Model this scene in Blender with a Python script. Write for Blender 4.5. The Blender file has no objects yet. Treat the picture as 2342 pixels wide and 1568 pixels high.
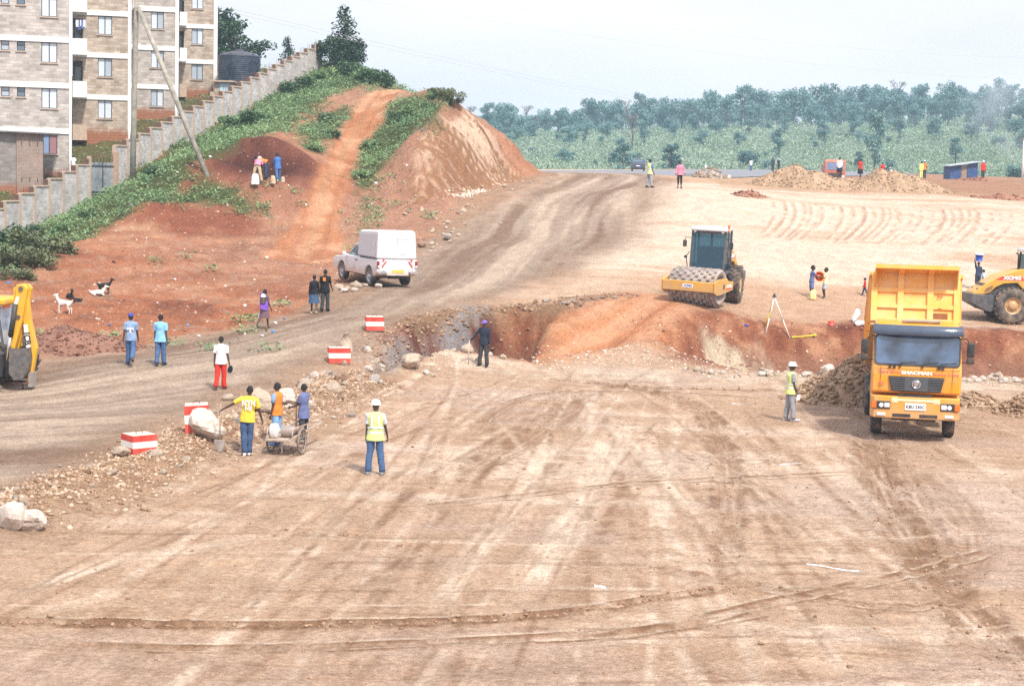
import bpy, bmesh, math, random
import numpy as np
from mathutils import Vector, Matrix, Euler, noise as mnoise
random.seed(7); np.random.seed(7)
R = math.radians
PI = math.pi
scene = bpy.context.scene
COL = scene.collection

# ------------------------------------------------------------------ camera
F0 = 3900.0; CU, CV = 1171.0, 784.0          # reference frame 2342 x 1568
CAMZ = 7.0
PITCH = math.atan(380.0 / F0); ROLL = 0.025
_F = Vector((0, math.cos(PITCH), -math.sin(PITCH)))
_R0 = Vector((1, 0, 0)); _U0 = Vector((0, math.sin(PITCH), math.cos(PITCH)))
_R = _R0 * math.cos(ROLL) + _U0 * math.sin(ROLL)
_U = _U0 * math.cos(ROLL) - _R0 * math.sin(ROLL)
CAM = Vector((0, 0, CAMZ))
cam_d = bpy.data.cameras.new('camera'); cam = bpy.data.objects.new('camera', cam_d); COL.objects.link(cam)
cam_d.sensor_width = 36.0; cam_d.lens = 36.0 * F0 / 2342.0
cam_d.clip_start = 0.5; cam_d.clip_end = 6000
_M = Matrix.Identity(4)
for i in range(3):
    _M[i][0] = _R[i]; _M[i][1] = _U[i]; _M[i][2] = -_F[i]; _M[i][3] = CAM[i]
cam.matrix_world = _M
scene.camera = cam

def ray(u, v):
    d = _F * F0 + _R * (u - CU) + _U * (CV - v)
    return d / d.y                      # unit depth in Y
def at(u, v, Y):
    return CAM + ray(u, v) * Y
def proj(p):
    q = Vector(p) - CAM
    f = q.dot(_F)
    return CU + F0 * q.dot(_R) / f, CV - F0 * q.dot(_U) / f

# ------------------------------------------------------------------ tagging
def tag(o, label=None, cat=None, group=None, kind=None):
    if label: o['label'] = label
    if cat: o['category'] = cat
    if group: o['group'] = group
    if kind: o['kind'] = kind
    return o
def thing(name, label, cat, loc=(0, 0, 0), rz=0.0, group=None, rot=None):
    o = bpy.data.objects.new(name, None); COL.objects.link(o)
    o.empty_display_size = 0.3
    o.location = loc
    o.rotation_euler = rot if rot else (0, 0, rz)
    return tag(o, label, cat, group)
def dup(o, parent=None):
    c = o.copy(); COL.objects.link(c)
    if parent: c.parent = parent
    for ch in list(o.children):
        dup(ch, c)
    return c

# ------------------------------------------------------------------ materials
MATS = {}
def _nt(name):
    m = bpy.data.materials.new(name); m.use_nodes = True
    nt = m.node_tree; b = nt.nodes['Principled BSDF']
    return m, nt, b
def N(nt, t, **kw):
    n = nt.nodes.new(t)
    for k, v in kw.items(): setattr(n, k, v)
    return n
def mat(name, col, rough=0.6, metal=0.0, var=0.18, scale=6.0, bump=0.0, bscale=None, spec=0.4, dirt=None, dirtf=0.35, dscale=1.5, coat=0.0, mud=None):
    """painted/cloth/rock material: base colour with two octaves of procedural wear and optional dirt"""
    if name in MATS: return MATS[name]
    m, nt, b = _nt(name)
    tc = N(nt, 'ShaderNodeTexCoord')
    n1 = N(nt, 'ShaderNodeTexNoise'); n1.inputs['Scale'].default_value = scale; n1.inputs['Detail'].default_value = 6
    nt.links.new(tc.outputs['Object'], n1.inputs['Vector'])
    mr = N(nt, 'ShaderNodeMapRange'); mr.inputs['From Min'].default_value = .3; mr.inputs['From Max'].default_value = .7
    mr.inputs['To Min'].default_value = 1 - var; mr.inputs['To Max'].default_value = 1 + var
    nt.links.new(n1.outputs['Fac'], mr.inputs['Value'])
    mx = N(nt, 'ShaderNodeMix', data_type='RGBA', blend_type='MULTIPLY'); mx.inputs[0].default_value = 1
    mx.inputs[6].default_value = (*col, 1)
    nt.links.new(mr.outputs[0], mx.inputs[7])
    out = mx.outputs[2]
    if dirt:
        n2 = N(nt, 'ShaderNodeTexNoise'); n2.inputs['Scale'].default_value = dscale; n2.inputs['Detail'].default_value = 8; n2.inputs['Roughness'].default_value = .7
        nt.links.new(tc.outputs['Object'], n2.inputs['Vector'])
        m2 = N(nt, 'ShaderNodeMapRange'); m2.inputs['From Min'].default_value = .42; m2.inputs['From Max'].default_value = .72
        m2.inputs['To Min'].default_value = 0; m2.inputs['To Max'].default_value = dirtf * 2
        nt.links.new(n2.outputs['Fac'], m2.inputs['Value'])
        mx2 = N(nt, 'ShaderNodeMix', data_type='RGBA'); nt.links.new(m2.outputs[0], mx2.inputs[0])
        nt.links.new(out, mx2.inputs[6]); mx2.inputs[7].default_value = (*dirt, 1)
        out = mx2.outputs[2]
    if mud:                                  # splashed dirt on the lower panels: (colour, full below, gone above)
        sp = N(nt, 'ShaderNodeSeparateXYZ'); nt.links.new(tc.outputs['Object'], sp.inputs[0])
        n4 = N(nt, 'ShaderNodeTexNoise'); n4.inputs['Scale'].default_value = 3.5; n4.inputs['Detail'].default_value = 7; n4.inputs['Roughness'].default_value = .75; nt.links.new(tc.outputs['Object'], n4.inputs['Vector'])
        ma = N(nt, 'ShaderNodeMath', operation='MULTIPLY_ADD'); nt.links.new(n4.outputs['Fac'], ma.inputs[0]); ma.inputs[1].default_value = 1.2; nt.links.new(sp.outputs[2], ma.inputs[2])
        m4 = N(nt, 'ShaderNodeMapRange'); m4.inputs['From Min'].default_value = mud[2] + .6; m4.inputs['From Max'].default_value = mud[1] + .6; m4.inputs['To Min'].default_value = 0; m4.inputs['To Max'].default_value = .75; nt.links.new(ma.outputs[0], m4.inputs['Value'])
        mx4 = N(nt, 'ShaderNodeMix', data_type='RGBA'); nt.links.new(m4.outputs[0], mx4.inputs[0]); nt.links.new(out, mx4.inputs[6]); mx4.inputs[7].default_value = (*mud[0], 1); out = mx4.outputs[2]
    nt.links.new(out, b.inputs['Base Color'])
    b.inputs['Roughness'].default_value = rough; b.inputs['Metallic'].default_value = metal
    b.inputs['Specular IOR Level'].default_value = spec
    if coat: b.inputs['Coat Weight'].default_value = coat; b.inputs['Coat Roughness'].default_value = .15
    if bump:
        n3 = N(nt, 'ShaderNodeTexNoise'); n3.inputs['Scale'].default_value = bscale or scale * 4; n3.inputs['Detail'].default_value = 5
        nt.links.new(tc.outputs['Object'], n3.inputs['Vector'])
        bp = N(nt, 'ShaderNodeBump'); bp.inputs['Strength'].default_value = 1; bp.inputs['Distance'].default_value = bump
        nt.links.new(n3.outputs['Fac'], bp.inputs['Height']); nt.links.new(bp.outputs[0], b.inputs['Normal'])
    MATS[name] = m
    return m
def leafmat(name, c1, c2, rough=.55, trans=.25, scale=.6):
    if name in MATS: return MATS[name]
    m, nt, b = _nt(name)
    g = N(nt, 'ShaderNodeNewGeometry')
    oi = N(nt, 'ShaderNodeObjectInfo')
    n1 = N(nt, 'ShaderNodeTexNoise'); n1.inputs['Scale'].default_value = scale; n1.inputs['Detail'].default_value = 3
    nt.links.new(g.outputs['Position'], n1.inputs['Vector'])
    ad = N(nt, 'ShaderNodeMath', operation='ADD'); nt.links.new(n1.outputs['Fac'], ad.inputs[0])
    mu = N(nt, 'ShaderNodeMath', operation='MULTIPLY_ADD'); nt.links.new(g.outputs['Random Per Island'], mu.inputs[0]); mu.inputs[1].default_value = .55; mu.inputs[2].default_value = -.42
    m3 = N(nt, 'ShaderNodeMath', operation='MULTIPLY_ADD'); nt.links.new(oi.outputs['Random'], m3.inputs[0]); m3.inputs[1].default_value = .35; nt.links.new(mu.outputs[0], m3.inputs[2])
    nt.links.new(m3.outputs[0], ad.inputs[1]); ad.use_clamp = True
    mx = N(nt, 'ShaderNodeMix', data_type='RGBA'); mx.inputs[6].default_value = (*c1, 1); mx.inputs[7].default_value = (*c2, 1)
    nt.links.new(ad.outputs[0], mx.inputs[0])
    nt.links.new(mx.outputs[2], b.inputs['Base Color']); b.inputs['Roughness'].default_value = rough
    b.inputs['Specular IOR Level'].default_value = .3
    tr = N(nt, 'ShaderNodeBsdfTranslucent'); nt.links.new(mx.outputs[2], tr.inputs['Color'])
    ms = N(nt, 'ShaderNodeMixShader'); ms.inputs[0].default_value = trans
    nt.links.new(b.outputs[0], ms.inputs[1]); nt.links.new(tr.outputs[0], ms.inputs[2])
    nt.links.new(ms.outputs[0], nt.nodes['Material Output'].inputs['Surface'])
    MATS[name] = m
    return m
def glassmat(name, col=(.05, .08, .11), rough=.05):
    if name in MATS: return MATS[name]
    m, nt, b = _nt(name)
    b.inputs['Base Color'].default_value = (*col, 1); b.inputs['Roughness'].default_value = rough
    b.inputs['Specular IOR Level'].default_value = .8; b.inputs['IOR'].default_value = 1.6
    MATS[name] = m
    return m

# ------------------------------------------------------------------ mesh builder
def rotm(rx=0, ry=0, rz=0): return Euler((rx, ry, rz)).to_matrix().to_4x4()
class MB:
    def __init__(s): s.bm = bmesh.new()
    def add(s, verts, faces, mi=0, M=None, smooth=False):
        vs = [s.bm.verts.new(M @ Vector(v) if M else Vector(v)) for v in verts]
        for f in faces:
            try:
                fc = s.bm.faces.new([vs[i] for i in f]); fc.material_index = mi; fc.smooth = smooth
            except ValueError: pass
        return vs
    def box(s, c, sz, rot=None, bev=0.0, mi=0, M=None, taper=None, seg=1):
        b = bmesh.new(); bmesh.ops.create_cube(b, size=1)
        for v in b.verts:
            t = taper if (taper and v.co.z > 0) else (1, 1)
            v.co = Vector((v.co.x * sz[0] * t[0], v.co.y * sz[1] * t[1], v.co.z * sz[2]))
        if bev: bmesh.ops.bevel(b, geom=b.edges[:], offset=min(bev, min(sz) * .45), segments=seg, affect='EDGES', profile=.5)
        T = Matrix.Translation(c)
        if rot: T = T @ rotm(*rot)
        if M: T = M @ T
        s._merge(b, T, mi, bev > 0 and seg > 1)
        return s
    def _merge(s, b, T, mi, smooth=False):
        b.verts.index_update()
        vs = [s.bm.verts.new(T @ v.co) for v in b.verts]
        for f in b.faces:
            fc = s.bm.faces.new([vs[v.index] for v in f.verts]); fc.material_index = mi; fc.smooth = smooth
        b.free()
    def prism(s, pts, a0, a1, axis='x', mi=0, M=None, bev=0.0):
        """closed 2D outline pts extruded between a0 and a1 along axis. x: pts are (y,z); y: (x,z); z: (x,y)"""
        def P(p, a):
            if axis == 'x': return Vector((a, p[0], p[1]))
            if axis == 'y': return Vector((p[0], a, p[1]))
            return Vector((p[0], p[1], a))
        b = bmesh.new()
        va = [b.verts.new(P(p, a0)) for p in pts]; vb = [b.verts.new(P(p, a1)) for p in pts]
        n = len(pts)
        b.faces.new(va[::-1]); b.faces.new(vb)
        for i in range(n): b.faces.new((va[i], va[(i + 1) % n], vb[(i + 1) % n], vb[i]))
        bmesh.ops.recalc_face_normals(b, faces=b.faces[:])
        if bev: bmesh.ops.bevel(b, geom=b.edges[:], offset=bev, segments=1, affect='EDGES')
        s._merge(b, M or Matrix.Identity(4), mi)
        return s
    def lathe(s, prof, axis='z', n=24, c=(0, 0, 0), mi=0, M=None, smooth=True, sy=1.0):
        """prof: list of (r, a) along axis"""
        T = Matrix.Translation(c)
        if axis == 'x': T = T @ rotm(0, PI / 2, 0)
        elif axis == 'y': T = T @ rotm(-PI / 2, 0, 0)
        if M: T = M @ T
        rings = []
        for r, a in prof:
            if r < 1e-6: rings.append([s.bm.verts.new(T @ Vector((0, 0, a)))])
            else: rings.append([s.bm.verts.new(T @ Vector((r * math.cos(2 * PI * k / n), sy * r * math.sin(2 * PI * k / n), a))) for k in range(n)])
        for A, B in zip(rings, rings[1:]):
            for k in range(n):
                k2 = (k + 1) % n
                if len(A) == 1 and len(B) == 1: continue
                if len(A) == 1: q = (A[0], B[k], B[k2])
                elif len(B) == 1: q = (A[k], A[k2], B[0])
                else: q = (A[k], A[k2], B[k2], B[k])
                try:
                    f = s.bm.faces.new(q); f.material_index = mi; f.smooth = smooth
                except ValueError: pass
        return s
    def cyl(s, c, r, h, axis='z', n=20, mi=0, M=None, r2=None, smooth=True):
        r2 = r if r2 is None else r2
        s.lathe([(0, -h / 2), (r, -h / 2)], axis, n, c, mi, M, False)
        s.lathe([(r, -h / 2), (r2, h / 2)], axis, n, c, mi, M, smooth)
        s.lathe([(r2, h / 2), (0, h / 2)], axis, n, c, mi, M, False)
        return s
    def tube(s, pts, r, n=8, mi=0, M=None, cap=True, smooth=True):
        pts = [Vector(p) for p in pts]; rr = r if isinstance(r, (list, tuple)) else [r] * len(pts)
        rings = []; d0 = (pts[1] - pts[0]).normalized(); ref = Vector((0, 0, 1)) if abs(d0.z) < .9 else Vector((1, 0, 0)); a = d0.cross(ref).normalized()
        for i, p in enumerate(pts):
            d = (pts[min(i + 1, len(pts) - 1)] - pts[max(i - 1, 0)]).normalized()
            q = a - d * a.dot(d)
            if q.length > 1e-4: a = q.normalized()
            b = d.cross(a)
            ring = []
            for k in range(n):
                q = p + (a * math.cos(2 * PI * k / n) + b * math.sin(2 * PI * k / n)) * rr[i]
                ring.append(s.bm.verts.new(M @ q if M else q))
            rings.append(ring)
        for A, B in zip(rings, rings[1:]):
            for k in range(n):
                f = s.bm.faces.new((A[k], A[(k + 1) % n], B[(k + 1) % n], B[k])); f.material_index = mi; f.smooth = smooth
        if cap:
            for ring in (rings[0][::-1], rings[-1]):
                f = s.bm.faces.new(ring); f.material_index = mi
        return s
    def bar(s, p, q, w, h, mi=0, M=None):
        p, q = Vector(p), Vector(q); d = q - p; L = d.length
        rot = d.to_track_quat('Y', 'Z').to_matrix().to_4x4()
        T = Matrix.Translation((p + q) / 2) @ rot
        if M: T = M @ T
        return s.box((0, 0, 0), (w, L, h), M=T, mi=mi)
    def grid(s, fn, nu, nv, mi=0, smooth=True, M=None):
        vs = [[s.bm.verts.new((M @ Vector(fn(i / nu, j / nv))) if M else Vector(fn(i / nu, j / nv))) for j in range(nv + 1)] for i in range(nu + 1)]
        for i in range(nu):
            for j in range(nv):
                f = s.bm.faces.new((vs[i][j], vs[i + 1][j], vs[i + 1][j + 1], vs[i][j + 1])); f.material_index = mi; f.smooth = smooth
        return s
    def mesh(s, name, mats):
        me = bpy.data.meshes.new(name); s.bm.normal_update()
        s.bm.to_mesh(me); s.bm.free()
        for m in (mats if isinstance(mats, (list, tuple)) else [mats]): me.materials.append(m)
        return me
    def obj(s, name, mats, parent=None, loc=None, rot=None, label=None):
        o = bpy.data.objects.new(name, s.mesh(name, mats)); COL.objects.link(o)
        if parent: o.parent = parent
        if loc is not None: o.location = loc
        if rot is not None: o.rotation_euler = rot
        if label: o['label'] = label
        return o
def obj_from(name, me, parent=None, loc=None, rot=None, scale=None):
    o = bpy.data.objects.new(name, me); COL.objects.link(o)
    if parent: o.parent = parent
    if loc is not None: o.location = loc
    if rot is not None: o.rotation_euler = rot
    if scale is not None: o.scale = scale if isinstance(scale, (tuple, list)) else (scale,) * 3
    return o
def np_mesh(name, V, Fq, mats, smooth=False):
    """V (n,3) array, Fq (m,k) array of equal-size faces"""
    me = bpy.data.meshes.new(name)
    V = np.ascontiguousarray(V, dtype=np.float32); Fq = np.ascontiguousarray(Fq, dtype=np.int32)
    k = Fq.shape[1]
    me.vertices.add(len(V)); me.vertices.foreach_set('co', V.ravel())
    me.loops.add(Fq.size); me.loops.foreach_set('vertex_index', Fq.ravel())
    me.polygons.add(len(Fq)); me.polygons.foreach_set('loop_start', np.arange(0, Fq.size, k, dtype=np.int32))
    if smooth: me.polygons.foreach_set('use_smooth', np.ones(len(Fq), dtype=bool))
    me.update(calc_edges=True)
    for m in (mats if isinstance(mats, (list, tuple)) else [mats]): me.materials.append(m)
    return me

def text_mesh(mb, s, size, M, mi=0, depth=.004, bold=0.0, align='CENTER'):
    cu = bpy.data.curves.new('lettering', 'FONT'); cu.body = s; cu.size = size; cu.extrude = depth; cu.offset = bold
    cu.align_x = align; cu.align_y = 'CENTER'; cu.resolution_u = 2
    o = bpy.data.objects.new('lettering', cu); COL.objects.link(o)
    dg = bpy.context.evaluated_depsgraph_get(); dg.update()
    me = bpy.data.meshes.new_from_object(o.evaluated_get(dg))
    b = bmesh.new(); b.from_mesh(me); mb._merge(b, M, mi)
    bpy.data.objects.remove(o); bpy.data.curves.remove(cu); bpy.data.meshes.remove(me)

# ------------------------------------------------------------------ numpy noise
def _hash(ix, iy, seed):
    h = (ix.astype(np.int64) * 374761393 + iy.astype(np.int64) * 668265263 + seed * 144665) & 0x7fffffff
    h = ((h ^ (h >> 13)) * 1274126177) & 0x7fffffff
    h = (h ^ (h >> 16)) & 0xffff
    return h / 65535.0
def vnoise(x, y, seed=0):
    ix = np.floor(x); iy = np.floor(y); fx = x - ix; fy = y - iy
    fx = fx * fx * fx * (fx * (fx * 6 - 15) + 10); fy = fy * fy * fy * (fy * (fy * 6 - 15) + 10)
    a = _hash(ix, iy, seed); b = _hash(ix + 1, iy, seed); c = _hash(ix, iy + 1, seed); d = _hash(ix + 1, iy + 1, seed)
    return (a * (1 - fx) + b * fx) * (1 - fy) + (c * (1 - fx) + d * fx) * fy
def fbm(x, y, sc, oct=4, seed=0, gain=.5):
    s = 0; a = 1; t = 0
    x = x / sc; y = y / sc
    for o in range(oct):
        s = s + a * (vnoise(x + 17.3 * o, y - 9.1 * o, seed + o) - .5); t += a; a *= gain
        x, y = x * 2.03 * .8 - y * 2.03 * .6, x * 2.03 * .6 + y * 2.03 * .8
    return s / t * 2       # about -1..1
def sstep(a, b, x):
    t = np.clip((x - a) / (b - a), 0, 1); return t * t * (3 - 2 * t)
def inpoly(px, py, poly):
    r = np.zeros(px.shape, bool); n = len(poly)
    for i in range(n):
        x0, y0 = poly[i]; x1, y1 = poly[(i + 1) % n]
        if y0 == y1: continue
        c = ((y0 > py) != (y1 > py)) & (px < (x1 - x0) * (py - y0) / (y1 - y0) + x0)
        r ^= c
    return r
def dline(px, py, line, closed=False):
    """distance to polyline and the parameter (arc length) of the nearest point"""
    best = np.full(px.shape, 1e9); par = np.zeros(px.shape); acc = 0
    L = list(line) + ([line[0]] if closed else [])
    for (x0, y0), (x1, y1) in zip(L, L[1:]):
        dx, dy = x1 - x0, y1 - y0; l2 = dx * dx + dy * dy + 1e-9
        t = np.clip(((px - x0) * dx + (py - y0) * dy) / l2, 0, 1)
        d = np.hypot(px - x0 - t * dx, py - y0 - t * dy)
        m = d < best; best = np.where(m, d, best); par = np.where(m, acc + t * math.sqrt(l2), par); acc += math.sqrt(l2)
    return best, par
def sdpoly(px, py, poly):
    d, _ = dline(px, py, poly, True)
    return np.where(inpoly(px, py, poly), d, -d)        # >0 inside
# ------------------------------------------------------------------ terrain surfaces
class RBF:
    def __init__(s, P, c=2.0, k=.02):
        P = np.array([tuple(p) for p in P], float); s.xy = P[:, :2]; n = len(P); s.c2 = c * c
        D = np.sqrt(((s.xy[:, None] - s.xy[None]) ** 2).sum(-1) + s.c2)
        A = np.zeros((n + 3, n + 3)); A[:n, :n] = -D + np.eye(n) * k; A[:n, n] = 1; A[:n, n + 1:] = s.xy / 50
        A[n:, :n] = A[:n, n:].T
        w = np.linalg.solve(A, np.r_[P[:, 2], 0, 0, 0]); s.w = w
    def __call__(s, x, y):
        sh = x.shape; x = x.ravel(); y = y.ravel(); o = np.empty(x.shape)
        for i in range(0, len(x), 20000):
            a, b = x[i:i + 20000], y[i:i + 20000]
            D = np.sqrt((a[:, None] - s.xy[:, 0]) ** 2 + (b[:, None] - s.xy[:, 1]) ** 2 + s.c2)
            o[i:i + 20000] = -D @ s.w[:-3] + s.w[-3] + a / 50 * s.w[-2] + b / 50 * s.w[-1]
        return o.reshape(sh)
def uvY(L): return [at(*p) for p in L]
def WZ(Y): return 2.4 + .277 * (Y - 102.4)          # foot of the boundary wall along its line
def WX(Y): return -30.6 + .269 * (Y - 102)

# formation level: platform, haul road, plateau, far road
P_R = [(x, y, 0) for y in (4, 16, 28, 40, 50) for x in (-14, 0, 14, 30)] + [(x, 56, 0) for x in (-4, 6, 16, 26, 34)]
P_R += [(x, 62, 0) for x in (1, 8, 16)] + [(24, 62.5, 0), (33, 63, 0), (45, 62, 0), (45, 40, 0), (60, 20, 0), (60, 60, .2)]
P_R += [(-24, 30, .1), (-22, 18, .1), (-40, 20, .1), (-40, 40, .3)]
P_R += uvY([(100, 970, 44.7), (503, 891, 53), (300, 835, 57), (-100, 860, 56), (100, 828, 58.5), (700, 780, 62), (857, 750, 65), (900, 690, 71),
            (1100, 600, 84), (1200, 560, 90), (1300, 480, 104), (1350, 440, 111), (1482, 430, 107), (1450, 400, 124), (560, 745, 66), (700, 712, 70),
            (420, 780, 63), (300, 803, 61), (1100, 715, 70), (1010, 540, 93), (1040, 495, 99), (1080, 450, 106), (1180, 418, 115), (1232, 398, 122),
            (1610, 700, 72), (1870, 682, 80), (2300, 735, 76), (2000, 600, 88), (1900, 530, 96), (2200, 530, 97), (1900, 460, 110), (2200, 460, 112),
            (1650, 500, 100), (1600, 570, 89), (1450, 640, 79), (1300, 670, 75), (1280, 700, 71), (1920, 408, 139), (2050, 420, 130), (1650, 410, 128),
            (950, 488, 101.5), (1000, 470, 104), (1750, 733, 72), (2000, 738, 72.5), (2480, 755, 74), (1330, 415, 118),
            (1700, 408, 140), (1700, 388, 250), (1768, 392, 207), (1460, 395, 233), (1300, 393, 220), (1500, 403, 150), (2210, 411, 180), (2342, 415, 150), (2300, 450, 120), (2600, 700, 80), (2600, 540, 98), (2600, 430, 130)])
P_R += [(0, 262, 8.1), (45, 262, 9.1), (90, 262, 8.6), (-40, 262, 7), (70, 80, 2), (80, 120, 6.4), (90, 160, 7.6), (100, 210, 8.2)]
# natural hill
P_H = uvY([(-100, 860, 56), (100, 828, 58.5), (300, 803, 61), (420, 780, 63), (560, 745, 66), (700, 712, 70), (845, 648, 78), (775, 640, 81.5),
           (700, 560, 91), (650, 640, 80), (500, 640, 80), (300, 640, 78), (150, 640, 76), (500, 560, 90), (300, 560, 87), (150, 590, 80), (20, 640, 75), (150, 705, 70),
           (340, 462, 97), (400, 530, 92.5), (500, 470, 98), (560, 500, 97), (600, 530, 95), (430, 430, 101), (520, 420, 102), (640, 460, 99), (600, 418, 100),
           (620, 320, 107), (560, 350, 105), (680, 345, 106), (620, 400, 101.6), (500, 360, 104), (470, 395, 102), (400, 410, 102), (300, 410, 106), (200, 470, 102),
           (100, 520, 97), (30, 560, 94), (680, 500, 98), (790, 320, 118), (880, 205, 135), (760, 400, 108), (820, 270, 126), (900, 350, 113), (945, 330, 107), (880, 430, 105),
           (930, 450, 104), (940, 400, 105), (850, 500, 98), (900, 530, 95), (980, 560, 92), (700, 260, 125), (650, 300, 114), (560, 290, 122), (480, 330, 116),
           (800, 180, 146), (720, 190, 146), (1000, 212, 125), (940, 212, 130), (1045, 222, 113), (1100, 290, 118), (1160, 350, 121.5), (1230, 396, 124),
           (790, 150, 155), (860, 185, 146), (740, 152, 152), (1010, 258, 110.5), (980, 298, 108.5), (1020, 240, 116), (950, 560, 90), (1010, 540, 93), (640, 250, 131)])
P_H += [(WX(y), y, WZ(y) - .5 * sstep(122, 116, np.array([y]))[0]) for y in (102, 108, 114, 120, 126, 133, 140, 150)]
P_H += [(WX(y) - 1.6, y, WZ(y) + .35 - .3 * sstep(122, 116, np.array([y]))[0]) for y in (102, 108, 114, 120, 126, 133, 140, 148)]
P_H += [(-34, 112, 6.3), (-30, 116, 6.7), (-31, 126, 8.9), (-27.5, 136, 10.9), (-26, 149, 13.1), (-22, 149, 14.2), (-50, 112, 6.4), (-60, 140, 10), (-40, 160, 15), (-20, 175, 17), (-60, 180, 15), (-50, 90, 2.2), (-60, 70, 1), (-40, 72, 1.4)]
P_H += [(-8, 165, 11), (0, 150, 9), (-8, 190, 9), (6, 140, 6.5), (-20, 215, 13), (-60, 225, 12), (8, 170, 6.5), (20, 200, 6)]
surfR = RBF(P_R, 2.0); surfH = RBF(P_H, 1.2)

def uvw(L):            # (u, v, Y) -> plan points
    return [(at(*p).x, at(*p).y) for p in L]
FOOT = uvw([(-700, 900, 52), (-100, 860, 56), (100, 828, 58.5), (300, 803, 61), (420, 780, 63), (560, 745, 66), (700, 712, 70), (850, 640, 79), (960, 572, 90),
            (1010, 540, 93), (1040, 495, 99), (1080, 450, 106), (1180, 418, 115), (1232, 398, 122)]) + [(2.2, 127), (0, 140), (-2, 170), (-2, 260)]
HILLPOLY = FOOT + [(-400, 260), (-400, 40)]
CUTLINE = uvw([(905, 545, 98.5), (940, 500, 101), (1000, 472, 104), (1080, 450, 107), (1180, 418, 115), (1232, 398, 122)]) + [(2.2, 127), (0, 140), (-2, 170)]
CUTREG = CUTLINE + [(-60, 170), (-60, 102)] + uvw([(860, 470, 104)])

# plan outlines of the two excavations
PIT_L = uvw([(842, 884, 56.6), (868, 826, 60.3), (905, 775, 63.8), (1000, 742, 67), (1100, 724, 69), (1195, 718, 70), (1262, 726, 69.4), (1235, 790, 66), (1215, 836, 63.3), (1050, 832, 63.4), (930, 850, 61)])
PIT_R = uvw([(1485, 815, 66.4), (1520, 782, 68), (1565, 752, 70), (1750, 742, 71.4), (1960, 745, 71.8), (2342, 757, 72.6), (2560, 760, 72.6), (2560, 880, 62), (2342, 866, 63.2), (2100, 861, 62.6), (1900, 864, 62), (1700, 850, 63), (1580, 836, 64.5)])

RAMP_W = uvw([(1240, 832, 63.5), (1280, 770, 67), (1340, 725, 70), (1430, 700, 72), (1540, 715, 72), (1490, 790, 67), (1465, 818, 65.5)])
HOLLOW_W = uvw([(560, 400, 101.8), (565, 365, 104.2), (610, 345, 105.6), (665, 350, 105.6), (690, 385, 104), (690, 420, 101), (620, 432, 100.4)])
TRACKS = [  # (uv line, width m, tint 0 dark/1 light, strength, crumbs)
    ([(-80, 1422), (500, 1430), (1000, 1422), (1250, 1405), (1500, 1368), (1720, 1335)], .26, 0, 1.2, 3),
    ([(-80, 1470), (500, 1484), (1100, 1466), (1500, 1440), (1820, 1392)], .28, 0, .7, 0),
    ([(1330, 890), (1312, 925), (1235, 990), (1100, 1060), (1000, 1092)], .75, 0, .7, 1),
    ([(1000, 1092), (900, 1150), (760, 1260), (640, 1345)], .6, 0, .3, 0),
    ([(1200, 900), (1120, 960), (1060, 1000)], .6, 0, .45, 0),
    ([(980, 1425), (1060, 1300), (1180, 1150), (1285, 1000)], .5, 1, .8, 0),
    ([(1190, 1380), (1295, 1220), (1400, 1020), (1425, 950)], .7, 1, .9, 0),
    ([(1650, 1310), (1668, 1120), (1645, 1010), (1605, 940), (1460, 885), (1280, 858)], .55, 0, .8, 1),
    ([(1985, 990), (2020, 1120), (2085, 1240), (2160, 1345), (2255, 1450), (2370, 1560)], .75, 0, .9, 1),
    ([(2020, 1000), (2090, 1130), (2140, 1240), (2180, 1330)], .5, 0, .6, 1),
    ([(2090, 1060), (2190, 1160), (2225, 1250), (2170, 1350), (2100, 1410)], .7, 0, .55, 0),
    ([(1280, 862), (1500, 882), (1700, 888), (1860, 894)], .35, 0, .9, 1),
    ([(1080, 980), (1180, 912), (1300, 890), (1500, 895), (1780, 912)], .3, 0, .7, 0),
    ([(900, 1165), (1150, 1135), (1400, 1106), (1700, 1092), (2000, 1078)], .5, 0, .4, 0),
    ([(-40, 1385), (250, 1290), (450, 1252), (720, 1208)], .5, 1, .8, 0),
    ([(-40, 1450), (180, 1380), (400, 1340)], .5, 1, .5, 0),
    ([(1280, 1290), (1500, 1300), (1700, 1335), (2000, 1385), (2342, 1380)], .4, 0, .45, 1),
    ([(1250, 1470), (1500, 1440), (1800, 1370), (2080, 1310), (2342, 1240)], .35, 0, .45, 0),
    ([(640, 1215), (720, 1220), (860, 1225)], .5, 0, .7, 1), ([(480, 1295), (560, 1288)], .4, 0, .7, 1),
    ([(1950, 1290), (1990, 1000)], .4, 0, .3, 0), ([(1800, 1230), (1760, 1030), (1740, 960)], .45, 0, .35, 0),
    ([(2342, 1120), (2180, 1010)], .5, 1, .5, 0), ([(2160, 1560), (2120, 1400), (2060, 1330)], .5, 1, .4, 0),
    ([(-40, 1520), (600, 1535), (1300, 1520), (1900, 1470)], .9, 0, .35, 0), ([(500, 1190), (330, 1235)], .4, 0, .3, 0)]
_rt = random.Random(77)
TRACKS = [(L, w * .62, t, s_, c) for L, w, t, s_, c in TRACKS]
def flat(L): # uv line on the platform (z=0)
    out = []
    for u, v in L:
        r = ray(u, v); t = -CAMZ / r.z; out.append((r.x * t, t))
    # densify (smooth)
    P = [np.array(p) for p in out]; Q = []
    for i in range(len(P) - 1):
        p0, p1, p2, p3 = P[max(i - 1, 0)], P[i], P[i + 1], P[min(i + 2, len(P) - 1)]
        for k in range(5):
            t = k / 5; Q.append(tuple(.5 * ((2 * p1) + (p2 - p0) * t + (2 * p0 - 5 * p1 + 4 * p2 - p3) * t * t + (3 * p1 - p0 - 3 * p2 + p3) * t ** 3)))
    Q.append(tuple(P[-1])); return Q
TRK = [(flat(L), w, t, s, c) for L, w, t, s, c in TRACKS]
FINE = []
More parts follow.
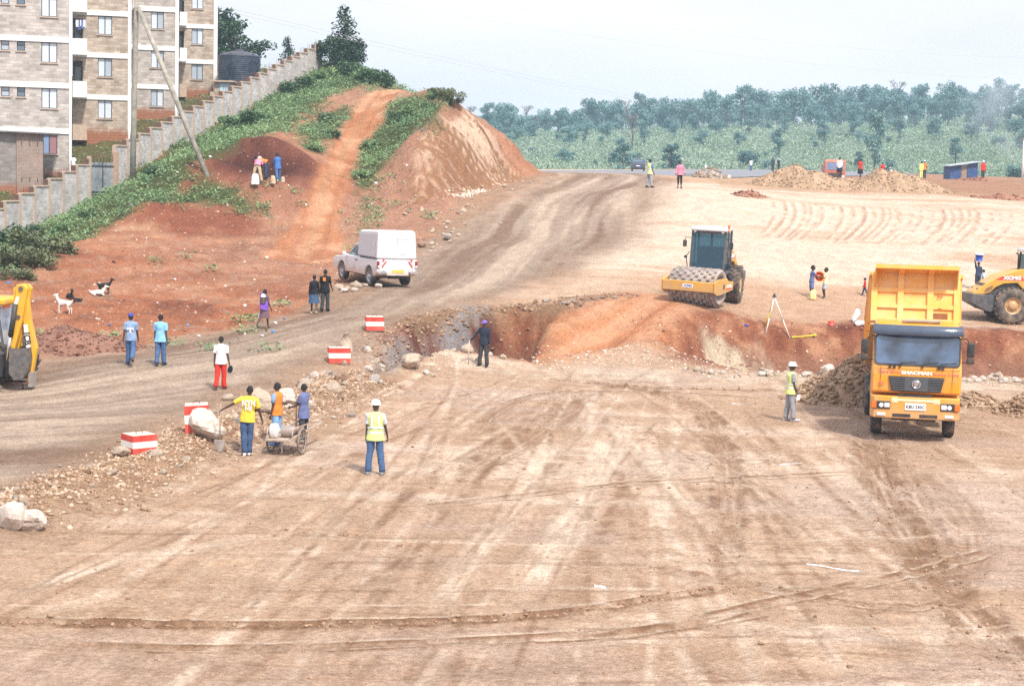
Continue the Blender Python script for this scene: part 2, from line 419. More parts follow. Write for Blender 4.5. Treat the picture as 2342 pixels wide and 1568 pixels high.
for i in range(170):            # faint single wheel lines running the length of the platform
    y0 = _rt.uniform(17, 46); x0 = _rt.uniform(-.34, .34) * y0 + _rt.uniform(-3, 3); ln = _rt.uniform(10, 34); a = _rt.gauss(.13 if x0 < 3 else -.04, .055); bnd = _rt.gauss(0, .002)
    L = [(x0 + a * t + bnd * t * t, y0 + t) for t in np.linspace(0, ln, 7)]
    FINE.append((L, _rt.uniform(.05, .13), _rt.random() < .5, _rt.uniform(.25, .7)))
for j in (0, 1, 11, 12, 16, 17, 13):     # paired sharp wheel edges of the darkest tracks
    L = TRK[j][0]
    for o_ in (-.20, .20):
        Q = []
        for i, p in enumerate(L):
            a_, b_ = L[max(i - 1, 0)], L[min(i + 1, len(L) - 1)]; dx, dy = b_[0] - a_[0], b_[1] - a_[1]; n_ = math.hypot(dx, dy) or 1; Q.append((p[0] - dy / n_ * o_, p[1] + dx / n_ * o_))
        FINE.append((Q, .065, False, 1.2)); FINE.append(([(x_, y_ + .13) for x_, y_ in Q], .05, True, .7))
for i in range(60):             # and crossing it, low in the picture
    y0 = _rt.uniform(17.5, 34); x0 = _rt.uniform(-12, 8); ln = _rt.uniform(5, 16); a = _rt.gauss(.06, .07)
    FINE.append(([(x0 + t, y0 + a * t + .004 * t * t) for t in np.linspace(0, ln, 6)], _rt.uniform(.05, .13), _rt.random() < .45, _rt.uniform(.3, .7)))

def base_height(x, y):
    """large-scale ground height without small lumps"""
    zr = surfR(x, y); zh = surfH(x, y)
    dh = sdpoly(x, y, HILLPOLY)
    dcut = sdpoly(x, y, CUTREG)
    wob = fbm(x, y, 2.5, 3, 91)
    zc = np.where(dcut > 0, zr + (1.3 + .2 * wob) * np.maximum(dcut, 0), zr + .42 * np.maximum(dh, 0) + 40 * sstep(92, 84, y) + 40 * sstep(-8, -11, x))
    z_hill = np.minimum(zh, zc)
    w = sstep(-.2, 2.5, dh)
    z = np.where(dh > 0, z_hill * w + zr * (1 - w), zr)
    pad = np.exp(-(((x + 6.3) ** 2 + (y - 76.5) ** 2) / 9.5) ** 2); z = z * (1 - pad) + 2.02 * pad      # level standing where the pickup is parked
    # excavations
    ho = sdpoly(x, y, HOLLOW_W); z = z - 1.0 * sstep(-.2, 2.2, ho + .4 * wob) * (dh > 0)
    n = fbm(x, y, 3.0, 4, 5) * .7
    pl = sdpoly(x, y, PIT_L) + n * .6; pr = sdpoly(x, y, PIT_R) + n * .6
    z = z - 2.5 * sstep(-.1, 1.3, pl) - np.where(pl > -.1, .25 * n, 0)
    z = z - .45 * sstep(0, 1.8, sdpoly(x, y, RAMP_W)) - 1.9 * sstep(-.2, 2.6, pr) - np.where(pr > .4, .28 * fbm(x, y, 1.6, 4, 15), 0)
    return z, dh, pl, pr
WIND = uvw([(-40, 1215, 33), (60, 1195, 34), (300, 1080, 38.5), (470, 1010, 43), (640, 950, 47), (740, 890, 53), (830, 860, 56.5)])
def full_height(x, y, detail=True):
    z, dh, pl, pr = base_height(x, y)
    hill = sstep(-.5, 1.5, dh)
    pit = np.maximum(sstep(-.8, .5, pl), sstep(-.8, .8, pr))
    plat = (1 - hill) * (1 - pit)
    fore = plat * sstep(64, 60, y)
    # rubble bank between haul road and platform
    dw, sw = dline(x, y, WIND)
    wh = np.exp(-(dw / (1.0 + .35 * fbm(x, y, 5, 2, 44))) ** 2) * (.42 + .2 * fbm(x, y, 2.2, 3, 40)) * sstep(60, 55, y)
    z = z + wh
    if detail:
        z = z + hill * (.36 * fbm(x, y, 3.2, 4, 1) + .16 * fbm(x, y, .9, 3, 2) + .10 * np.sin(z * 7.5 + 4 * fbm(x, y, 5, 3, 19)) * sstep(-.1, .3, fbm(x, y, 4, 2, 18)) * sstep(100, 92, y)) + pit * (.22 * fbm(x, y, 1.3, 4, 3) + .16 * np.abs(fbm(x, y * .5, .5, 3, 4)))
        z = z + plat * (.05 * fbm(x, y, 6, 3, 7) + .015 * fbm(x, y, .6, 3, 8))
        z = z + np.exp(-(dw / 1.1) ** 2) * .10 * fbm(x, y, .5, 3, 41)
        plateau = plat * sstep(66, 74, y) * sstep(150, 125, y)
        z = z + plateau * (.10 * fbm(x, y, 5, 3, 9) + .035 * fbm(x, y, .9, 3, 10))
        # broken clods along the lips of the excavations
        lip = np.maximum(np.exp(-((pl + .5) / .8) ** 2), np.exp(-((pr + .5) / .8) ** 2) * .5)
        z = z + lip * (.16 + .30 * fbm(x, y, .9, 3, 12)) * .8 * sstep(64.2, 66, y)
        # cut slope gullies
        dcut, sc = dline(x, y, CUTLINE)
        dk = sdpoly(x, y, CUTREG); cutm = sstep(.1, .8, dk) * sstep(7, 4.5, dk) * sstep(134, 128, y) * sstep(-8.2, -6.8, x)
        z = z + cutm * (.42 * fbm(sc + dk * 1.15, dk * .08, .85, 4, 13))
        if (y < 64).any():
            for L, w, tint, s, cr in TRK:
                xs = [p[0] for p in L]; ys = [p[1] for p in L]
                m = (x > min(xs) - 2) & (x < max(xs) + 2) & (y > min(ys) - 2) & (y < max(ys) + 2)
                if not m.any(): continue
                d, _ = dline(x[m], y[m], L)
                g = (-.030 * np.exp(-(d / w) ** 4) + .030 * np.exp(-((d - w * 1.05) / (.25 * w)) ** 2)) * s * (1 if tint == 0 else .4)
                if cr: g = g + .05 * np.exp(-((d - w * .9) / (.35 * w)) ** 2) * np.maximum(fbm(x[m], y[m], .35, 2, 31), 0)
                z[m] += g * fore[m]
    return z
def hgt(x, y):
    return float(full_height(np.array([float(x)]), np.array([float(y)]))[0])
_YS = np.r_[np.arange(16, 160, .15), np.arange(160, 258, .5)]
def ground(u, v, ymin=0, detail=True):
    """first point of the terrain seen along the ray through (u, v)"""
    r = ray(u, v); ys = _YS[_YS >= ymin]
    z = full_height(r.x * ys, ys.copy(), detail); rz = CAMZ + r.z * ys
    k = np.argmax(z >= rz)
    if z[k] < rz[k]: k = len(ys) - 1
    if k > 0:
        a = z[k - 1] - rz[k - 1]; b = z[k] - rz[k]; t = a / (a - b) if a != b else 1
        yy = ys[k - 1] + (ys[k] - ys[k - 1]) * t
    else: yy = ys[0]
    return Vector((r.x * yy, yy, float(CAMZ + r.z * yy)))
def gpoly(L, Yfar=None):
    return [tuple(ground(u, v, detail=False)[:2]) for u, v in L]

# ------------------------------------------------------------------ ground colours (natural soil types; roller marks carry painted relief shading)
TAN = (.55, .388, .275); TANL = (.72, .57, .445); TANB = (.43, .28, .175)
ROAD = (.40, .31, .24); ROADD = (.255, .165, .115); ROADL = (.53, .42, .325)
RED = (.41, .175, .095); REDD = (.20, .075, .048); ORANGE = (.50, .232, .118)
WHITE = (.68, .545, .43); PEACH = (.55, .37, .25)
GREEN = (.085, .12, .045); GREY = (.30, .30, .31); CREAM = (.66, .485, .36); CBROWN = (.335, .19, .108)
PATH = gpoly([(600, 590), (640, 540), (690, 470), (720, 400), (760, 330), (800, 262), (848, 210)]) + [(-10.2, 139), (-8.6, 139)] + gpoly([(905, 222), (880, 280), (830, 340), (800, 420), (770, 500), (800, 560), (760, 610)])
PATHC = gpoly([(700, 585), (725, 500), (752, 410), (795, 330), (838, 268), (875, 225)]) + [(-9.4, 139)]
VEG = [gpoly([(-30, 640), (60, 600), (140, 560), (260, 500), (330, 470), (420, 415), (480, 360), (560, 325), (640, 300), (700, 262), (790, 205), (850, 190), (840, 160)]) +
       [(-14, 165), (WX(150) - .2, 150), (WX(130) - .2, 130), (WX(115) - .2, 115), (WX(104) - .2, 104), (-40, 95)],
       gpoly([(690, 330), (680, 300), (730, 275), (770, 240), (820, 235), (800, 275), (760, 325), (720, 345)]),
       gpoly([(810, 432), (803, 375), (838, 312), (868, 256), (897, 228), (950, 226), (998, 226), (1025, 240), (985, 285), (945, 300), (905, 345), (870, 400)]) ,
       gpoly([(385, 420), (480, 412), (520, 440), (590, 460), (620, 500), (540, 495), (500, 470), (430, 455), (330, 470), (360, 440)])]
VEG2 = [(WX(104) - .6, 104), (WX(150) - .6, 150), (-40, 160), (-60, 110)]
ROADP = gpoly([(-250, 900), (0, 865), (100, 832), (300, 806), (420, 783), (560, 748), (700, 716), (800, 670), (900, 615), (1000, 560), (1100, 500), (1180, 440), (1240, 412), (1300, 400)]) + \
        [(0.5, 150), (0, 200), (14, 200), (10, 160)] + gpoly([(1520, 412), (1500, 470), (1400, 560), (1250, 640), (1100, 690), (980, 720), (880, 770), (760, 830), (640, 880), (560, 900), (420, 960), (250, 1040), (120, 1110), (0, 1175), (-250, 1260)])
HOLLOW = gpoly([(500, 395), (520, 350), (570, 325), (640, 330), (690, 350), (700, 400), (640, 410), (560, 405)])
BANK2 = gpoly([(300, 500), (340, 465), (420, 462), (500, 470), (590, 520), (560, 545), (470, 530), (380, 530)])
RAMP = uvw([(1215, 836, 63.3), (1260, 770, 67), (1320, 720, 70), (1420, 690, 73), (1560, 690, 74.5), (1560, 735, 70.5), (1500, 790, 67), (1480, 818, 66.2)])
GREYL = uvw([(836, 892, 55.6), (858, 830, 60), (890, 780, 63), (990, 745, 67), (1045, 735, 68.5), (1050, 705, 71), (1105, 705, 71), (1100, 760, 66), (1060, 770, 66), (960, 775, 65), (905, 830, 61.8), (880, 885, 57.5)])
ASPH = None
FACE = uvw([(905, 540, 98.5)]) + [(-6.5, 100.5), (-6.35, 107.4), (-4.0, 113.4), (-3.2, 120), (-1.5, 128), (6, 130), (6, 110), (0, 95)]
def mix(c, col, m):
    return c + (np.array(col) - c) * m[:, None]
def ground_colour(x, y, z):
    n1 = fbm(x, y, 7, 4, 21); n2 = fbm(x, y, 1.6, 4, 22); n3 = fbm(x, y, .5, 3, 23); n4 = fbm(x, y, 18, 3, 24)
    wx = x + .8 * n2; wy = y + 1.4 * fbm(x, y, 2.2, 3, 25)
    c = np.tile(np.array(TAN), (len(x), 1)).astype(float)
    # platform: pale and brown patches, scraper streaks across it
    st = fbm(x * .22, y, .45, 4, 26); st2 = fbm(x * .12, y, 1.6, 4, 27)
    c = mix(c, TANL, sstep(.05, .6, n1 * .6 + st2 * .7 + n2 * .25) * .75)
    c = mix(c, TANB, sstep(.0, .6, -n1 * .5 + st * .55 - st2 * .4 + n3 * .15) * .6)
    c = mix(c, (.50, .385, .335), sstep(.05, .4, fbm(x, y, 5.5, 3, 55) + .35 * st2) * .38); c = mix(c, (.27, .165, .105), sstep(.30, .55, fbm(x * .45, y, .16, 3, 56) + .35 * n1) * .35)
    # plateau beyond the pits
    dfoot, _ = dline(x, y, FOOT[6:15]); rside = 1 - sstep(5.5, 4.0, dfoot) * sstep(0.5, -.5, sdpoly(wx, wy, ROADP)) * (x < 3)
    d = sstep(64, 70, wy) * rside
    c = mix(c, (.38, .235, .15), (1 - rside) * .8)
    pl = np.array(PEACH) + (np.array(WHITE) - np.array(PEACH)) * sstep(-.35, .5, fbm(x, y * 2.2, 14, 4, 28) + .45 * fbm(x * .5, y * 2.0, 3, 3, 29) + .55 * sstep(78, 86, y) - .6 * sstep(108, 118, y))[:, None]
    c = c + (pl - c) * d[:, None]
    c = mix(c, (.50, .27, .16), sstep(.15, .7, fbm(x * .35, y * 1.5, 3.5, 4, 30)) * d * .6)
    c = mix(c, (.46, .31, .20), sstep(112, 120, wy) * (x > 14) * .7)
    c = mix(c, (.36, .19, .12), sstep(116, 124, wy) * sstep(24, 32, wx) * .7)
    # haul road with wheel tracks along it
    rp = sdpoly(wx, wy, ROADP)
    _, s = dline(x, y, FOOT); dl, _ = dline(x, y, FOOT[1:14])
    rm = sstep(-2.2, 1.6, rp + .9 * n1 + .5 * n2)
    lane = fbm(dl * 1.0, s * .05, 1.1, 4, 33); lane2 = fbm(dl, s * .04, .45, 3, 34)
    rc = np.tile(np.array(ROAD), (len(x), 1)); rc = mix(rc, ROADL, sstep(-.05, .4, lane + .45 * lane2 + .2 * n1)); rc = mix(rc, ROADD, sstep(.05, .5, -lane * .9 - .3 * lane2 + .15 * n2) * .85)
    rc = mix(rc, ROADD, sstep(2.2, .3, rp) * .65)
    c = c + (rc - c) * rm[:, None]
    # bare red hillside
    dh = sdpoly(wx, wy, HILLPOLY); hm = sstep(-.2, 1.3, dh)
    hc = np.tile(np.array(RED), (len(x), 1)); hc = mix(hc, (.46, .25, .155), sstep(-.05, .6, n1 * .6 + n2 * .5 + .25 * n4)); hc = mix(hc, REDD, sstep(.1, .7, -n1 * .4 - n2 * .6 + .3 * n3) * .8)
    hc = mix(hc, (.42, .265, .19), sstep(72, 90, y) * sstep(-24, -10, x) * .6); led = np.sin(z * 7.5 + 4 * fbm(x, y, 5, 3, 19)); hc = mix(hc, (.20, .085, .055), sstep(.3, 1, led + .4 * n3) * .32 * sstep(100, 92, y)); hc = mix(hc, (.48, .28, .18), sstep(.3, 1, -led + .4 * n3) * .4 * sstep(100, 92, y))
    hc = mix(hc, (.24, .11, .072), np.exp(-(((x + 16.5) / 4.0) ** 2 + ((y - 61) / 2.5) ** 2)) * .9)
    hc = mix(hc, (.42, .30, .22), sstep(.25, .6, n3) * .5)
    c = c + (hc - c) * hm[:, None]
    b2 = sstep(-1, 1, sdpoly(wx, wy, BANK2)); c = mix(c, (.27, .10, .058), b2 * .9)
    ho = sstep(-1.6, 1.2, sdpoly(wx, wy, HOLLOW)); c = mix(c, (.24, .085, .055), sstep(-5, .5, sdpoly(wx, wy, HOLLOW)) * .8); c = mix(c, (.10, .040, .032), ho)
    # cut slope: cream and brown streaks running down it
    _, sc = dline(x, y, CUTLINE); zr = surfR(x, y); rel = z - zr
    dk = sdpoly(x, y, CUTREG); cm = sstep(-.2, .5, dk + .3 * n3) * sstep(-.25, .25, sdpoly(x + .25 * n3, y, FACE) + .2 * n2) * sstep(140, 132, y)
    q = sc + 1.15 * dk; wv = .25 * fbm(sc, dk, 1.5, 2, 39)
    k = .5 * fbm(q + wv, dk * .10, .85, 3, 35) + .75 * fbm(q + wv, dk * .07, .32, 3, 37); k2 = fbm(sc, dk * .5, 5, 2, 36)
    cc = np.tile(np.array(CREAM), (len(x), 1)); cc = mix(cc, CBROWN, sstep(-.10, .13, k + .22 * k2 - .22 * sstep(1.0, 5.0, rel) + .22 * sstep(3.2, 0, rel)))
    cc = mix(cc, (.38, .19, .105), sstep(.0, .6, k2 + .2 * k) * .45); cc = mix(cc, RED, sstep(5.2, 6.6, rel + .7 * n2) * .8)
    cc = mix(cc, (.46, .22, .13), sstep(117, 120, y + .6 * n2) * .75)
    c = c + (cc - c) * cm[:, None]
    # track up the hill
    pm = sstep(-.35, .45, sdpoly(x + .14 * n2, y + .25 * n2, PATH)) * hm * (.45 + .55 * sstep(82, 92, y + 2 * n2)); pc = np.tile(np.array(ORANGE), (len(x), 1)); pc = mix(pc, (.59, .33, .20), sstep(-.1, .6, n2 + .5 * n1)); pc = mix(pc, (.43, .18, .095), sstep(.15, .7, -n2 + .4 * n3))
    dr, _ = dline(x, y, PATHC); pc = mix(pc, (.36, .16, .085), np.exp(-((dr - .75) / .22) ** 2) * .55 * sstep(-.5, .3, n3 + .3)); pc = mix(pc, (.42, .30, .17), np.exp(-(dr / .25) ** 2) * .35)
    c = c + (pc - c) * pm[:, None]
    # ground under the weeds
    vm = np.zeros(len(x))
    for V in VEG: vm = np.maximum(vm, sstep(-.6, .8, sdpoly(wx, wy, V) + .5 * n3))
    vm = np.maximum(vm, sstep(-.5, .5, sdpoly(wx, wy, VEG2)) * .9) * hm * (1 - pm)
    back = sstep(140, 150, y) * hm; vm = np.maximum(vm, back * (1 - pm))
    c = mix(c, GREEN, vm * .9)
    # pits
    d0, dh_, pl_, pr_ = None, None, None, None
    _, _, a, b = base_height(x, y)
    pm2 = np.maximum(sstep(-.9, .1, a), sstep(-1.4, .2, b)) * sstep(62.2, 63.4, y + .004 * (x - 5) ** 2 * 0 + .3 * n2)
    pcx = np.tile(np.array((.31, .125, .072)), (len(x), 1)); pcx = mix(pcx, (.46, .25, .15), sstep(-.15, .45, n2 * .7 + n3 * .5)); pcx = mix(pcx, (.155, .055, .042), sstep(.1, .6, -n2 - .3 * n3))
    pcx = mix(pcx, (.30, .155, .105), sstep(.35, -.6, z))
    for (cx, cy, rx, ry) in ((10.9, 67.2, 2.2, 2.3), (14.4, 67.0, 1.6, 1.6), (8.6, 68.3, 1.0, 1.2)):
        g = np.exp(-(((x - cx) / rx) ** 2 + ((y - cy) / ry) ** 2)); kk = fbm(x * 1.4, z * .5 + y * .25, .9, 4, 38)
        pcx = mix(pcx, (.56, .46, .34), sstep(.25, .6, g + .35 * kk) * sstep(-.3, .1, kk + .25))
    c = c + (pcx - c) * pm2[:, None]
    lipc = np.exp(-((a + .45) / .7) ** 2) * sstep(64.5, 66, y); c = mix(c, (.30, .19, .115), sstep(.2, .8, lipc + .3 * n3) * .9)
    gm = sstep(-.5, .3, sdpoly(x + .5 * n2, y + .5 * n3, GREYL)) * sstep(-.4, .25, n2 + .5 * n3 + .2); c = mix(c, GREY, gm * .85)
    rmp = sstep(-1.2, .6, sdpoly(wx, wy, RAMP)); rcx = np.tile(np.array((.55, .25, .125)), (len(x), 1)); rs_ = fbm((x * .87 - y * .49), (x * .49 + y * .87) * .12, .55, 4, 48); rcx = mix(rcx, (.62, .35, .21), sstep(.05, .5, rs_ + .3 * n2) * .8); rcx = mix(rcx, (.36, .15, .08), sstep(.05, .45, -rs_ - .2 * n2) * .8); c = c + (rcx - c) * (rmp * .9)[:, None]
    # near lip of the pits: pale gravel
    lip2 = np.exp(-((y - 61.0 + .0 * x) / 1.6) ** 2) * sstep(-5, 0, x); c = mix(c, (.58, .48, .37), lip2 * sstep(-.3, .5, n3 + .5 * n2) * (1 - pm2) * .8)
    # rubble bank
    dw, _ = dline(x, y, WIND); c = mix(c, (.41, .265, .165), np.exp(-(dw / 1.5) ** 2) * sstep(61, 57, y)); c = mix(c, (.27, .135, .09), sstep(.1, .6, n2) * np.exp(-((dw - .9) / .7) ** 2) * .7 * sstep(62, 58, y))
    # pad-foot roller marks on the plateau: slanting strokes, each ridge's shaded and lit side painted in
    for i in range(34):
        u0 = 1725 + i * 16.5 + 5 * math.sin(i * 2.3); v0 = 556 + 6 * math.sin(i * 1.3); v1 = 470 + 8 * math.sin(i * .9 + 1)
        A = at(u0, v0, 93.5 + .6 * math.sin(i)); B = at(u0 + 40 + 8 * math.sin(i * 1.7), v1, 107)
        t = (y - A.y) / (B.y - A.y); xx = A.x + (B.x - A.x) * t + .55 * np.sin(t * 3.1)
        m = sstep(-.05, .05, t) * sstep(1.05, .95, t) * sstep(-.35, .15, fbm(x * .25 + i, y * .8, .9, 3, 47) + .25 * math.sin(i * .55))
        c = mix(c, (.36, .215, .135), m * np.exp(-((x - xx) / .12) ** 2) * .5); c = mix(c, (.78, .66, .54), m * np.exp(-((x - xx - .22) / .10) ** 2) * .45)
    # wheel tracks
    fm = sstep(64, 60, y)
    for L, w, tint, sgt, cr in TRK:
        xs = [p[0] for p in L]; ys = [p[1] for p in L]
        m = (x > min(xs) - 2) & (x < max(xs) + 2) & (y > min(ys) - 2) & (y < max(ys) + 2)
        if not m.any(): continue
        dd, ss = dline(x[m], y[m], L); ww = w * (1 + .3 * n2[m])
        ends = sstep(0, 2.5, ss) * sstep(0, 2.5, ss.max() - ss)
        k = np.exp(-(dd / ww) ** 4) * sgt * ends * fm[m] * (.75 + .5 * n3[m])
        k2 = np.exp(-((dd - ww) / (.3 * ww)) ** 2) * sgt * ends * fm[m]
        streak = fbm(dd * 9, ss * .35, .8, 3, 81)
        k = k * np.clip(.75 + 1.1 * streak, 0, 1.4)
        cm_ = c[m]
        cm_ = mix(cm_, (.76, .62, .49) if tint else (.32, .195, .12), np.clip(k * 1.15, 0, 1))
        if cr: cm_ = mix(cm_, (.24, .145, .095), np.clip(k2 * sstep(-.1, .4, n3[m]) * .9, 0, 1))
        c[m] = cm_
    for L, w, lt, sgt in FINE:
        xs = [p[0] for p in L]; ys = [p[1] for p in L]
        m = (x > min(xs) - .5) & (x < max(xs) + .5) & (y > min(ys) - .5) & (y < max(ys) + .5)
        if not m.any(): continue
        dd, ss = dline(x[m], y[m], L); k = np.exp(-(dd / w) ** 2) * sgt * sstep(0, 1.5, ss) * sstep(0, 1.5, ss.max() - ss) * fm[m] * (1 - rm[m]) * np.clip(.6 + 1.2 * n3[m], 0, 1)
        c[m] = mix(c[m], (.76, .62, .49) if lt else (.28, .165, .10), np.clip(k, 0, 1))
    return np.clip(.95 * np.clip(c, .001, 1) ** 1.10 * (1 + .10 * n3 + .06 * n2)[:, None], .01, .9)

def ground_material():
    m, nt, b = _nt('soil')
    at_ = N(nt, 'ShaderNodeAttribute', attribute_name='soil'); g = N(nt, 'ShaderNodeNewGeometry')
    def noise(sc, det, rough=.6, ysc=1.0):
        mp = N(nt, 'ShaderNodeMapping'); mp.inputs['Scale'].default_value = (1, ysc, 1); nt.links.new(g.outputs['Position'], mp.inputs['Vector'])
        n = N(nt, 'ShaderNodeTexNoise'); n.inputs['Scale'].default_value = sc; n.inputs['Detail'].default_value = det; n.inputs['Roughness'].default_value = rough
        nt.links.new(mp.outputs[0], n.inputs['Vector']); return n
    na = noise(9, 6, .7); nb = noise(1.6, 5, .65, .8); nc = noise(30, 3, .7)
    def rng(n, lo, hi, a=.3, z=.7):
        r = N(nt, 'ShaderNodeMapRange'); r.inputs['From Min'].default_value = a; r.inputs['From Max'].default_value = z
        r.inputs['To Min'].default_value = lo; r.inputs['To Max'].default_value = hi; nt.links.new(n.outputs['Fac'], r.inputs['Value']); return r
    col = at_.outputs['Color']
    for r in (rng(na, .66, 1.34), rng(nb, .86, 1.14), rng(nc, .80, 1.20)):
        mx = N(nt, 'ShaderNodeMix', data_type='RGBA', blend_type='MULTIPLY'); mx.inputs[0].default_value = 1
        nt.links.new(col, mx.inputs[6]); nt.links.new(r.outputs[0], mx.inputs[7]); col = mx.outputs[2]
    # scattered small pale pebbles
    vo = N(nt, 'ShaderNodeTexVoronoi'); vo.inputs['Scale'].default_value = 3.2; nt.links.new(g.outputs['Position'], vo.inputs['Vector'])
    lt = N(nt, 'ShaderNodeMath', operation='LESS_THAN'); nt.links.new(vo.outputs['Distance'], lt.inputs[0]); lt.inputs[1].default_value = .17
    sx = N(nt, 'ShaderNodeSeparateColor'); nt.links.new(vo.outputs['Color'], sx.inputs[0])
    gt = N(nt, 'ShaderNodeMath', operation='GREATER_THAN'); nt.links.new(sx.outputs[0], gt.inputs[0]); gt.inputs[1].default_value = .72
    ml = N(nt, 'ShaderNodeMath', operation='MULTIPLY'); nt.links.new(lt.outputs[0], ml.inputs[0]); nt.links.new(gt.outputs[0], ml.inputs[1])
    m2 = N(nt, 'ShaderNodeMath', operation='MULTIPLY'); nt.links.new(ml.outputs[0], m2.inputs[0]); m2.inputs[1].default_value = .55
    pe = N(nt, 'ShaderNodeMix', data_type='RGBA'); nt.links.new(m2.outputs[0], pe.inputs[0]); nt.links.new(col, pe.inputs[6])
    pc = N(nt, 'ShaderNodeMix', data_type='RGBA'); nt.links.new(sx.outputs[1], pc.inputs[0]); pc.inputs[6].default_value = (.24, .15, .1, 1); pc.inputs[7].default_value = (.66, .56, .46, 1)
    nt.links.new(pc.outputs[2], pe.inputs[7])
    nt.links.new(pe.outputs[2], b.inputs['Base Color']); b.inputs['Roughness'].default_value = .95; b.inputs['Specular IOR Level'].default_value = .12
    bp = N(nt, 'ShaderNodeBump'); bp.inputs['Distance'].default_value = .10; bp.inputs['Strength'].default_value = .8
    ad = N(nt, 'ShaderNodeMath', operation='ADD'); nt.links.new(na.outputs['Fac'], ad.inputs[0]); nt.links.new(nc.outputs['Fac'], ad.inputs[1])
    nt.links.new(ad.outputs[0], bp.inputs['Height']); nt.links.new(bp.outputs[0], b.inputs['Normal'])
    return m
SOIL = ground_material()

def build_terrain():
    near_t = np.r_[np.linspace(-.80, -.36, 61)[:-1], np.linspace(-.36, .36, 1301), np.linspace(.36, .80, 61)[1:]]
    ys = [5.0]
    while ys[-1] < 262:
        y = ys[-1]
        ys.append(y + (.35 if y < 17 else max(.06, y * y / 19000) if y < 56 else .17 if y < 65 else .22 if y < 74 else .26 if y < 132 else .6 if y < 160 else 2.0))
    ys = np.array(ys); cut = int(np.searchsorted(ys, 65))
    parts = ((near_t, ys[:cut + 1]), (near_t[::2], ys[cut:]))
    pool = {0: [], 1: [], 2: []}
    for ta, yy in parts:
        T, Y = np.meshgrid(ta, yy); x = (T * Y).ravel(); y = Y.ravel(); z = full_height(x, y); C = ground_colour(x, y, z)
        ny, nx = T.shape; idx = np.arange(nx * ny).reshape(ny, nx)
        F = np.stack([idx[:-1, :-1], idx[:-1, 1:], idx[1:, 1:], idx[1:, :-1]], -1).reshape(-1, 4)
        fx = x[F].mean(1); fy = y[F].mean(1); reg = np.zeros(len(F), int); reg[(sdpoly(fx, fy, ROADP) > 0)] = 1; reg[(sdpoly(fx, fy, HILLPOLY) > 0)] = 2
        for k in range(3):
            if (reg == k).any():
                us, inv = np.unique(F[reg == k], return_inverse=True); pool[k].append((np.c_[x, y, z][us], C[us], inv.reshape(-1, 4)))
    for k, nm in enumerate(('ground', 'haul_road', 'hillside')):
        V = np.concatenate([p[0] for p in pool[k]]); C = np.concatenate([p[1] for p in pool[k]]); off = np.cumsum([0] + [len(p[0]) for p in pool[k]]); F = np.concatenate([p[2] + o for p, o in zip(pool[k], off)])
        me = np_mesh(nm, V, F, SOIL, True); ca = me.color_attributes.new('soil', 'FLOAT_COLOR', 'POINT')
        ca.data.foreach_set('color', np.c_[C, np.ones(len(C))].astype(np.float32).ravel()); tag(obj_from(nm, me), kind='structure')
    # far ground: valley floor and the wooded slope behind
    ta = np.linspace(-1.1, 1.1, 160); ys = np.r_[258, np.geomspace(264, 3200, 90)]
    T, Y = np.meshgrid(ta, ys); x = (T * Y).ravel(); y = Y.ravel(); z = far_height(x, y)
    ny, nx = T.shape; idx = np.arange(nx * ny).reshape(ny, nx)
    F = np.stack([idx[:-1, :-1], idx[:-1, 1:], idx[1:, 1:], idx[1:, :-1]], -1).reshape(-1, 4)
    o = obj_from('far_hills', np_mesh('far_hills', np.c_[x, y, z], F, mat('far_grass', (.085, .13, .055), .95, var=.35, scale=.05), True)); tag(o, kind='structure')
def far_height(x, y):
    ramp = 13.8 + .052 * np.clip(x, -120, 250)
    z = 6.0 + ramp * sstep(240, 660, y) * 1.15 + 6 * sstep(660, 1200, y) + 10 * sstep(1200, 3000, y)
    return z + sstep(264, 320, y) * 1.2 * fbm(x, y, 60, 3, 51)
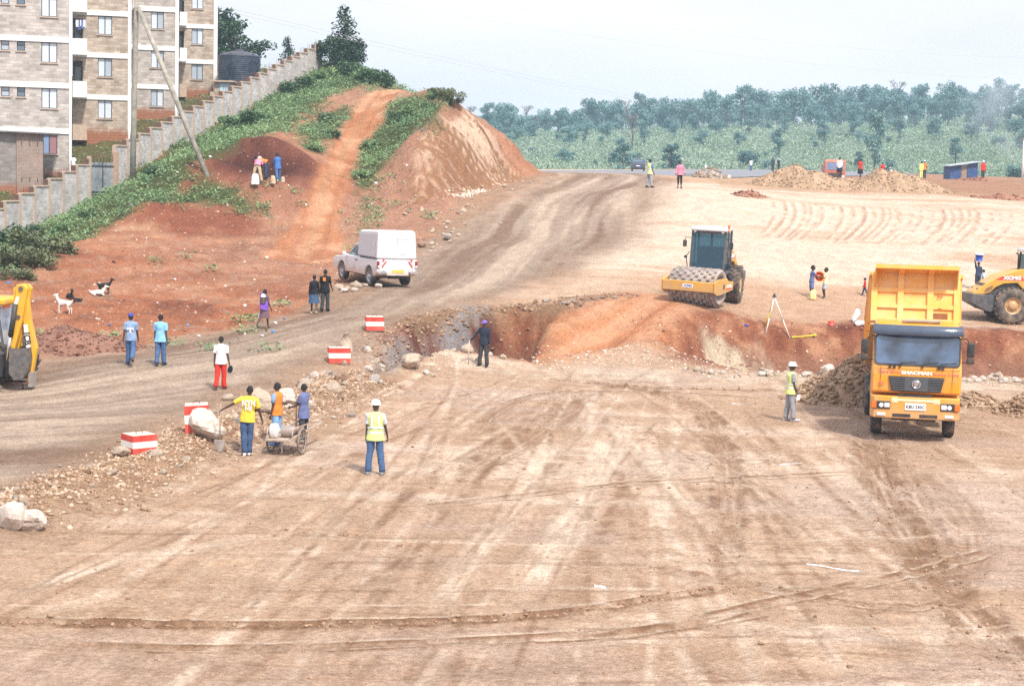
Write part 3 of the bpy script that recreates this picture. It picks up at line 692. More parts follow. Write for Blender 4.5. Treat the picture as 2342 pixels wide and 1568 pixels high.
# ------------------------------------------------------------------ masonry
def brickmat(name, c1, c2, mortar, stain=None, bw=.42, bh=.21, zst=.9):
    m, nt, b = _nt(name)
    tc = N(nt, 'ShaderNodeTexCoord'); sp = N(nt, 'ShaderNodeSeparateXYZ'); nt.links.new(tc.outputs['Object'], sp.inputs[0])
    ad = N(nt, 'ShaderNodeMath', operation='ADD'); nt.links.new(sp.outputs[0], ad.inputs[0]); nt.links.new(sp.outputs[1], ad.inputs[1])
    cb = N(nt, 'ShaderNodeCombineXYZ'); nt.links.new(ad.outputs[0], cb.inputs[0]); nt.links.new(sp.outputs[2], cb.inputs[1])
    br = N(nt, 'ShaderNodeTexBrick'); br.inputs['Scale'].default_value = 1; br.inputs['Brick Width'].default_value = bw; br.inputs['Row Height'].default_value = bh
    br.inputs['Mortar Size'].default_value = .014; br.inputs['Bias'].default_value = -.1; br.offset = .5
    br.inputs['Color1'].default_value = (*c1, 1); br.inputs['Color2'].default_value = (*c2, 1); br.inputs['Mortar'].default_value = (*mortar, 1)
    nt.links.new(cb.outputs[0], br.inputs['Vector'])
    n = N(nt, 'ShaderNodeTexNoise'); n.inputs['Scale'].default_value = 1.1; n.inputs['Detail'].default_value = 6; nt.links.new(tc.outputs['Object'], n.inputs['Vector'])
    mr = N(nt, 'ShaderNodeMapRange'); mr.inputs['From Min'].default_value = .3; mr.inputs['From Max'].default_value = .7; mr.inputs['To Min'].default_value = .80; mr.inputs['To Max'].default_value = 1.16; nt.links.new(n.outputs['Fac'], mr.inputs['Value'])
    mx = N(nt, 'ShaderNodeMix', data_type='RGBA', blend_type='MULTIPLY'); mx.inputs[0].default_value = 1; nt.links.new(br.outputs['Color'], mx.inputs[6]); nt.links.new(mr.outputs[0], mx.inputs[7])
    out = mx.outputs[2]
    if stain:
        n2 = N(nt, 'ShaderNodeTexNoise'); n2.inputs['Scale'].default_value = 2.5; n2.inputs['Detail'].default_value = 5; nt.links.new(tc.outputs['Object'], n2.inputs['Vector'])
        a = N(nt, 'ShaderNodeMath', operation='MULTIPLY_ADD'); nt.links.new(n2.outputs['Fac'], a.inputs[0]); a.inputs[1].default_value = 1.1; nt.links.new(sp.outputs[2], a.inputs[2])
        r = N(nt, 'ShaderNodeMapRange'); r.inputs['From Min'].default_value = zst + .75; r.inputs['From Max'].default_value = zst + .15; r.inputs['To Min'].default_value = 0; r.inputs['To Max'].default_value = .92; nt.links.new(a.outputs[0], r.inputs['Value'])
        m2 = N(nt, 'ShaderNodeMix', data_type='RGBA'); nt.links.new(r.outputs[0], m2.inputs[0]); nt.links.new(out, m2.inputs[6]); m2.inputs[7].default_value = (*stain, 1); out = m2.outputs[2]
    nt.links.new(out, b.inputs['Base Color']); b.inputs['Roughness'].default_value = .9; b.inputs['Specular IOR Level'].default_value = .2
    bp = N(nt, 'ShaderNodeBump'); bp.inputs['Distance'].default_value = .02; nt.links.new(br.outputs['Fac'], bp.inputs['Height']); bp.invert = True; nt.links.new(bp.outputs[0], b.inputs['Normal'])
    return m
STAIN = (.33, .13, .065)
BRICK_A = brickmat('stone_block_grey', (.52, .47, .43), (.33, .295, .27), (.54, .50, .46), STAIN)
BRICK_B = brickmat('stone_block_tan', (.52, .435, .355), (.32, .25, .195), (.52, .45, .38), STAIN)
BRICK_W = brickmat('stone_block_wall', (.56, .54, .535), (.38, .36, .36), (.64, .62, .61), (.40, .27, .19), .38, .2, .05)
WHITEP = mat('white_paint', (.80, .80, .80), .7, var=.05, scale=1.5, dirt=(.45, .36, .3), dirtf=.18)
CONC = mat('tan_concrete', (.48, .37, .29), .9, var=.15, scale=5)
DARKM = mat('dark_frame', (.055, .06, .065), .5, var=.1)
RUST = mat('rusty_iron', (.15, .08, .06), .85, var=.25)
def curtain_mat(name, a, b2):
    m, nt, b = _nt(name); tc = N(nt, 'ShaderNodeTexCoord')
    w = N(nt, 'ShaderNodeTexWave', bands_direction='X'); w.inputs['Scale'].default_value = 5; w.inputs['Distortion'].default_value = 1.5; nt.links.new(tc.outputs['Object'], w.inputs['Vector'])
    mx = N(nt, 'ShaderNodeMix', data_type='RGBA'); nt.links.new(w.outputs['Fac'], mx.inputs[0]); mx.inputs[6].default_value = (*a, 1); mx.inputs[7].default_value = (*b2, 1)
    nt.links.new(mx.outputs[2], b.inputs['Base Color']); b.inputs['Roughness'].default_value = .12; b.inputs['Specular IOR Level'].default_value = .7
    return m
PANE = [curtain_mat('curtained_glass', (.46, .53, .62), (.70, .76, .82)), curtain_mat('blue_curtain_glass', (.16, .24, .42), (.30, .40, .58)), curtain_mat('grey_curtain_glass', (.28, .33, .40), (.48, .54, .62)), curtain_mat('red_curtain_glass', (.30, .12, .12), (.36, .2, .22))]
PANED = glassmat('dark_glass', (.10, .14, .19), .06)

def holed_wall(mb, x0, x1, z0, z1, holes, y=0.0, dep=.16):
    xs = sorted({x0, x1, *[h[0] for h in holes], *[h[1] for h in holes]}); zs = sorted({z0, z1, *[h[2] for h in holes], *[h[3] for h in holes]})
    for a, b in zip(xs, xs[1:]):
        for c, d in zip(zs, zs[1:]):
            mx, mz = (a + b) / 2, (c + d) / 2
            if any(h[0] < mx < h[1] and h[2] < mz < h[3] for h in holes): continue
            mb.add([(a, y, c), (b, y, c), (b, y, d), (a, y, d)], [(0, 1, 2, 3)])
    for h in holes:
        a, b, c, d = h[:4]; e = y + (h[4] if len(h) > 4 else dep)
        if len(h) > 4: mb.add([(a, e, c), (b, e, c), (b, e, d), (a, e, d)], [(0, 1, 2, 3)])
        mb.add([(a, y, c), (a, y, d), (a, e, d), (a, e, c)], [(0, 1, 2, 3)]); mb.add([(b, y, d), (b, y, c), (b, e, c), (b, e, d)], [(0, 1, 2, 3)])
        mb.add([(a, y, d), (b, y, d), (b, e, d), (a, e, d)], [(0, 1, 2, 3)]); mb.add([(a, e, c), (b, e, c), (b, y, c), (a, y, c)], [(0, 1, 2, 3)])
def window(par, x0, x1, z0, z1, y, kind, small=False):
    f = MB(); t = .045
    for a, b, c, d in ((x0, x0 + t, z0, z1), (x1 - t, x1, z0, z1), (x0 + t, x1 - t, z0, z0 + t), (x0 + t, x1 - t, z1 - t, z1)):
        f.box(((a + b) / 2, y + .10, (c + d) / 2), (b - a, .05, d - c))
    xm = (x0 + x1) / 2
    if small: f.box((xm, y + .10, z0 + .6 * (z1 - z0)), (x1 - x0 - 2 * t, .045, t))
    else: f.box((xm, y + .10, (z0 + z1) / 2), (t * 1.3, .045, z1 - z0 - 2 * t))
    w = f.obj('window', DARKM, par)
    p = MB()
    e = y + .115
    if small: p.add([(x0 + t, e, z0 + t), (x1 - t, e, z0 + t), (x1 - t, e, z1 - t), (x0 + t, e, z1 - t)], [(0, 1, 2, 3)], 0); p.obj('pane', PANED if kind % 2 else PANE[2], w)
    else:
        a, b = ((0, 0), (0, 2), (2, 0), (1, 3), (2, 2), (0, 1))[kind]
        p.add([(x0 + t, e, z0 + t), (xm - t * .65, e, z0 + t), (xm - t * .65, e, z1 - t), (x0 + t, e, z1 - t)], [(0, 1, 2, 3)], 0)
        p.add([(xm + t * .65, e, z0 + t), (x1 - t, e, z0 + t), (x1 - t, e, z1 - t), (xm + t * .65, e, z1 - t)], [(0, 1, 2, 3)], 1)
        p.obj('pane', [PANE[a], PANE[b]], w)
    s = MB(); s.box((xm, y - .02, z0 - .045), (x1 - x0 + .16, .14, .07)); s.obj('sill', CONC, w)

def block(label, uL, uR, ucol, Y, vbase, vband, uw, brick, floors, small=None, balc=None, kinds=(0,), deep=9.0):
    um = (uw[0] + uw[1]) / 2
    zb = at(um, vbase, Y).z; z0 = at(um, vband, Y).z        # z0 = lowest ring beam centre
    P0 = at(um, vband, Y); sn, cs = math.sin(.25), math.cos(.25)      # the row is turned a little towards the road
    def X(u):
        k = ray(u, vband).x; return (k * P0.y - P0.x) / (cs - k * sn)
    x0, x1, xc = X(uL), X(uR), X(ucol)
    t = thing('apartment_block', label, 'building', (P0.x, Y, zb), .25)
    H = 3.0; zt = z0 - zb + H * floors
    holes = []; wx0, wx1 = X(uw[0]), X(uw[1])
    for k in range(floors + 1):
        zz = z0 - zb + H * (k - 1)
        holes.append((wx0, wx1, zz + H - .20 - 1.32, zz + H - .20))
    sm = []
    if small:
        for k in range(floors + 1):
            zz = z0 - zb + H * (k - 1)
            for a, b in small:
                sm.append((X(a), X(b), zz + H - .20 - .62, zz + H - .20))
    bal = []
    if balc:
        a, b = X(balc[0]), X(balc[1])
        for k in range(floors): bal.append((a + .03, a + (b - a) * .70, z0 - zb + H * k + .12, z0 - zb + H * k + 2.55, 1.5))
    m = MB(); holed_wall(m, x0, xc, -1.5, zt, holes + sm + bal)
    m.add([(x0, 0, -1.5), (x0, 0, zt), (x0, deep, zt), (x0, deep, -1.5)], [(0, 1, 2, 3)]); m.add([(xc, 0, zt), (xc, 0, -1.5), (xc, deep, -1.5), (xc, deep, zt)], [(0, 1, 2, 3)])
    m.add([(x0, deep, -1.5), (x0, deep, zt), (xc, deep, zt), (xc, deep, -1.5)], [(0, 1, 2, 3)])
    m.obj('wall', brick, t)
    r = MB(); r.box(((x0 + xc) / 2, deep / 2, zt + .1), (xc - x0 + .5, deep + .5, .2)); r.obj('roof', WHITEP, t)
    for k in range(floors + 1):
        zz = z0 - zb + H * k
        if zz > zt: break
        b = MB(); b.box(((x0 + xc) / 2, -.02, zz), (xc - x0 - .004, .12, .36)); b.obj('floor_band', WHITEP, t)
    c = MB(); c.box(((xc + x1) / 2 + .002, .3, (zt + (-.3)) / 2), (x1 - xc, .72, zt + .3)); c.obj('corner_column', WHITEP, t)
    for i, h in enumerate(holes): window(t, *h, 0, kinds[i % len(kinds)])
    for i, h in enumerate(sm): window(t, *h, 0, i, True)
    if balc:
        a, b = X(balc[0]), X(balc[1])
        for k in range(floors):
            zz = z0 - zb + H * k
            q = MB()
            q.box(((a + b) / 2, -.75, zz - .02), (b - a, 1.5, .18)); q.box(((a + b) / 2, -1.42, zz + .55), (b - a, .12, .96)); q.box((b - .06, -.68, zz + .55), (.12, 1.34, .96))
            q.obj('balcony', WHITEP, t)
            d = MB(); d.box((a + (b - a) * .36, 1.44, zz + 1.2), ((b - a) * .42, .08, 2.0)); d.obj('balcony_door', glassmat('green_grey_glass', (.16, .21, .22), .15), t)
        q = MB(); q.box(((a + b) / 2, -.7, .55), (b - a, 1.5, 1.1)); q.obj('balcony_wall', CONC, t, label='red stained low wall of the ground floor porch')
    return t

def buildings():
    block('nearest grey stone apartment block with small toilet windows, leftmost of the stepped row', -120, 164, 158, 114, 419, 299.5, (95, 131), BRICK_A, 5, small=[(3, 22), (39, 58)], kinds=(3, 0, 0, 0, 0, 0))
    block('tan stone apartment block with white balconies on its left, second of the stepped row', 166, 300, 292, 124.5, 323, 223, (224, 256), BRICK_B, 5, balc=(166, 199), kinds=(0, 1, 0, 0, 0, 0))
    block('grey stone apartment block right behind the wooden utility pole, third of the stepped row', 300, 408, 400, 135, 273, 199, (345, 374), BRICK_A, 5, balc=(303, 312), kinds=(2, 1, 1, 0, 0, 0))
    block('farthest stone apartment block beside the black water tank, rightmost of the stepped row', 408, 497, 488, 148, 225, 141.5, (438, 464), BRICK_B, 5, balc=(409, 425), kinds=(4, 2, 0, 0, 0, 0))
    cols = ((.75, .75, .78), (.08, .12, .30), (.7, .72, .76), (.12, .2, .5), (.70, .70, .74))
    for i, (u, dv) in enumerate(((177, 0), (181, 1), (185, 0), (189, 2), (194, 1))):
        p = at(u, 46, 122.6); m = MB(); w = .11; hh = (.5, .7, .45, .6, .5)[i]
        m.grid(lambda a, c: ((a - .5) * 2 * w * (1 + .1 * math.sin(c * 5 + i)), .03 * math.sin(a * 7 + i), -hh * c), 6, 6); o = m.obj('laundry', mat('laundry_%d' % i, cols[i], .9, var=.1), None, p); tag(o, 'washing hanging on the upper balcony between the first two apartment blocks', 'laundry', 'washing on the balcony')
    # outbuilding in front of the nearest block
    Y = 110.0; P0 = at(60, 400, Y); zt = at(60, 305, Y).z - P0.z; zb = at(60, 452, Y).z; ZT = at(60, 305, Y).z - zb
    def SX(u):
        k = ray(u, 400).x; return (k * P0.y - P0.x) / (math.cos(.25) - k * math.sin(.25))
    a, b, c = SX(-60), SX(98), SX(38)
    t = thing('outbuilding', 'low stone outbuilding with a flat iron roof in front of the nearest apartment block', 'shed', (P0.x, Y, zb), .25)
    m = MB(); m.box(((a + c) / 2, 1.2, ZT / 2 - .4), (c - a, 2.4, ZT + .8)); m.obj('wall', brickmat('stone_block_dark', (.30, .27, .25), (.2, .18, .165), (.36, .33, .3), STAIN), t)
    m = MB(); m.box(((c + b) / 2 + .002, 1.18, ZT / 2 - .4), (b - c, 2.6, ZT + .8)); m.obj('wall', brickmat('small_brick', (.36, .27, .22), (.28, .2, .165), (.38, .3, .26), STAIN, .22, .09, .7), t, label='smooth small brick end of the outbuilding with rows of slits')
    m = MB()
    for i in range(3):
        for f in (.84, .28): m.box((c + (b - c) * (.2 + .3 * i), -.13, ZT * f), (.05, .02, .3))
    m.obj('vent_slits', DARKM, t)
    m = MB(); m.box(((a + b) / 2 + .45, 1.1, ZT + .06), (b - a + 1.2, 3.2, .09), rot=(0, .02, 0)); m.obj('roof', mat('weathered_iron', (.20, .19, .18), .7, .3, var=.3, scale=2), t)
    # stepped boundary wall
    t = thing('boundary_wall', 'long grey stone boundary wall stepping up the hill with tan posts and iron spikes', 'wall', (0, 0, 0))
    dY = 1.64; y = 98.8; k = 0
    while y < 150:
        yc = y + dY / 2; zt = 4.59 + .277 * (yc - 102.4); zb = zt - 3.0
        p0 = Vector((WX(y), y, 0)); p1 = Vector((WX(y + dY), y + dY, 0)); ang = math.atan2(p1.y - p0.y, p1.x - p0.x); L = (p1 - p0).length
        M = Matrix.Translation(p0) @ rotm(0, 0, ang)
        gate = 112.6 < yc < 114.9
        if not gate:
            m = MB(); m.box((L / 2, 0, (zt + zb) / 2), (L - .16, .16, zt - zb), M=M); m.obj('wall_panel', BRICK_W, t)
            m = MB(); m.box((L / 2, -.02, zt + .05), (L - .16, .24, .1), M=M, bev=.015); m.obj('coping', CONC, t)
            m = MB()
            for q in range(4): m.tube([M @ Vector((.25 + q * .33, 0, zt + .1)), M @ Vector((.25 + q * .33 + random.uniform(-.04, .04), 0, zt + .1 + random.uniform(.3, .5)))], .014, 5)
            m.box((L - .30, 0, zt + .28), (.34, .16, .36), M=M)
            m.obj('spikes', RUST, t)
        if 113.5 < yc < 114.9: y += dY; k += 1; continue
        m = MB(); zp = zt + .05 if not gate else zt + .2
        m.box((0, -.03, (zp + zb) / 2), (.16, .26, zp - zb), M=M); m.obj('post', CONC, t)
        y += dY; k += 1
    # gate
    g0 = Vector((WX(112.1), 112.1, 0)); g1 = Vector((WX(115.1), 115.1, 0)); zg = WZ(113.5) - .35; ang = math.atan2(g1.y - g0.y, g1.x - g0.x); L = (g1 - g0).length
    t = thing('metal_gate', 'grey metal gate with flaking white paint in the stone boundary wall', 'gate', (g0.x, g0.y, zg), ang)
    m = MB(); m.box((L / 2, -.02, 1.08), (L - .1, .05, 2.1)); m.obj('gate_leaf', mat('flaking_gate', (.30, .33, .38), .55, .3, var=.2, dirt=(.62, .64, .68), dirtf=.5, dscale=1.6), t)
    m = MB(); m.box((L * .5, -.07, 1.08), (.05, .05, 2.1)); m.box((L / 2, -.07, .2), (L - .12, .04, .06)); m.box((L / 2, -.07, 1.9), (L - .12, .04, .06)); m.obj('gate_frame', DARKM, t)
    m = MB()
    for q in range(8): m.tube([(.1 + q * (L - .2) / 7, 0, 2.13), (.1 + q * (L - .2) / 7, 0, 2.75)], .02, 5)
    m.obj('spikes', RUST, t)
    m = MB(); m.box((L + .1, -.1, 1.4), (.34, .34, 2.9)); m.obj('gate_post', mat('stained_post', (.46, .31, .22), .9, var=.2), t)
    # water tank and pump house
    p = at(547, 185, 146.5); zt = at(547, 127, 146.5).z; zb = zt - 3.2; r = 1.78
    t = thing('water_tank', 'large black plastic water tank standing behind the boundary wall', 'tank', (p.x, p.y, zb))
    m = MB(); pr = [(0, 0), (r, 0)]
    for i in range(9):
        z = .1 + i * .34; pr += [(r, z), (r + .014, z + .04), (r + .014, z + .10), (r, z + .14), (r, z + .17), (r + .014, z + .21), (r + .014, z + .27), (r, z + .31)]
    pr += [(r - .02, 3.15)]; m.lathe(pr, n=40); tk = m.obj('body', mat('black_plastic', (.022, .03, .055), .38, var=.2, dirt=(.12, .14, .18), dirtf=.25), t)
    m = MB(); m.lathe([(r - .02, 3.15), (r * .8, 3.36), (.42, 3.55), (.36, 3.55), (.36, 3.72), (0, 3.74)], n=40); m.obj('lid', mat('tank_lid', (.055, .06, .075), .4), t)
    m = MB()
    for q in range(10):
        a = 2 * PI * q / 10; m.bar((.45 * math.cos(a), .45 * math.sin(a), 3.56), (r * .95 * math.cos(a), r * .95 * math.sin(a), 3.24), .07, .05)
    m.obj('lid_ribs', MATS['black_plastic'], t)
    m = MB(); m.box((0, 0, -1.2), (4.2, 4.2, 2.4)); m.obj('plinth', CONC, t)
    p = at(511, 205, 137.5); zt = at(511, 184, 137.5).z
    t = thing('pump_house', 'tiny stone pump house with a pale blue door below the black water tank', 'shed', (p.x, p.y, zt - 2.2))
    m = MB(); m.box((0, .6, .9), (1.45, 1.2, 2.3)); m.obj('wall', BRICK_B, t)
    m = MB(); m.box((0, .5, 2.12), (1.85, 1.7, .12)); m.obj('roof', CONC, t)
    m = MB(); m.box((.14, -.03, 1.15), (.85, .05, 1.6)); m.obj('door', mat('pale_blue_paint', (.42, .62, .74), .6), t)
    p = at(2338, 410, 175); z = hgt(p.x, p.y); t = thing('marker_post', 'thin pale post standing at the right edge beyond the blue shack', 'post', (p.x, p.y, z)); m = MB(); m.tube([(0, 0, -.2), (0, 0, 4.2)], [.12, .10], 8); m.obj('shaft', WHITEP, t); m = MB(); m.box((0, 0, 4.25), (.3, .3, .12)); m.obj('cap', CONC, t)
    # wooden utility pole, its prop and the cables
    wood = mat('weathered_pole', (.30, .28, .235), .9, var=.3, scale=3, bump=.02)
    b = ground(303, 413); top = at(314, -75, b.y)
    t = thing('utility_pole', 'tall upright weathered wooden utility pole in front of the boundary wall', 'pole', b)
    m = MB(); d = top - b; m.tube([d * -.04, d * .3, d * .7, d], [.19, .175, .155, .14], 12); m.obj('shaft', wood, t)
    m = MB(); m.bar((d.x - .9, d.y, d.z - .4), (d.x + .9, d.y, d.z - .4), .1, .12); m.obj('cross_arm', wood, t)
    p = ground(472, 398); e = at(317, 18, b.y - .25)
    t = thing('prop_pole', 'slanting wooden prop pole leaning from the red bank up to the upright pole', 'pole', p)
    d = e - p; m = MB(); m.tube([d * -.03, d * .5, d], [.165, .15, .13], 12); m.obj('shaft', wood, t)
    cab = mat('cable', (.36, .36, .38), .6)
    for i, (u0, v0, u1, v1, Y0, Y1, sag) in enumerate(((318, -30, 2700, 330, b.y, 330, 9), (322, -22, 2700, 300, b.y, 330, 11), (600, -40, 2700, 175, 130, 300, 6), (700, -60, 2700, 120, 130, 300, 6))):
        A, B = at(u0, v0, Y0), at(u1, v1, Y1)
        m = MB(); m.tube([A.lerp(B, k / 30) - Vector((0, 0, sag * 4 * (k / 30) * (1 - k / 30))) * .5 for k in range(31)], .0075, 5)
        o = m.obj('overhead_cable', cab); tag(o, ('lowest thin overhead cable running right from the utility pole', 'second lowest thin overhead cable crossing the sky', 'third thin overhead cable from the bottom, high in the pale sky', 'topmost thin overhead cable high in the pale sky')[i], 'cable', 'overhead cables')

# ------------------------------------------------------------------ vegetation
def rnd_unit(n):
    v = np.random.normal(size=(n, 3)); return v / np.linalg.norm(v, axis=1)[:, None]
def leaf_quads(P, size, up=0.35, aspect=.55):
    """one small bent-free leaf quad per point"""
    n = len(P); nrm = rnd_unit(n); nrm[:, 2] = np.abs(nrm[:, 2]) + up; nrm /= np.linalg.norm(nrm, axis=1)[:, None]
    a = np.cross(nrm, rnd_unit(n)); a /= np.linalg.norm(a, axis=1)[:, None] + 1e-9; b = np.cross(nrm, a)
    s = (np.broadcast_to(size, (n,)) * np.random.uniform(.6, 1.35, n))[:, None]
    V = np.stack([P - a * s, P - b * s * aspect, P + a * s, P + b * s * aspect], 1).reshape(-1, 3)
    return V, np.arange(4 * n).reshape(-1, 4)
LEAF_D = leafmat('dark_leaf', (.035, .075, .038), (.11, .19, .085), trans=.2)
LEAF_M = leafmat('weed_leaf', (.07, .16, .075), (.36, .48, .22), trans=.25, scale=.2)
LEAF_B = leafmat('bush_leaf', (.065, .09, .045), (.24, .26, .13), trans=.2, scale=.5)
LEAF_F = leafmat('haze_tinted_leaf', (.04, .12, .12), (.28, .44, .40), trans=.3, scale=.08)  # bluish tint of distant haze is put into the leaf colour
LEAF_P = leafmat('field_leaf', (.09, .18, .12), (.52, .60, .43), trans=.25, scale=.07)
BARK = mat('bark', (.13, .10, .08), .9, var=.3)
def crown_pts(n, clumps, sp):
    c = np.array(clumps); k = np.random.choice(len(c), n, p=c[:, 3] ** 2 / (c[:, 3] ** 2).sum())
    d = rnd_unit(n) * (np.random.rand(n, 1) ** .45); d[:, 2] *= sp
    return c[k, :3] + d * c[k, 3:4]
def tree_kind(kind, seed):
    rs = random.Random(seed); cl = []
    if kind == 'round':          # broad crown, height 1
        for i in range(15):
            a = rs.uniform(0, 2 * PI); r = rs.uniform(0, .36); z = rs.uniform(.22, .88); k = 1 - abs(z - .52) * 1.1
            cl.append((r * math.cos(a) * k, r * math.sin(a) * k, z, rs.uniform(.11, .18)))
        n, ls, tr = 1900, .030, [(0, 0, 0), (.01, 0, .3), (.0, .01, .6)]
    elif kind == 'tall':
        for i in range(16):
            a = rs.uniform(0, 2 * PI); z = rs.uniform(.22, .95); r = rs.uniform(.02, .17) * (1 - .6 * abs(z - .55)); cl.append((r * math.cos(a), r * math.sin(a), z, rs.uniform(.07, .12)))
        n, ls, tr = 1400, .026, [(0, 0, 0), (.01, 0, .4), (0, 0, .85)]
    elif kind == 'conifer':
        for i in range(20):
            z = .12 + .85 * i / 19; w = (1 - z) * .36 + .03; a = rs.uniform(0, 2 * PI); cl.append((w * .55 * math.cos(a), w * .55 * math.sin(a), z, .07 + w * .35))
        n, ls, tr = 2600, .022, [(0, 0, 0), (0, 0, .5), (0, 0, .95)]
    elif kind == 'umbrella':     # layered flat topped
        for i in range(14):
            a = rs.uniform(0, 2 * PI); r = rs.uniform(.0, .5); z = rs.choice((.55, .7, .86)) + rs.uniform(-.04, .04); cl.append((r * math.cos(a), r * math.sin(a), z - r * .22, rs.uniform(.12, .2)))
        n, ls, tr = 2400, .024, [(0, 0, 0), (.03, 0, .35), (.0, .03, .75)]
    else:                        # bare, thin branches with a veil of twigs
        for i in range(12):
            a = rs.uniform(0, 2 * PI); z = rs.uniform(.45, .95); r = rs.uniform(.05, .2); cl.append((r * math.cos(a), r * math.sin(a), z, .09))
        n, ls, tr = 420, .020, [(0, 0, 0), (.01, 0, .4), (0, 0, .9)]
    P = crown_pts(n, cl, .85 if kind != 'umbrella' else .42); V, Fq = leaf_quads(P, ls)
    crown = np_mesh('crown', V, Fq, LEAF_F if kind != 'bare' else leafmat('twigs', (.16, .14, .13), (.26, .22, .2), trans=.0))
    m = MB(); m.tube([Vector(p) for p in tr], [.022, .017, .006], 7)
    for c in cl[:9]:
        b = Vector((0, 0, max(.2, c[2] - .22))); m.tube([b, b.lerp(Vector(c[:3]), .5) + Vector((0, 0, .02)), Vector(c[:3])], [.010, .007, .003], 5)
    return crown, m.mesh('trunk', BARK)
def put_tree(name, label, kinds, loc, h, w=1.0, group=None, rz=None, crown_mat=None, cat='tree'):
    cm, tm = kinds
    t = thing(name, label, cat, loc, random.uniform(0, 6.28) if rz is None else rz, group); t.scale = (h * w, h * w, h)
    c = obj_from('crown', cm, t); obj_from('trunk', tm, t)
    if crown_mat:
        c.data = cm.copy(); c.data.materials.clear(); c.data.materials.append(crown_mat)
    return t
def bush_mesh(n, ls, seed, m):
    rs = random.Random(seed); cl = [(rs.uniform(-.6, .6), rs.uniform(-.6, .6), rs.uniform(.15, .62), rs.uniform(.25, .42)) for i in range(9)]
    P = crown_pts(n, cl, .9); P[:, 2] = np.abs(P[:, 2]); V, F = leaf_quads(P, ls); return np_mesh('foliage', V, F, m)
def vegetation():
    # weeds over the upper hill: nobody could count them
    P = []
    def area(poly, dens, hh):
        px = [p[0] for p in poly]; py = [p[1] for p in poly]; A = (max(px) - min(px)) * (max(py) - min(py)); n = int(A * dens)
        x = np.random.uniform(min(px), max(px), n); y = np.random.uniform(min(py), max(py), n)
        n2 = fbm(x, y, 1.4, 3, 61); k = (sdpoly(x, y, poly) + .9 * n2 > .35 - 1.6 * np.random.rand(n) ** 3) & (y < 168) & (sdpoly(x, y, HILLPOLY) > .3) & (sdpoly(x, y, PATH) < .15)
        x, y = x[k], y[k]; z = full_height(x, y); h = hh * (.55 + .9 * np.clip(fbm(x, y, 2.4, 3, 62) + .35, 0, 1.4))
        for i in range(7):
            a = np.random.normal(0, .16, (len(x), 2)); P.append(np.c_[x + a[:, 0], y + a[:, 1], z + h * np.random.uniform(.05, 1, len(x))])
    for v in VEG: area(v, 14, .42)
    area(gpoly([(800, 430), (830, 345), (905, 240), (1020, 245), (940, 330), (880, 520), (830, 500)]), .9, .22)
    area([(WX(104) - .6, 106), (WX(148) - .6, 148), (-32, 148), (-42, 112)], 2.2, .2)
    area([(-30, 148), (-5, 138), (0, 150), (-6, 170), (-30, 172)], 5, .5)
    # scattered tufts on the red slope and along the road edge
    for u, v in ((80, 770), (255, 775), (480, 800), (545, 735), (610, 800), (560, 760), (575, 735), (395, 790), (475, 620), (640, 700), (600, 480), (430, 590), (360, 600), (690, 470), (985, 490), (980, 500), (600, 425), (670, 440), (855, 500), (840, 480), (905, 470), (870, 420)):
        c = ground(u, v); n = 60; a = np.random.normal(0, .28, (n, 2)); P.append(np.c_[c.x + a[:, 0], c.y + a[:, 1], c.z + .3 * np.random.rand(n)])
    P = np.concatenate(P); V, F = leaf_quads(P, .05 + .08 * np.random.rand(len(P)) ** 2, .6, .45)
    tag(obj_from('weeds', np_mesh('weeds', V, F, LEAF_M)), 'low green weeds and grass covering the upper hill', 'weeds', kind='stuff')
    # shrubs one can tell apart
    bm = [bush_mesh(1100, .075, s, m) for s, m in ((1, LEAF_B), (2, LEAF_M), (3, LEAF_D), (4, LEAF_B))]
    spots = [(25, 600, 1.5, 0), (80, 575, 1.5, 0), (125, 570, 1.2, 3), (10, 560, 1.3, 2), (60, 540, 1.1, 2), (150, 520, .9, 1), (200, 490, .8, 2), (40, 630, .9, 3), (110, 600, 1.0, 0), (350, 395, 1.0, 2), (330, 405, .7, 1),
             (545, 285, 1.25, 2), (575, 275, 1.3, 2), (520, 300, 1.0, 2), (600, 265, 1.0, 1), (500, 270, .9, 1), (660, 205, 1.3, 2), (640, 220, 1.0, 1), (700, 190, 1.3, 2), (735, 175, 1.3, 1), (760, 170, 1.5, 1), (800, 168, 1.6, 2), (830, 175, 1.5, 1), (855, 180, 1.7, 2), (880, 190, 1.5, 2),
             (1010, 215, 1.2, 2), (1030, 220, 1.1, 0), (1040, 228, .7, 3), (990, 215, .8, 1), (460, 330, .8, 2), (430, 350, .8, 1), (760, 305, .9, 2), (715, 335, .8, 1), (745, 270, .8, 2), (850, 330, .9, 1), (905, 270, .9, 2), (940, 250, .9, 1), (830, 395, .8, 1), (980, 240, .8, 2)]
    for i, (u, v, r, k) in enumerate(spots):
        p = ground(u, v + 8, 70); o = obj_from('shrub', bm[k], None, p - Vector((0, 0, .1)), (0, 0, random.uniform(0, 6.3)), (r, r, r * random.uniform(.75, 1.1)))
        lab = ('dry olive leaved shrub growing on the hill below the stone wall', 'leafy mid green shrub among the weeds on the hill', 'dark green dense shrub on the hill', 'dry olive leaved shrub growing on the hill below the stone wall')[k]
        tag(o, lab, 'shrub', ('olive shrubs on the hill', 'leafy green shrubs on the hill', 'dark shrubs on the hill', 'olive shrubs on the hill')[k])
    K = {k: [tree_kind(k, s) for s in range(n)] for k, n in (('round', 4), ('tall', 3), ('conifer', 2), ('umbrella', 2), ('bare', 2))}
    # trees on the hill top
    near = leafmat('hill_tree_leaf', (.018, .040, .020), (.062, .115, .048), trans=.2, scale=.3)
    p = at(540, 190, 172); put_tree('tree', 'broad dark layered tree rising behind the black water tank', K['umbrella'][0], (p.x - .4, p.y, 14.2), 8.2, 1.25, crown_mat=near)
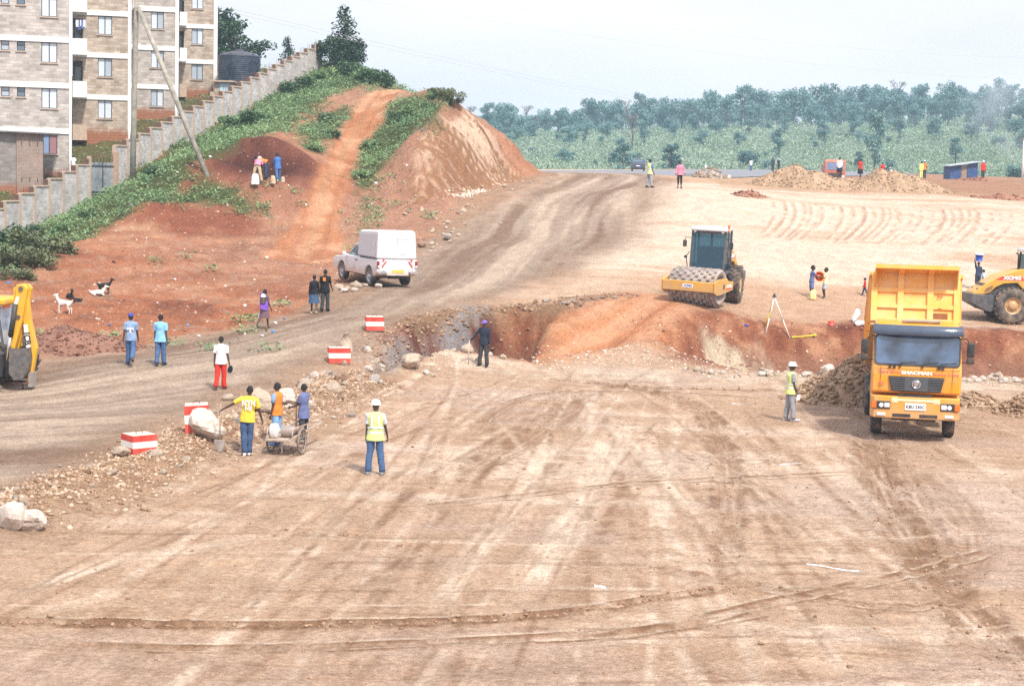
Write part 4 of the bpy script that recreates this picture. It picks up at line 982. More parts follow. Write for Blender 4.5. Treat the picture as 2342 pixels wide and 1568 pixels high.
    p = at(500, 190, 180); put_tree('tree', 'tall dark tree showing just right of the farthest apartment block', K['round'][1], (p.x, p.y, 14), 10.2, .85, crown_mat=near)
    p = at(659, 150, 166); put_tree('conifer', 'small pointed tree standing behind the top of the boundary wall', K['conifer'][0], (p.x, p.y, 15.2), 4.6, .95, crown_mat=near)
    p = at(785, 165, 152); put_tree('conifer', 'large dark pointed tree on top of the hill above the track', K['conifer'][1], (p.x + .1, p.y, 15.6), 5.9, 1.15, crown_mat=near)
    p = at(762, 165, 150); put_tree('tree', 'low rounded tree at the left foot of the large pointed hill top tree', K['round'][2], (p.x, p.y, 15.4), 3.9, 1.0, crown_mat=near)
    p = at(815, 165, 154); put_tree('tree', 'low rounded tree at the right foot of the large pointed hill top tree', K['round'][0], (p.x, p.y, 15.2), 4.0, .95, crown_mat=near)
    # single trees standing in the overgrown field
    for u, v, Y, h, w, kd, lab in ((2000, 385, 330, 13.0, .78, ('tall', 0), 'tall tree standing alone in the green field, its foot behind the right mound'), (1782, 345, 380, 9.0, .85, ('tall', 1), 'slim pale tree standing in the middle of the green field'),
                              (1445, 355, 420, 10.5, .9, ('bare', 0), 'thin bare tree in the field above the dark car'), (1965, 375, 340, 4.8, 1.1, ('tall', 2), 'small tree low in the field left of the tallest field tree'), (2265, 310, 500, 8, 1.1, ('round', 3), 'round dark tree at the right of the green field'),
                              (2235, 318, 500, 6, 1.2, ('tall', 2), 'smaller dark tree just left of the round tree in the field')):
        p = at(u, v, Y); zg = float(far_height(np.array([p.x]), np.array([p.y]))[0]); put_tree('tree', lab, K[kd[0]][kd[1]], (p.x, p.y, zg - .2), h, w)
    # belt of trees along the crest of the far slope
    rs = random.Random(11); n = 0; labs = {'round': 'rounded hazy tree in the belt along the far crest', 'tall': 'tall slim hazy tree in the belt along the far crest', 'bare': 'bare grey hazy tree in the belt along the far crest'}
    for row, (Y, step) in enumerate(((470, 95), (510, 75), (548, 54), (590, 32), (635, 33), (690, 34), (750, 46))):
        u = 1060 + row * 7
        while u < 2480:
            kd = rs.choices(('round', 'tall', 'bare'), (.68, .26, .06))[0]; h = rs.choice((rs.uniform(7, 10), rs.uniform(9, 13), rs.uniform(12, 15.5))) * (.82 + .25 * sstep(1060, 1750, np.array([u]))[0]) * ((.5, .55, .75)[row] if row < 3 else 1.05)
            p = at(u + rs.uniform(-8, 8), 300, Y + rs.uniform(-18, 18)); zg = float(far_height(np.array([p.x]), np.array([p.y]))[0])
            put_tree('tree', labs[kd], rs.choice(K[kd]), (p.x, p.y, zg - .3), h, rs.uniform(.85, 1.25) if kd != 'bare' else .9, {'round': 'rounded trees of the far belt', 'tall': 'slim trees of the far belt', 'bare': 'bare trees of the far belt'}[kd])
            u += step * rs.uniform(.75, 1.35); n += 1
    p = at(2047, 300, 640); zg = float(far_height(np.array([p.x]), np.array([p.y]))[0]); put_tree('tree', 'tallest bare grey tree rising above the far belt at the right', K['bare'][1], (p.x, p.y, zg - .3), 17.5, .95)
    for i in range(44):
        Y = rs.uniform(280, 540); u = rs.uniform(1120, 2420); p = at(u, 300, Y); zg = float(far_height(np.array([p.x]), np.array([p.y]))[0]); kd = rs.choice(('round', 'round', 'tall'))
        put_tree('tree', {'round': 'rounded small tree standing out of the green field growth', 'tall': 'slim small tree standing out of the green field growth'}[kd], rs.choice(K[kd]), (p.x, p.y, zg - .3), rs.choice((rs.uniform(2.0, 3.4), rs.uniform(2.5, 4.5), rs.uniform(4, 7))), rs.uniform(.9, 1.6), {'round': 'rounded small trees in the field', 'tall': 'slim small trees in the field'}[kd])
    # overgrown field: one mass of bananas, reeds and bushes
    m = 30000; Yf = 264 + (650 - 264) * np.random.rand(m) ** 1.4; tt = np.random.uniform(-.10, .37, m); x = tt * Yf; z = far_height(x, Yf)
    big = fbm(x, Yf, 30, 3, 71); mid = fbm(x, Yf, 7, 3, 72); h = np.clip(.9 + 1.0 * np.random.rand(m) ** 2 + 1.4 * big + 2.6 * np.maximum(mid, 0), .4, 5.5) * (.55 + .45 * sstep(262, 310, Yf))
    Ps = []; S = []
    for i in range(18):
        a = np.random.normal(0, .7, (m, 2)); Ps.append(np.c_[x + a[:, 0], Yf + a[:, 1], z + h * np.random.uniform(.1, 1.0, m)]); S.append((.09 + .14 * np.random.rand(m) ** 2 + .0003 * Yf) * (1.15 if i < 6 else .8))
    P = np.concatenate(Ps); S = np.concatenate(S)
    V, F = leaf_quads(P, S, .25, .42)
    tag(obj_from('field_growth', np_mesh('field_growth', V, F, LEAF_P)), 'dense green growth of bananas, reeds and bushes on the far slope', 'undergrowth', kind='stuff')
    return K
# ------------------------------------------------------------------ vehicles
ORANGE_P = mat('orange_lorry_paint', (.80, .335, .018), .36, var=.08, scale=2, dirt=(.60, .42, .26), dirtf=.28, dscale=2.2, coat=.4, mud=((.50, .33, .20), .55, 1.25))
YELL_P = mat('machine_yellow', (.64, .34, .035), .42, var=.1, scale=2, dirt=(.46, .33, .21), dirtf=.36, dscale=2.4, mud=((.44, .29, .18), .5, 1.1))
YELL_B = mat('loader_yellow', (.74, .40, .02), .42, var=.08, scale=2, dirt=(.40, .25, .14), dirtf=.28)
BLACKM = mat('black_steel', (.028, .029, .032), .55, var=.2, dirt=(.2, .14, .1), dirtf=.2)
DGREY = mat('dark_grey_steel', (.075, .08, .09), .5, var=.2, dirt=(.25, .18, .13), dirtf=.25)
TYRE = mat('tyre_rubber', (.05, .047, .046), .85, var=.25, scale=4, dirt=(.34, .25, .18), dirtf=.42, dscale=2.5)
CHROME = mat('chrome', (.72, .73, .75), .18, 1.0, var=.05)
LAMP = mat('lamp_glass', (.72, .74, .76), .12, var=.1, spec=.8)
AMBER = mat('amber_lens', (.75, .16, .01), .2, var=.05, spec=.7)
REDL = mat('red_lens', (.26, .015, .02), .2, spec=.7)
WHITEV = mat('white_vehicle_paint', (.70, .72, .76), .3, var=.05, coat=.5, dirt=(.5, .38, .3), dirtf=.16, mud=((.46, .28, .18), .40, .85))
PLATEW = mat('plate_white', (.80, .80, .78), .5, var=.03)
PLATEY = mat('plate_yellow', (.70, .50, .10), .5, var=.05)
INK = mat('black_lettering', (.02, .02, .025), .6, var=0)
PINK = mat('pink_lettering', (.72, .16, .18), .6, var=.1)
WLET = mat('white_lettering', (.82, .82, .80), .5, var=.03)
REDP = mat('red_paint', (.58, .045, .03), .5, var=.12, dirt=(.6, .4, .3), dirtf=.12)
GLASSV = mat('vehicle_glass', (.10, .17, .24), .06, var=.5, scale=1.2, spec=.9, coat=.6)
GLASSW = mat('windscreen_glass', (.05, .085, .15), .06, var=.9, scale=1.3, spec=.9, coat=.8)  # strong blotches paint sky and dashboard reflections into the glass colour
GREYSTEEL = mat('worn_steel', (.36, .33, .31), .55, .35, var=.3, scale=6, dirt=(.33, .24, .18), dirtf=.4)

def rrect(w, h, r, n=4):
    out = []
    for cx, cy, a0 in ((w / 2 - r, h / 2 - r, 0), (-w / 2 + r, h / 2 - r, PI / 2), (-w / 2 + r, -h / 2 + r, PI), (w / 2 - r, -h / 2 + r, 1.5 * PI)):
        for k in range(n + 1):
            a = a0 + PI / 2 * k / n; out.append((cx + r * math.cos(a), cy + r * math.sin(a)))
    return out
def wheel(par, c, r, w, rim_mat, rimr=.55, lugs=0, lug_h=.03, rim_in=.06, both=True, name='wheel'):
    m = MB(); h = w / 2
    m.lathe([(r * rimr, -h * .82), (r * (rimr + .12), -h), (r * .92, -h * .96), (r * .985, -h * .78), (r, -h * .4), (r, h * .4), (r * .985, h * .78), (r * .92, h * .96), (r * (rimr + .12), h), (r * rimr, h * .82)], 'x', 36)
    for k in range(lugs):
        a = 2 * PI * k / lugs
        for s in (-1, 1):
            b = a + (PI / lugs if s > 0 else 0)
            M = rotm(b, 0, 0) @ Matrix.Translation((s * h * .45, 0, r + lug_h * .3)) @ rotm(0, 0, s * .6)
            m.box((0, 0, 0), (h * 1.15, .32 * 2 * PI * r / lugs, lug_h), M=M)
    t = m.obj(name, TYRE, par, c)
    q = MB()
    for s in ((-1, 1) if both else (1,)):
        q.lathe([(r * rimr * 1.01, s * h * .84), (r * rimr * .93, s * h * .80), (r * rimr * .80, s * (h * .80 - rim_in)), (r * .26, s * (h * .8 - rim_in * .6)), (r * .24, s * (h * .8 + .01)), (r * .1, s * (h * .8 + .03)), (0, s * (h * .8 + .03))], 'x', 28)
        for k in range(8):
            a = 2 * PI * k / 8; q.cyl((s * (h * .8 - rim_in * .65), .33 * r * math.cos(a), .33 * r * math.sin(a)), .022, .05, 'x', 6)
    q.obj('rim', rim_mat, t)
    return t

def dump_truck():
    t = thing('dump_truck', 'orange tipper lorry facing the viewer with its empty bed tilted up', 'lorry', at(2084, 994, 47.9) * 1.0, -.185)
    g = t.location; t.location = (g.x, g.y, hgt(g.x, g.y) + .01)
    # cab
    m = MB()
    prof = [(-1.37, 1.34), (-1.42, 1.90), (-1.37, 2.12), (-1.12, 2.93), (-1.02, 3.08), (-.55, 3.22), (.1, 3.24), (.5, 3.14), (.55, 1.05), (-.85, 1.05), (-.9, 1.34)]
    m.prism(prof, -1.2, 1.2, 'x', bev=.05)
    for v in m.bm.verts:
        if v.co.z > 2.0: v.co.x *= 1 - .045 * (v.co.z - 2.0)
    cab = m.obj('cab', ORANGE_P, t)
    m = MB()
    for x in (-.86, .86): m.box((x * 1.12, -1.425, 1.72), (.008, .012, .74))
    m.box((0, -1.415, 1.345), (2.3, .012, .014)); m.box((0, -1.428, 2.02), (2.3, .012, .012)); m.obj('panel_gaps', mat('gap_shadow', (.22, .08, .01), .8), cab)
    sl = math.atan2(.25, .81)
    W = Matrix.Translation((0, -1.262, 2.515)) @ rotm(-sl, 0, 0)
    m = MB(); m.prism(rrect(2.32, .88, .12), -.012, .02, 'y', M=W); fr = m.obj('windscreen', BLACKM, t)
    m = MB(); m.prism(rrect(2.22, .79, .09), -.022, -.013, 'y', M=W); m.obj('glass', GLASSW, fr)
    m = MB()
    for x in (-.45, .15, .62):
        m.tube([W @ Vector((x, -.035, -.43)), W @ Vector((x + .02, -.04, -.36)), W @ Vector((x + .42, -.04, -.33))], .012, 5)
        m.box((x, -1.41, 2.10), (.05, .06, .09))
    for x in (-.72, -.60, .58, .70): m.box((x, -1.43, 2.075), (.055, .05, .09))
    m.obj('wipers', BLACKM, t)
    m = MB()
    def vis(a, b):
        x = (a - .5) * 2.46; z = 2.93 + .27 * b; bow = .16 * (abs(a - .5) * 2) ** 3
        return (x * (1 - .03 * b), -1.36 + .10 * b + bow - .05 * math.sin(PI * b), z)
    m.grid(vis, 24, 6); m.obj('sun_visor', mat('visor_dark', (.04, .06, .10), .12, var=.25, scale=2, spec=.8, coat=.7), t)
    m = MB(); m.box((.1, -.55, 3.27), (1.05, .18, .06), bev=.02); m.obj('roof_rack', GREYSTEEL, t)
    # side glass and doors
    for s in (-1, 1):
        m = MB(); m.prism([(-.98, 2.1), (-.78, 2.85), (.15, 2.85), (.15, 2.1)], s * 1.165, s * 1.172, 'x'); d = m.obj('side_window', GLASSV, t)
        m = MB(); m.box((s * 1.215, .05, 1.95), (.03, .18, .04)); m.obj('door_handle', BLACKM, t)
    # grille
    m = MB(); m.prism([(-.75, 1.80), (.75, 1.80), (.66, 1.39), (-.66, 1.39)], -1.445, -1.40, 'y'); gr = m.obj('grille', BLACKM, t)
    m = MB()
    for k in range(6):
        z = 1.44 + k * .062; w = .66 + (z - 1.39) * .22
        m.box((0, -1.452, z), (2 * w - .05, .02, .026))
    m.box((0, -1.4475, 1.595), (.62, .012, .37)); m.obj('grille_bars', mat('grille_grey', (.10, .105, .115), .45, var=.1), gr)
    m = MB()
    E = Matrix.Translation((.0, -1.475, 1.60))
    ring = [(.105 * math.cos(a), .105 * math.sin(a)) for a in np.linspace(0, 2 * PI, 33)[:-1]]
    m.tube([(E @ Vector((x, 0, z))) for x, z in ring + [ring[0]]], .017, 8, cap=False)
    S = [(.075 * math.cos(a) * (1 - .35 * k), .075 * math.sin(a) * (1 - .3 * k)) for k, a in [(i / 9, .5 + i * .42) for i in range(10)]]
    m.tube([E @ Vector((x, -.008, z)) for x, z in S], [.026 - .0015 * i for i in range(10)], 6); m.box((0, -1.47, 1.60), (.12, .012, .12), rot=(0, .78, 0))
    m.obj('emblem', CHROME, gr)
    # lettering
    L = lambda x, z, y=-1.432: Matrix.Translation((x, y, z)) @ rotm(PI / 2, 0, 0)
    m = MB(); text_mesh(m, 'SHACMAN', .135, L(.0, 1.905) @ Matrix.Diagonal((1.28, .9, 1, 1)), bold=.006); m.obj('maker_lettering', WLET, t)
    for tx, sz, MM in (('Eaeva Bevan', .125, L(-.72, 1.93)), ('Bounce Come', .12, L(.78, 1.905, -1.431)), ('GK', .13, L(-.93, 1.60, -1.428))):
        m = MB(); text_mesh(m, tx, sz, MM); m.obj('painted_lettering', PINK, t)
    # bumper
    m = MB()
    bp = [(-1.2, -1.30), (-1.12, -1.46), (-.6, -1.5), (.6, -1.5), (1.12, -1.46), (1.2, -1.30), (1.2, -.6), (-1.2, -.6)]
    m.prism([(x, y) for x, y in bp], .64, 1.25, 'z', bev=.025); bmp = m.obj('bumper', ORANGE_P, t)
    m = MB(); m.box((-.02, -1.455, 1.26), (.9, .05, .10)); 
    for x in (-.36, .36): m.box((x, -1.497, .735), (.48, .03, .085))
    m.obj('air_slots', BLACKM, bmp)
    m = MB(); m.box((0, -1.50, 1.15), (1.1, .03, .07), bev=.012)
    for x in (-.56, .56): m.box((x, -1.497, 1.14), (.18, .03, .13), bev=.04)
    m.obj('pale_strip', mat('pale_paint', (.80, .66, .42), .5), bmp)
    m = MB(); m.box((.0, -1.515, .985), (.56, .02, .19)); pl = m.obj('number_plate', PLATEW, bmp)
    m = MB(); text_mesh(m, 'KBU 230C', .115, L(.0, .98, -1.527), bold=.002); m.obj('plate_lettering', INK, pl)
    for s in (-1, 1):
        A = Matrix.Translation((s * .93, -1.478, 1.0)) @ rotm(0, 0, s * .06)
        m = MB(); m.box((0, 0, 0), (.52, .05, .21), M=A, bev=.012); hl = m.obj('headlight', BLACKM, bmp)
        m = MB(); m.cyl((s * -.02, -.03, 0), .062, .03, 'y', 16, M=A); m.box((s * -.17, -.03, 0), (.15, .03, .13), M=A, bev=.02); m.obj('lens', LAMP, hl)
        m = MB(); m.box((s * .185, -.026, 0), (.14, .035, .19), M=A, bev=.015); m.obj('indicator', AMBER, hl)
        m = MB(); m.box((s * .91, -1.487, .745), (.24, .03, .085), bev=.01); m.obj('fog_lamp', LAMP, bmp)
    # mirrors
    for s in (-1, 1):
        m = MB(); m.box((s * 1.42, -1.22, 2.58), (.20, .12, .40), bev=.035, seg=2); m.box((s * 1.42, -1.2, 2.27), (.2, .12, .17), bev=.03, seg=2)
        mi = m.obj('mirror', BLACKM, t)
        m = MB(); m.tube([(s * 1.15, -1.05, 2.86), (s * 1.30, -1.2, 2.88), (s * 1.38, -1.21, 2.74)], .018, 6); m.obj('mirror_arm', BLACKM, mi); m = MB(); m.tube([(s * 1.18, -1.1, 2.2), (s * 1.38, -1.2, 2.25)], .016, 6); m.obj('mirror_arm', BLACKM, mi)
    # chassis
    m = MB()
    for x in (-.42, .42): m.box((x, 2.5, .98), (.09, 7.6, .28))
    for y in (-.8, 1.2, 2.6, 4.1, 6.0): m.box((0, y, .95), (.8, .1, .2))
    m.cyl((0, 0, .54), .09, 1.7, 'x'); m.cyl((0, 4.0, .54), .1, 1.7, 'x'); m.cyl((0, 5.4, .54), .1, 1.7, 'x'); m.box((0, -.6, .62), (1.2, .5, .22))
    m.cyl((-.95, 2.1, .85), .3, 1.1, 'y'); m.box((.95, 2.0, .8), (.5, 1.0, .5), bev=.04); m.box((0, .95, 1.9), (2.0, .2, 1.7)); m.obj('chassis', BLACKM, t)
    for s in (-1, 1):
        wheel(t, (s * 1.0, 0, .54), .54, .31, GREYSTEEL, lugs=0)
        for y in (4.0, 5.4): wheel(t, (s * .98, y, .54), .54, .56, GREYSTEEL)
        m = MB()
        for k in range(9):
            a = .1 + k * (PI - .2) / 8; b = .1 + (k + 1) * (PI - .2) / 8
            if k == 8: break
            m.bar((s * 1.02, .62 * math.cos(a), .54 + .62 * math.sin(a)), (s * 1.02, .62 * math.cos(b), .54 + .62 * math.sin(b)), .40, .03)
        m.obj('mudguard', BLACKM, t)
    m = MB(); m.tube([(0, 1.5, 1.0), (0, 1.9, 2.7)], .11, 12); m.tube([(0, 1.7, 1.8), (0, 1.95, 3.0)], .08, 12); m.obj('hydraulic_ram', GREYSTEEL, t)
    # tipper bed, hinged at the rear
    th = R(18.5); Bm = Matrix.Translation((0, 6.2, 1.30)) @ rotm(-th, 0, 0) @ Matrix.Translation((0, -5.35, 0))
    w = 1.245; hh = 1.46
    m = MB(); m.box((0, 2.7, .05), (2 * w, 5.4, .10), M=Bm)
    for x in (-.4, .4): m.box((x, 2.8, -.09), (.14, 5.2, .16), M=Bm)
    for s in (-1, 1): m.box((s * (w - .03), 2.7, .1 + hh / 2), (.06, 5.4, hh), M=Bm)
    m.box((0, .03, .1 + hh / 2), (2 * w - .12, .06, hh), M=Bm); BEDP = mat('sky_gloss_orange', (.85, .43, .075), .42, var=.08, scale=2, dirt=(.74, .60, .38), dirtf=.3, coat=.3); bed = m.obj('tipper_bed', BEDP, t)  # bed orange made paler: sky gloss on the bulkhead painted into the colour
    m = MB()                                  # ribs of the front bulkhead
    for x in (-w + .08, -.42, .42, w - .08): m.box((x, -.045, .1 + hh / 2), (.17, .09, hh), M=Bm)
    for z in (.14, .56, 1.04): m.box((0, -.035, z), (2 * w - .33, .07, .12), M=Bm)
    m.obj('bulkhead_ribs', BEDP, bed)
    m = MB(); m.box((0, -.32, hh + .12), (2.30, .74, .05), M=Bm); m.box((0, -.69, hh + .10), (2.34, .05, .12), M=Bm)
    for x in (-.42, .42): m.box((x, -.33, hh + .06), (.17, .70, .07), M=Bm)
    for s in (-1, 1): m.prism([(-.66, hh + .12), (0, hh + .12), (0, hh - .45)], s * 1.15 - .02, s * 1.15 + .02, 'x', M=Bm)
    m.obj('cab_shield', ORANGE_P, bed)
    m = MB(); m.box((.72, -.012, .30), (.40, .03, .19), M=Bm); m.obj('recess', mat('recess_brown', (.26, .09, .03), .8), bed)
    m = MB()
    for z in (.52, .86): m.tube([Bm @ Vector((.64, -.02, z + .06)), Bm @ Vector((.64, -.07, z)), Bm @ Vector((.74, -.07, z)), Bm @ Vector((.74, -.02, z + .06))], .016, 5)
    m.obj('step_irons', mat('orange_dark', (.42, .13, .02), .6), bed)
    m = MB()
    for s in (-1, 1):
        for k in range(6): m.box((s * (w + .03), .25 + k * .98, .1 + hh / 2), (.08, .12, hh), M=Bm)
        m.box((s * (w + .03), 2.7, hh + .06), (.1, 5.4, .1), M=Bm)
    m.obj('side_ribs', ORANGE_P, bed)
    m = MB(); m.box((0, 5.43, .9), (2 * w - .05, .06, 1.5), M=Bm); m.obj('tailgate', ORANGE_P, bed)
    return t

def roller(label, loc, rz, decal=True, artic=0.0):
    t = thing('road_roller', label, 'road roller', loc, rz)
    # drum
    m = MB(); r = .71
    m.lathe([(0, -.78), (r * .60, -.78), (r * .62, -1.0), (r * .94, -1.06), (r, -1.06), (r, 1.06), (r * .94, 1.06), (r * .62, 1.0), (r * .60, .78), (0, .78)], 'x', 48)
    for i in range(11):
        for k in range(15):
            a = 2 * PI * (k + (i % 2) * .5) / 15; x = -.93 + i * .186
            M = rotm(a, 0, 0) @ Matrix.Translation((x, 0, r + .045)); m.box((0, 0, 0), (.125, .16, .10), M=M, taper=(.72, .62))
    m.obj('drum', mat('earthy_steel', (.40, .35, .325), .75, .1, var=.25, scale=5, dirt=(.30, .22, .17), dirtf=.5), t, (0, -1.75, .80))
    # drum frame
    m = MB(); m.box((0, -2.74, .86), (2.40, .16, .42), bev=.02)
    fr = m.obj('front_beam', YELL_P, t)
    for s in (-1, 1):
        m = MB(); pr = [(-2.82, .65), (-2.82, 1.07), (-2.3, 1.20), (-1.45, 1.20), (-1.2, 1.05), (-.75, 1.02), (-.75, .68), (-1.3, .62), (-2.2, .52), (-2.5, .52)]
        m.prism(pr, s * 1.13, s * 1.21, 'x', bev=.012); sp = m.obj('frame_side', YELL_P, t)
        m = MB(); m.prism([(p[0] * .07 - 1.78, p[1] * .11 + .86) for p in rrect(2, 2, .9)], s * 1.205, s * 1.216, 'x'); m.obj('slot', INK, sp)
        if decal:
            m = MB(); text_mesh(m, 'XCMG', .17, Matrix.Translation((s * 1.217, -1.2, .86)) @ rotm(PI / 2, 0, s * PI / 2) @ Matrix.Diagonal((1.2, 1, 1, 1)), bold=.006); m.obj('lettering', WLET, sp)
            m = MB(); m.box((s * 1.213, -1.2, .75), (.006, .72, .05)); m.obj('red_stripe', REDP, sp)
    m = MB(); m.box((0, -.72, .85), (2.34, .16, .36)); m.obj('rear_beam', YELL_P, t)
    if decal:
        m = MB(); m.box((0, -2.824, .88), (.46, .006, .15)); m.obj('maker_plate', WLET, fr)
        m = MB(); text_mesh(m, 'XCMG', .13, Matrix.Translation((0, -2.829, .88)) @ rotm(PI / 2, 0, 0), bold=.004); m.obj('lettering', mat('blue_lettering', (.05, .12, .45), .5), fr)
    m = MB(); m.box((0, -.3, .8), (.5, 1.0, .4)); m.box((0, .3, .85), (1.0, 1.2, .5)); m.box((0, 1.4, .85), (1.0, 2.2, .55)); m.cyl((0, 1.2, .78), .14, 1.5, 'x'); m.obj('chassis', BLACKM, t)
    # cab
    c0, c1, z0, z1 = -1.0, .5, 1.42, 3.12
    m = MB()
    for x in (-.72, .72):
        m.bar((x, c0 - .12, z0), (x, c0 + .12, z1), .08, .08); m.bar((x, c1, z0), (x, c1 - .05, z1), .08, .08); m.bar((x, -.28, z0), (x, -.26, z1), .06, .06)
        m.box((x, -.28, z0 - .06), (.08, 1.5, .14))
    m.box((0, c0 - .09, z0 + .05), (1.5, .08, .16)); m.box((0, c1, z0 + .05), (1.5, .08, .7)); m.box((0, c0 + .1, z1 - .05), (1.5, .10, .12)); m.box((0, -.25, z0 - .1), (1.44, 1.5, .1))
    cb = m.obj('cab', DGREY, t)
    m = MB(); m.add([(-.68, c0 - .10, z0 + .14), (.68, c0 - .10, z0 + .14), (.68, c0 + .09, z1 - .12), (-.68, c0 + .09, z1 - .12)], [(0, 1, 2, 3)]); m.obj('windscreen', clear_glass(), cb)
    m = MB()
    for s in (-1, 1): m.add([(s * .73, c0 - .06, z0), (s * .73, c1, z0), (s * .73, c1 - .05, z1 - .1), (s * .73, c0 + .12, z1 - .1)], [(0, 1, 2, 3)])
    m.add([(-.68, c1 + .01, z0 + .4), (.68, c1 + .01, z0 + .4), (.68, c1 - .04, z1 - .1), (-.68, c1 - .04, z1 - .1)], [(0, 1, 2, 3)]); m.obj('side_glass', clear_glass(), cb)
    m = MB(); m.box((0, -.24, z1 + .08), (1.56, 1.72, .17), bev=.05, seg=2); m.obj('roof', WHITEV, cb)
    m = MB()
    for x in (-.6, .6): m.cyl((x, c0 + .0, z1 - .02), .06, .08, 'y', 12)
    m.obj('work_light', LAMP, cb)
    m = MB(); m.cyl((.79, -.7, z1 + .20), .06, .14, 'z', 12); m.cyl((.79, -.7, z1 + .08), .02, .16, 'z', 8); m.obj('beacon', AMBER, cb)
    for s in (-1, 1):
        m = MB(); m.box((s * 1.0, c0 - .1, 2.55), (.17, .06, .28), bev=.02); m.tube([(s * .76, c0 + .05, 2.8), (s * .98, c0 - .08, 2.82), (s * 1.0, c0 - .09, 2.68)], .015, 6); m.obj('mirror', BLACKM, cb)
        m = MB(); m.tube([(s * .86, c0, 1.5), (s * .92, c0 - .05, 2.0), (s * .80, c0, 2.2)], .022, 6); m.cyl((s * .95, c0 - .06, 1.98), .07, .06, 'y', 12); m.obj('grab_rail', BLACKM, cb)
    m = MB(); m.box((0, .15, 1.95), (.5, .14, .75), bev=.05); m.box((0, -.1, 1.62), (.5, .5, .14), bev=.04); m.obj('seat', BLACKM, cb)
    m = MB(); m.tube([(0, -.78, 1.45), (0, -.62, 1.95)], .03, 6); m.tube([(.16 * math.cos(a), -.60 + .06 * math.sin(a), 1.97 + .13 * math.sin(a)) for a in np.linspace(0, 2 * PI, 17)], .016, 6); m.obj('steering_wheel', BLACKM, cb)
    # engine hood, rear wheels, counterweight
    m = MB(); hp = [(.56, 1.5), (.56, 2.40), (1.0, 2.34), (1.7, 2.10), (2.4, 1.66), (2.86, 1.30), (2.86, 1.22), (2.45, 1.22), (2.15, 1.30), (1.9, 1.55), (1.55, 1.72), (.95, 1.76), (.7, 1.5)]
    m.prism(hp, -.70, .70, 'x', bev=.035); hd = m.obj('engine_hood', YELL_P, t)
    m = MB(); m.box((0, 1.5, 1.35), (1.1, 1.9, .75)); m.obj('engine_bay', DGREY, t)
    for s in (-1, 1):
        m = MB(); m.prism([(2.02, 1.66), (2.35, 1.50), (2.42, 1.32), (2.2, 1.36), (2.05, 1.5)], s * .70, s * .708, 'x'); m.obj('air_grille', mat('mesh_grille', (.26, .15, .06), .8), hd)
        m = MB(); text_mesh(m, 'XCMG', .21, Matrix.Translation((s * .709, 1.18, 1.99)) @ rotm(PI / 2, 0, s * PI / 2) @ Matrix.Diagonal((1.25, 1, 1, 1)), bold=.012); m.obj('lettering', WLET, hd)
        m = MB(); m.prism([(.62, 1.88), (.80, 2.08), (1.55, 2.08), (1.95, 1.90), (1.55, 1.885)], s * .70, s * .705, 'x'); m.obj('red_flash', REDP, hd)
        wheel(t, (s * .86, 1.2, .78), .78, .56, YELL_P, .47, lugs=22, lug_h=.05, rim_in=.1)
    m = MB(); m.prism([(2.02, .62), (2.02, 1.20), (3.06, 1.27), (3.06, .90), (2.3, .50), (2.1, .50)], -1.0, 1.0, 'x', bev=.02); m.obj('counterweight', DGREY, t)
    m = MB(); m.box((.5, 2.6, 1.42), (.1, .1, .2)); m.cyl((-.5, 2.65, 1.40), .05, .2); m.obj('filler_caps', BLACKM, t)
    m = MB(); m.tube([(-.2, .8, 2.35), (-.2, .8, 3.0), (-.2, .9, 3.1)], .05, 10); m.obj('exhaust_pipe', BLACKM, t)
    if artic:                                   # the machine is steering: rear half turned about the centre joint
        for o in t.children:
            if o.name.split('.')[0] in ('drum', 'front_beam', 'frame_side', 'rear_beam'): continue
            q = rotm(0, 0, artic) @ (Vector(o.location) - Vector((0, -.6, 0))); o.location = q + Vector((0, -.6, 0)); o.rotation_euler.z += artic
    return t
def clear_glass():
    if 'clear_glass' in MATS: return MATS['clear_glass']
    m, nt, b = _nt('clear_glass'); b.inputs['Base Color'].default_value = (.06, .13, .19, 1); b.inputs['Roughness'].default_value = .05; b.inputs['Specular IOR Level'].default_value = .9
    tr = N(nt, 'ShaderNodeBsdfTransparent'); tr.inputs[0].default_value = (.28, .48, .58, 1)
    ms = N(nt, 'ShaderNodeMixShader'); ms.inputs[0].default_value = .62; nt.links.new(b.outputs[0], ms.inputs[1]); nt.links.new(tr.outputs[0], ms.inputs[2]); nt.links.new(ms.outputs[0], nt.nodes['Material Output'].inputs['Surface'])
    MATS['clear_glass'] = m; return m

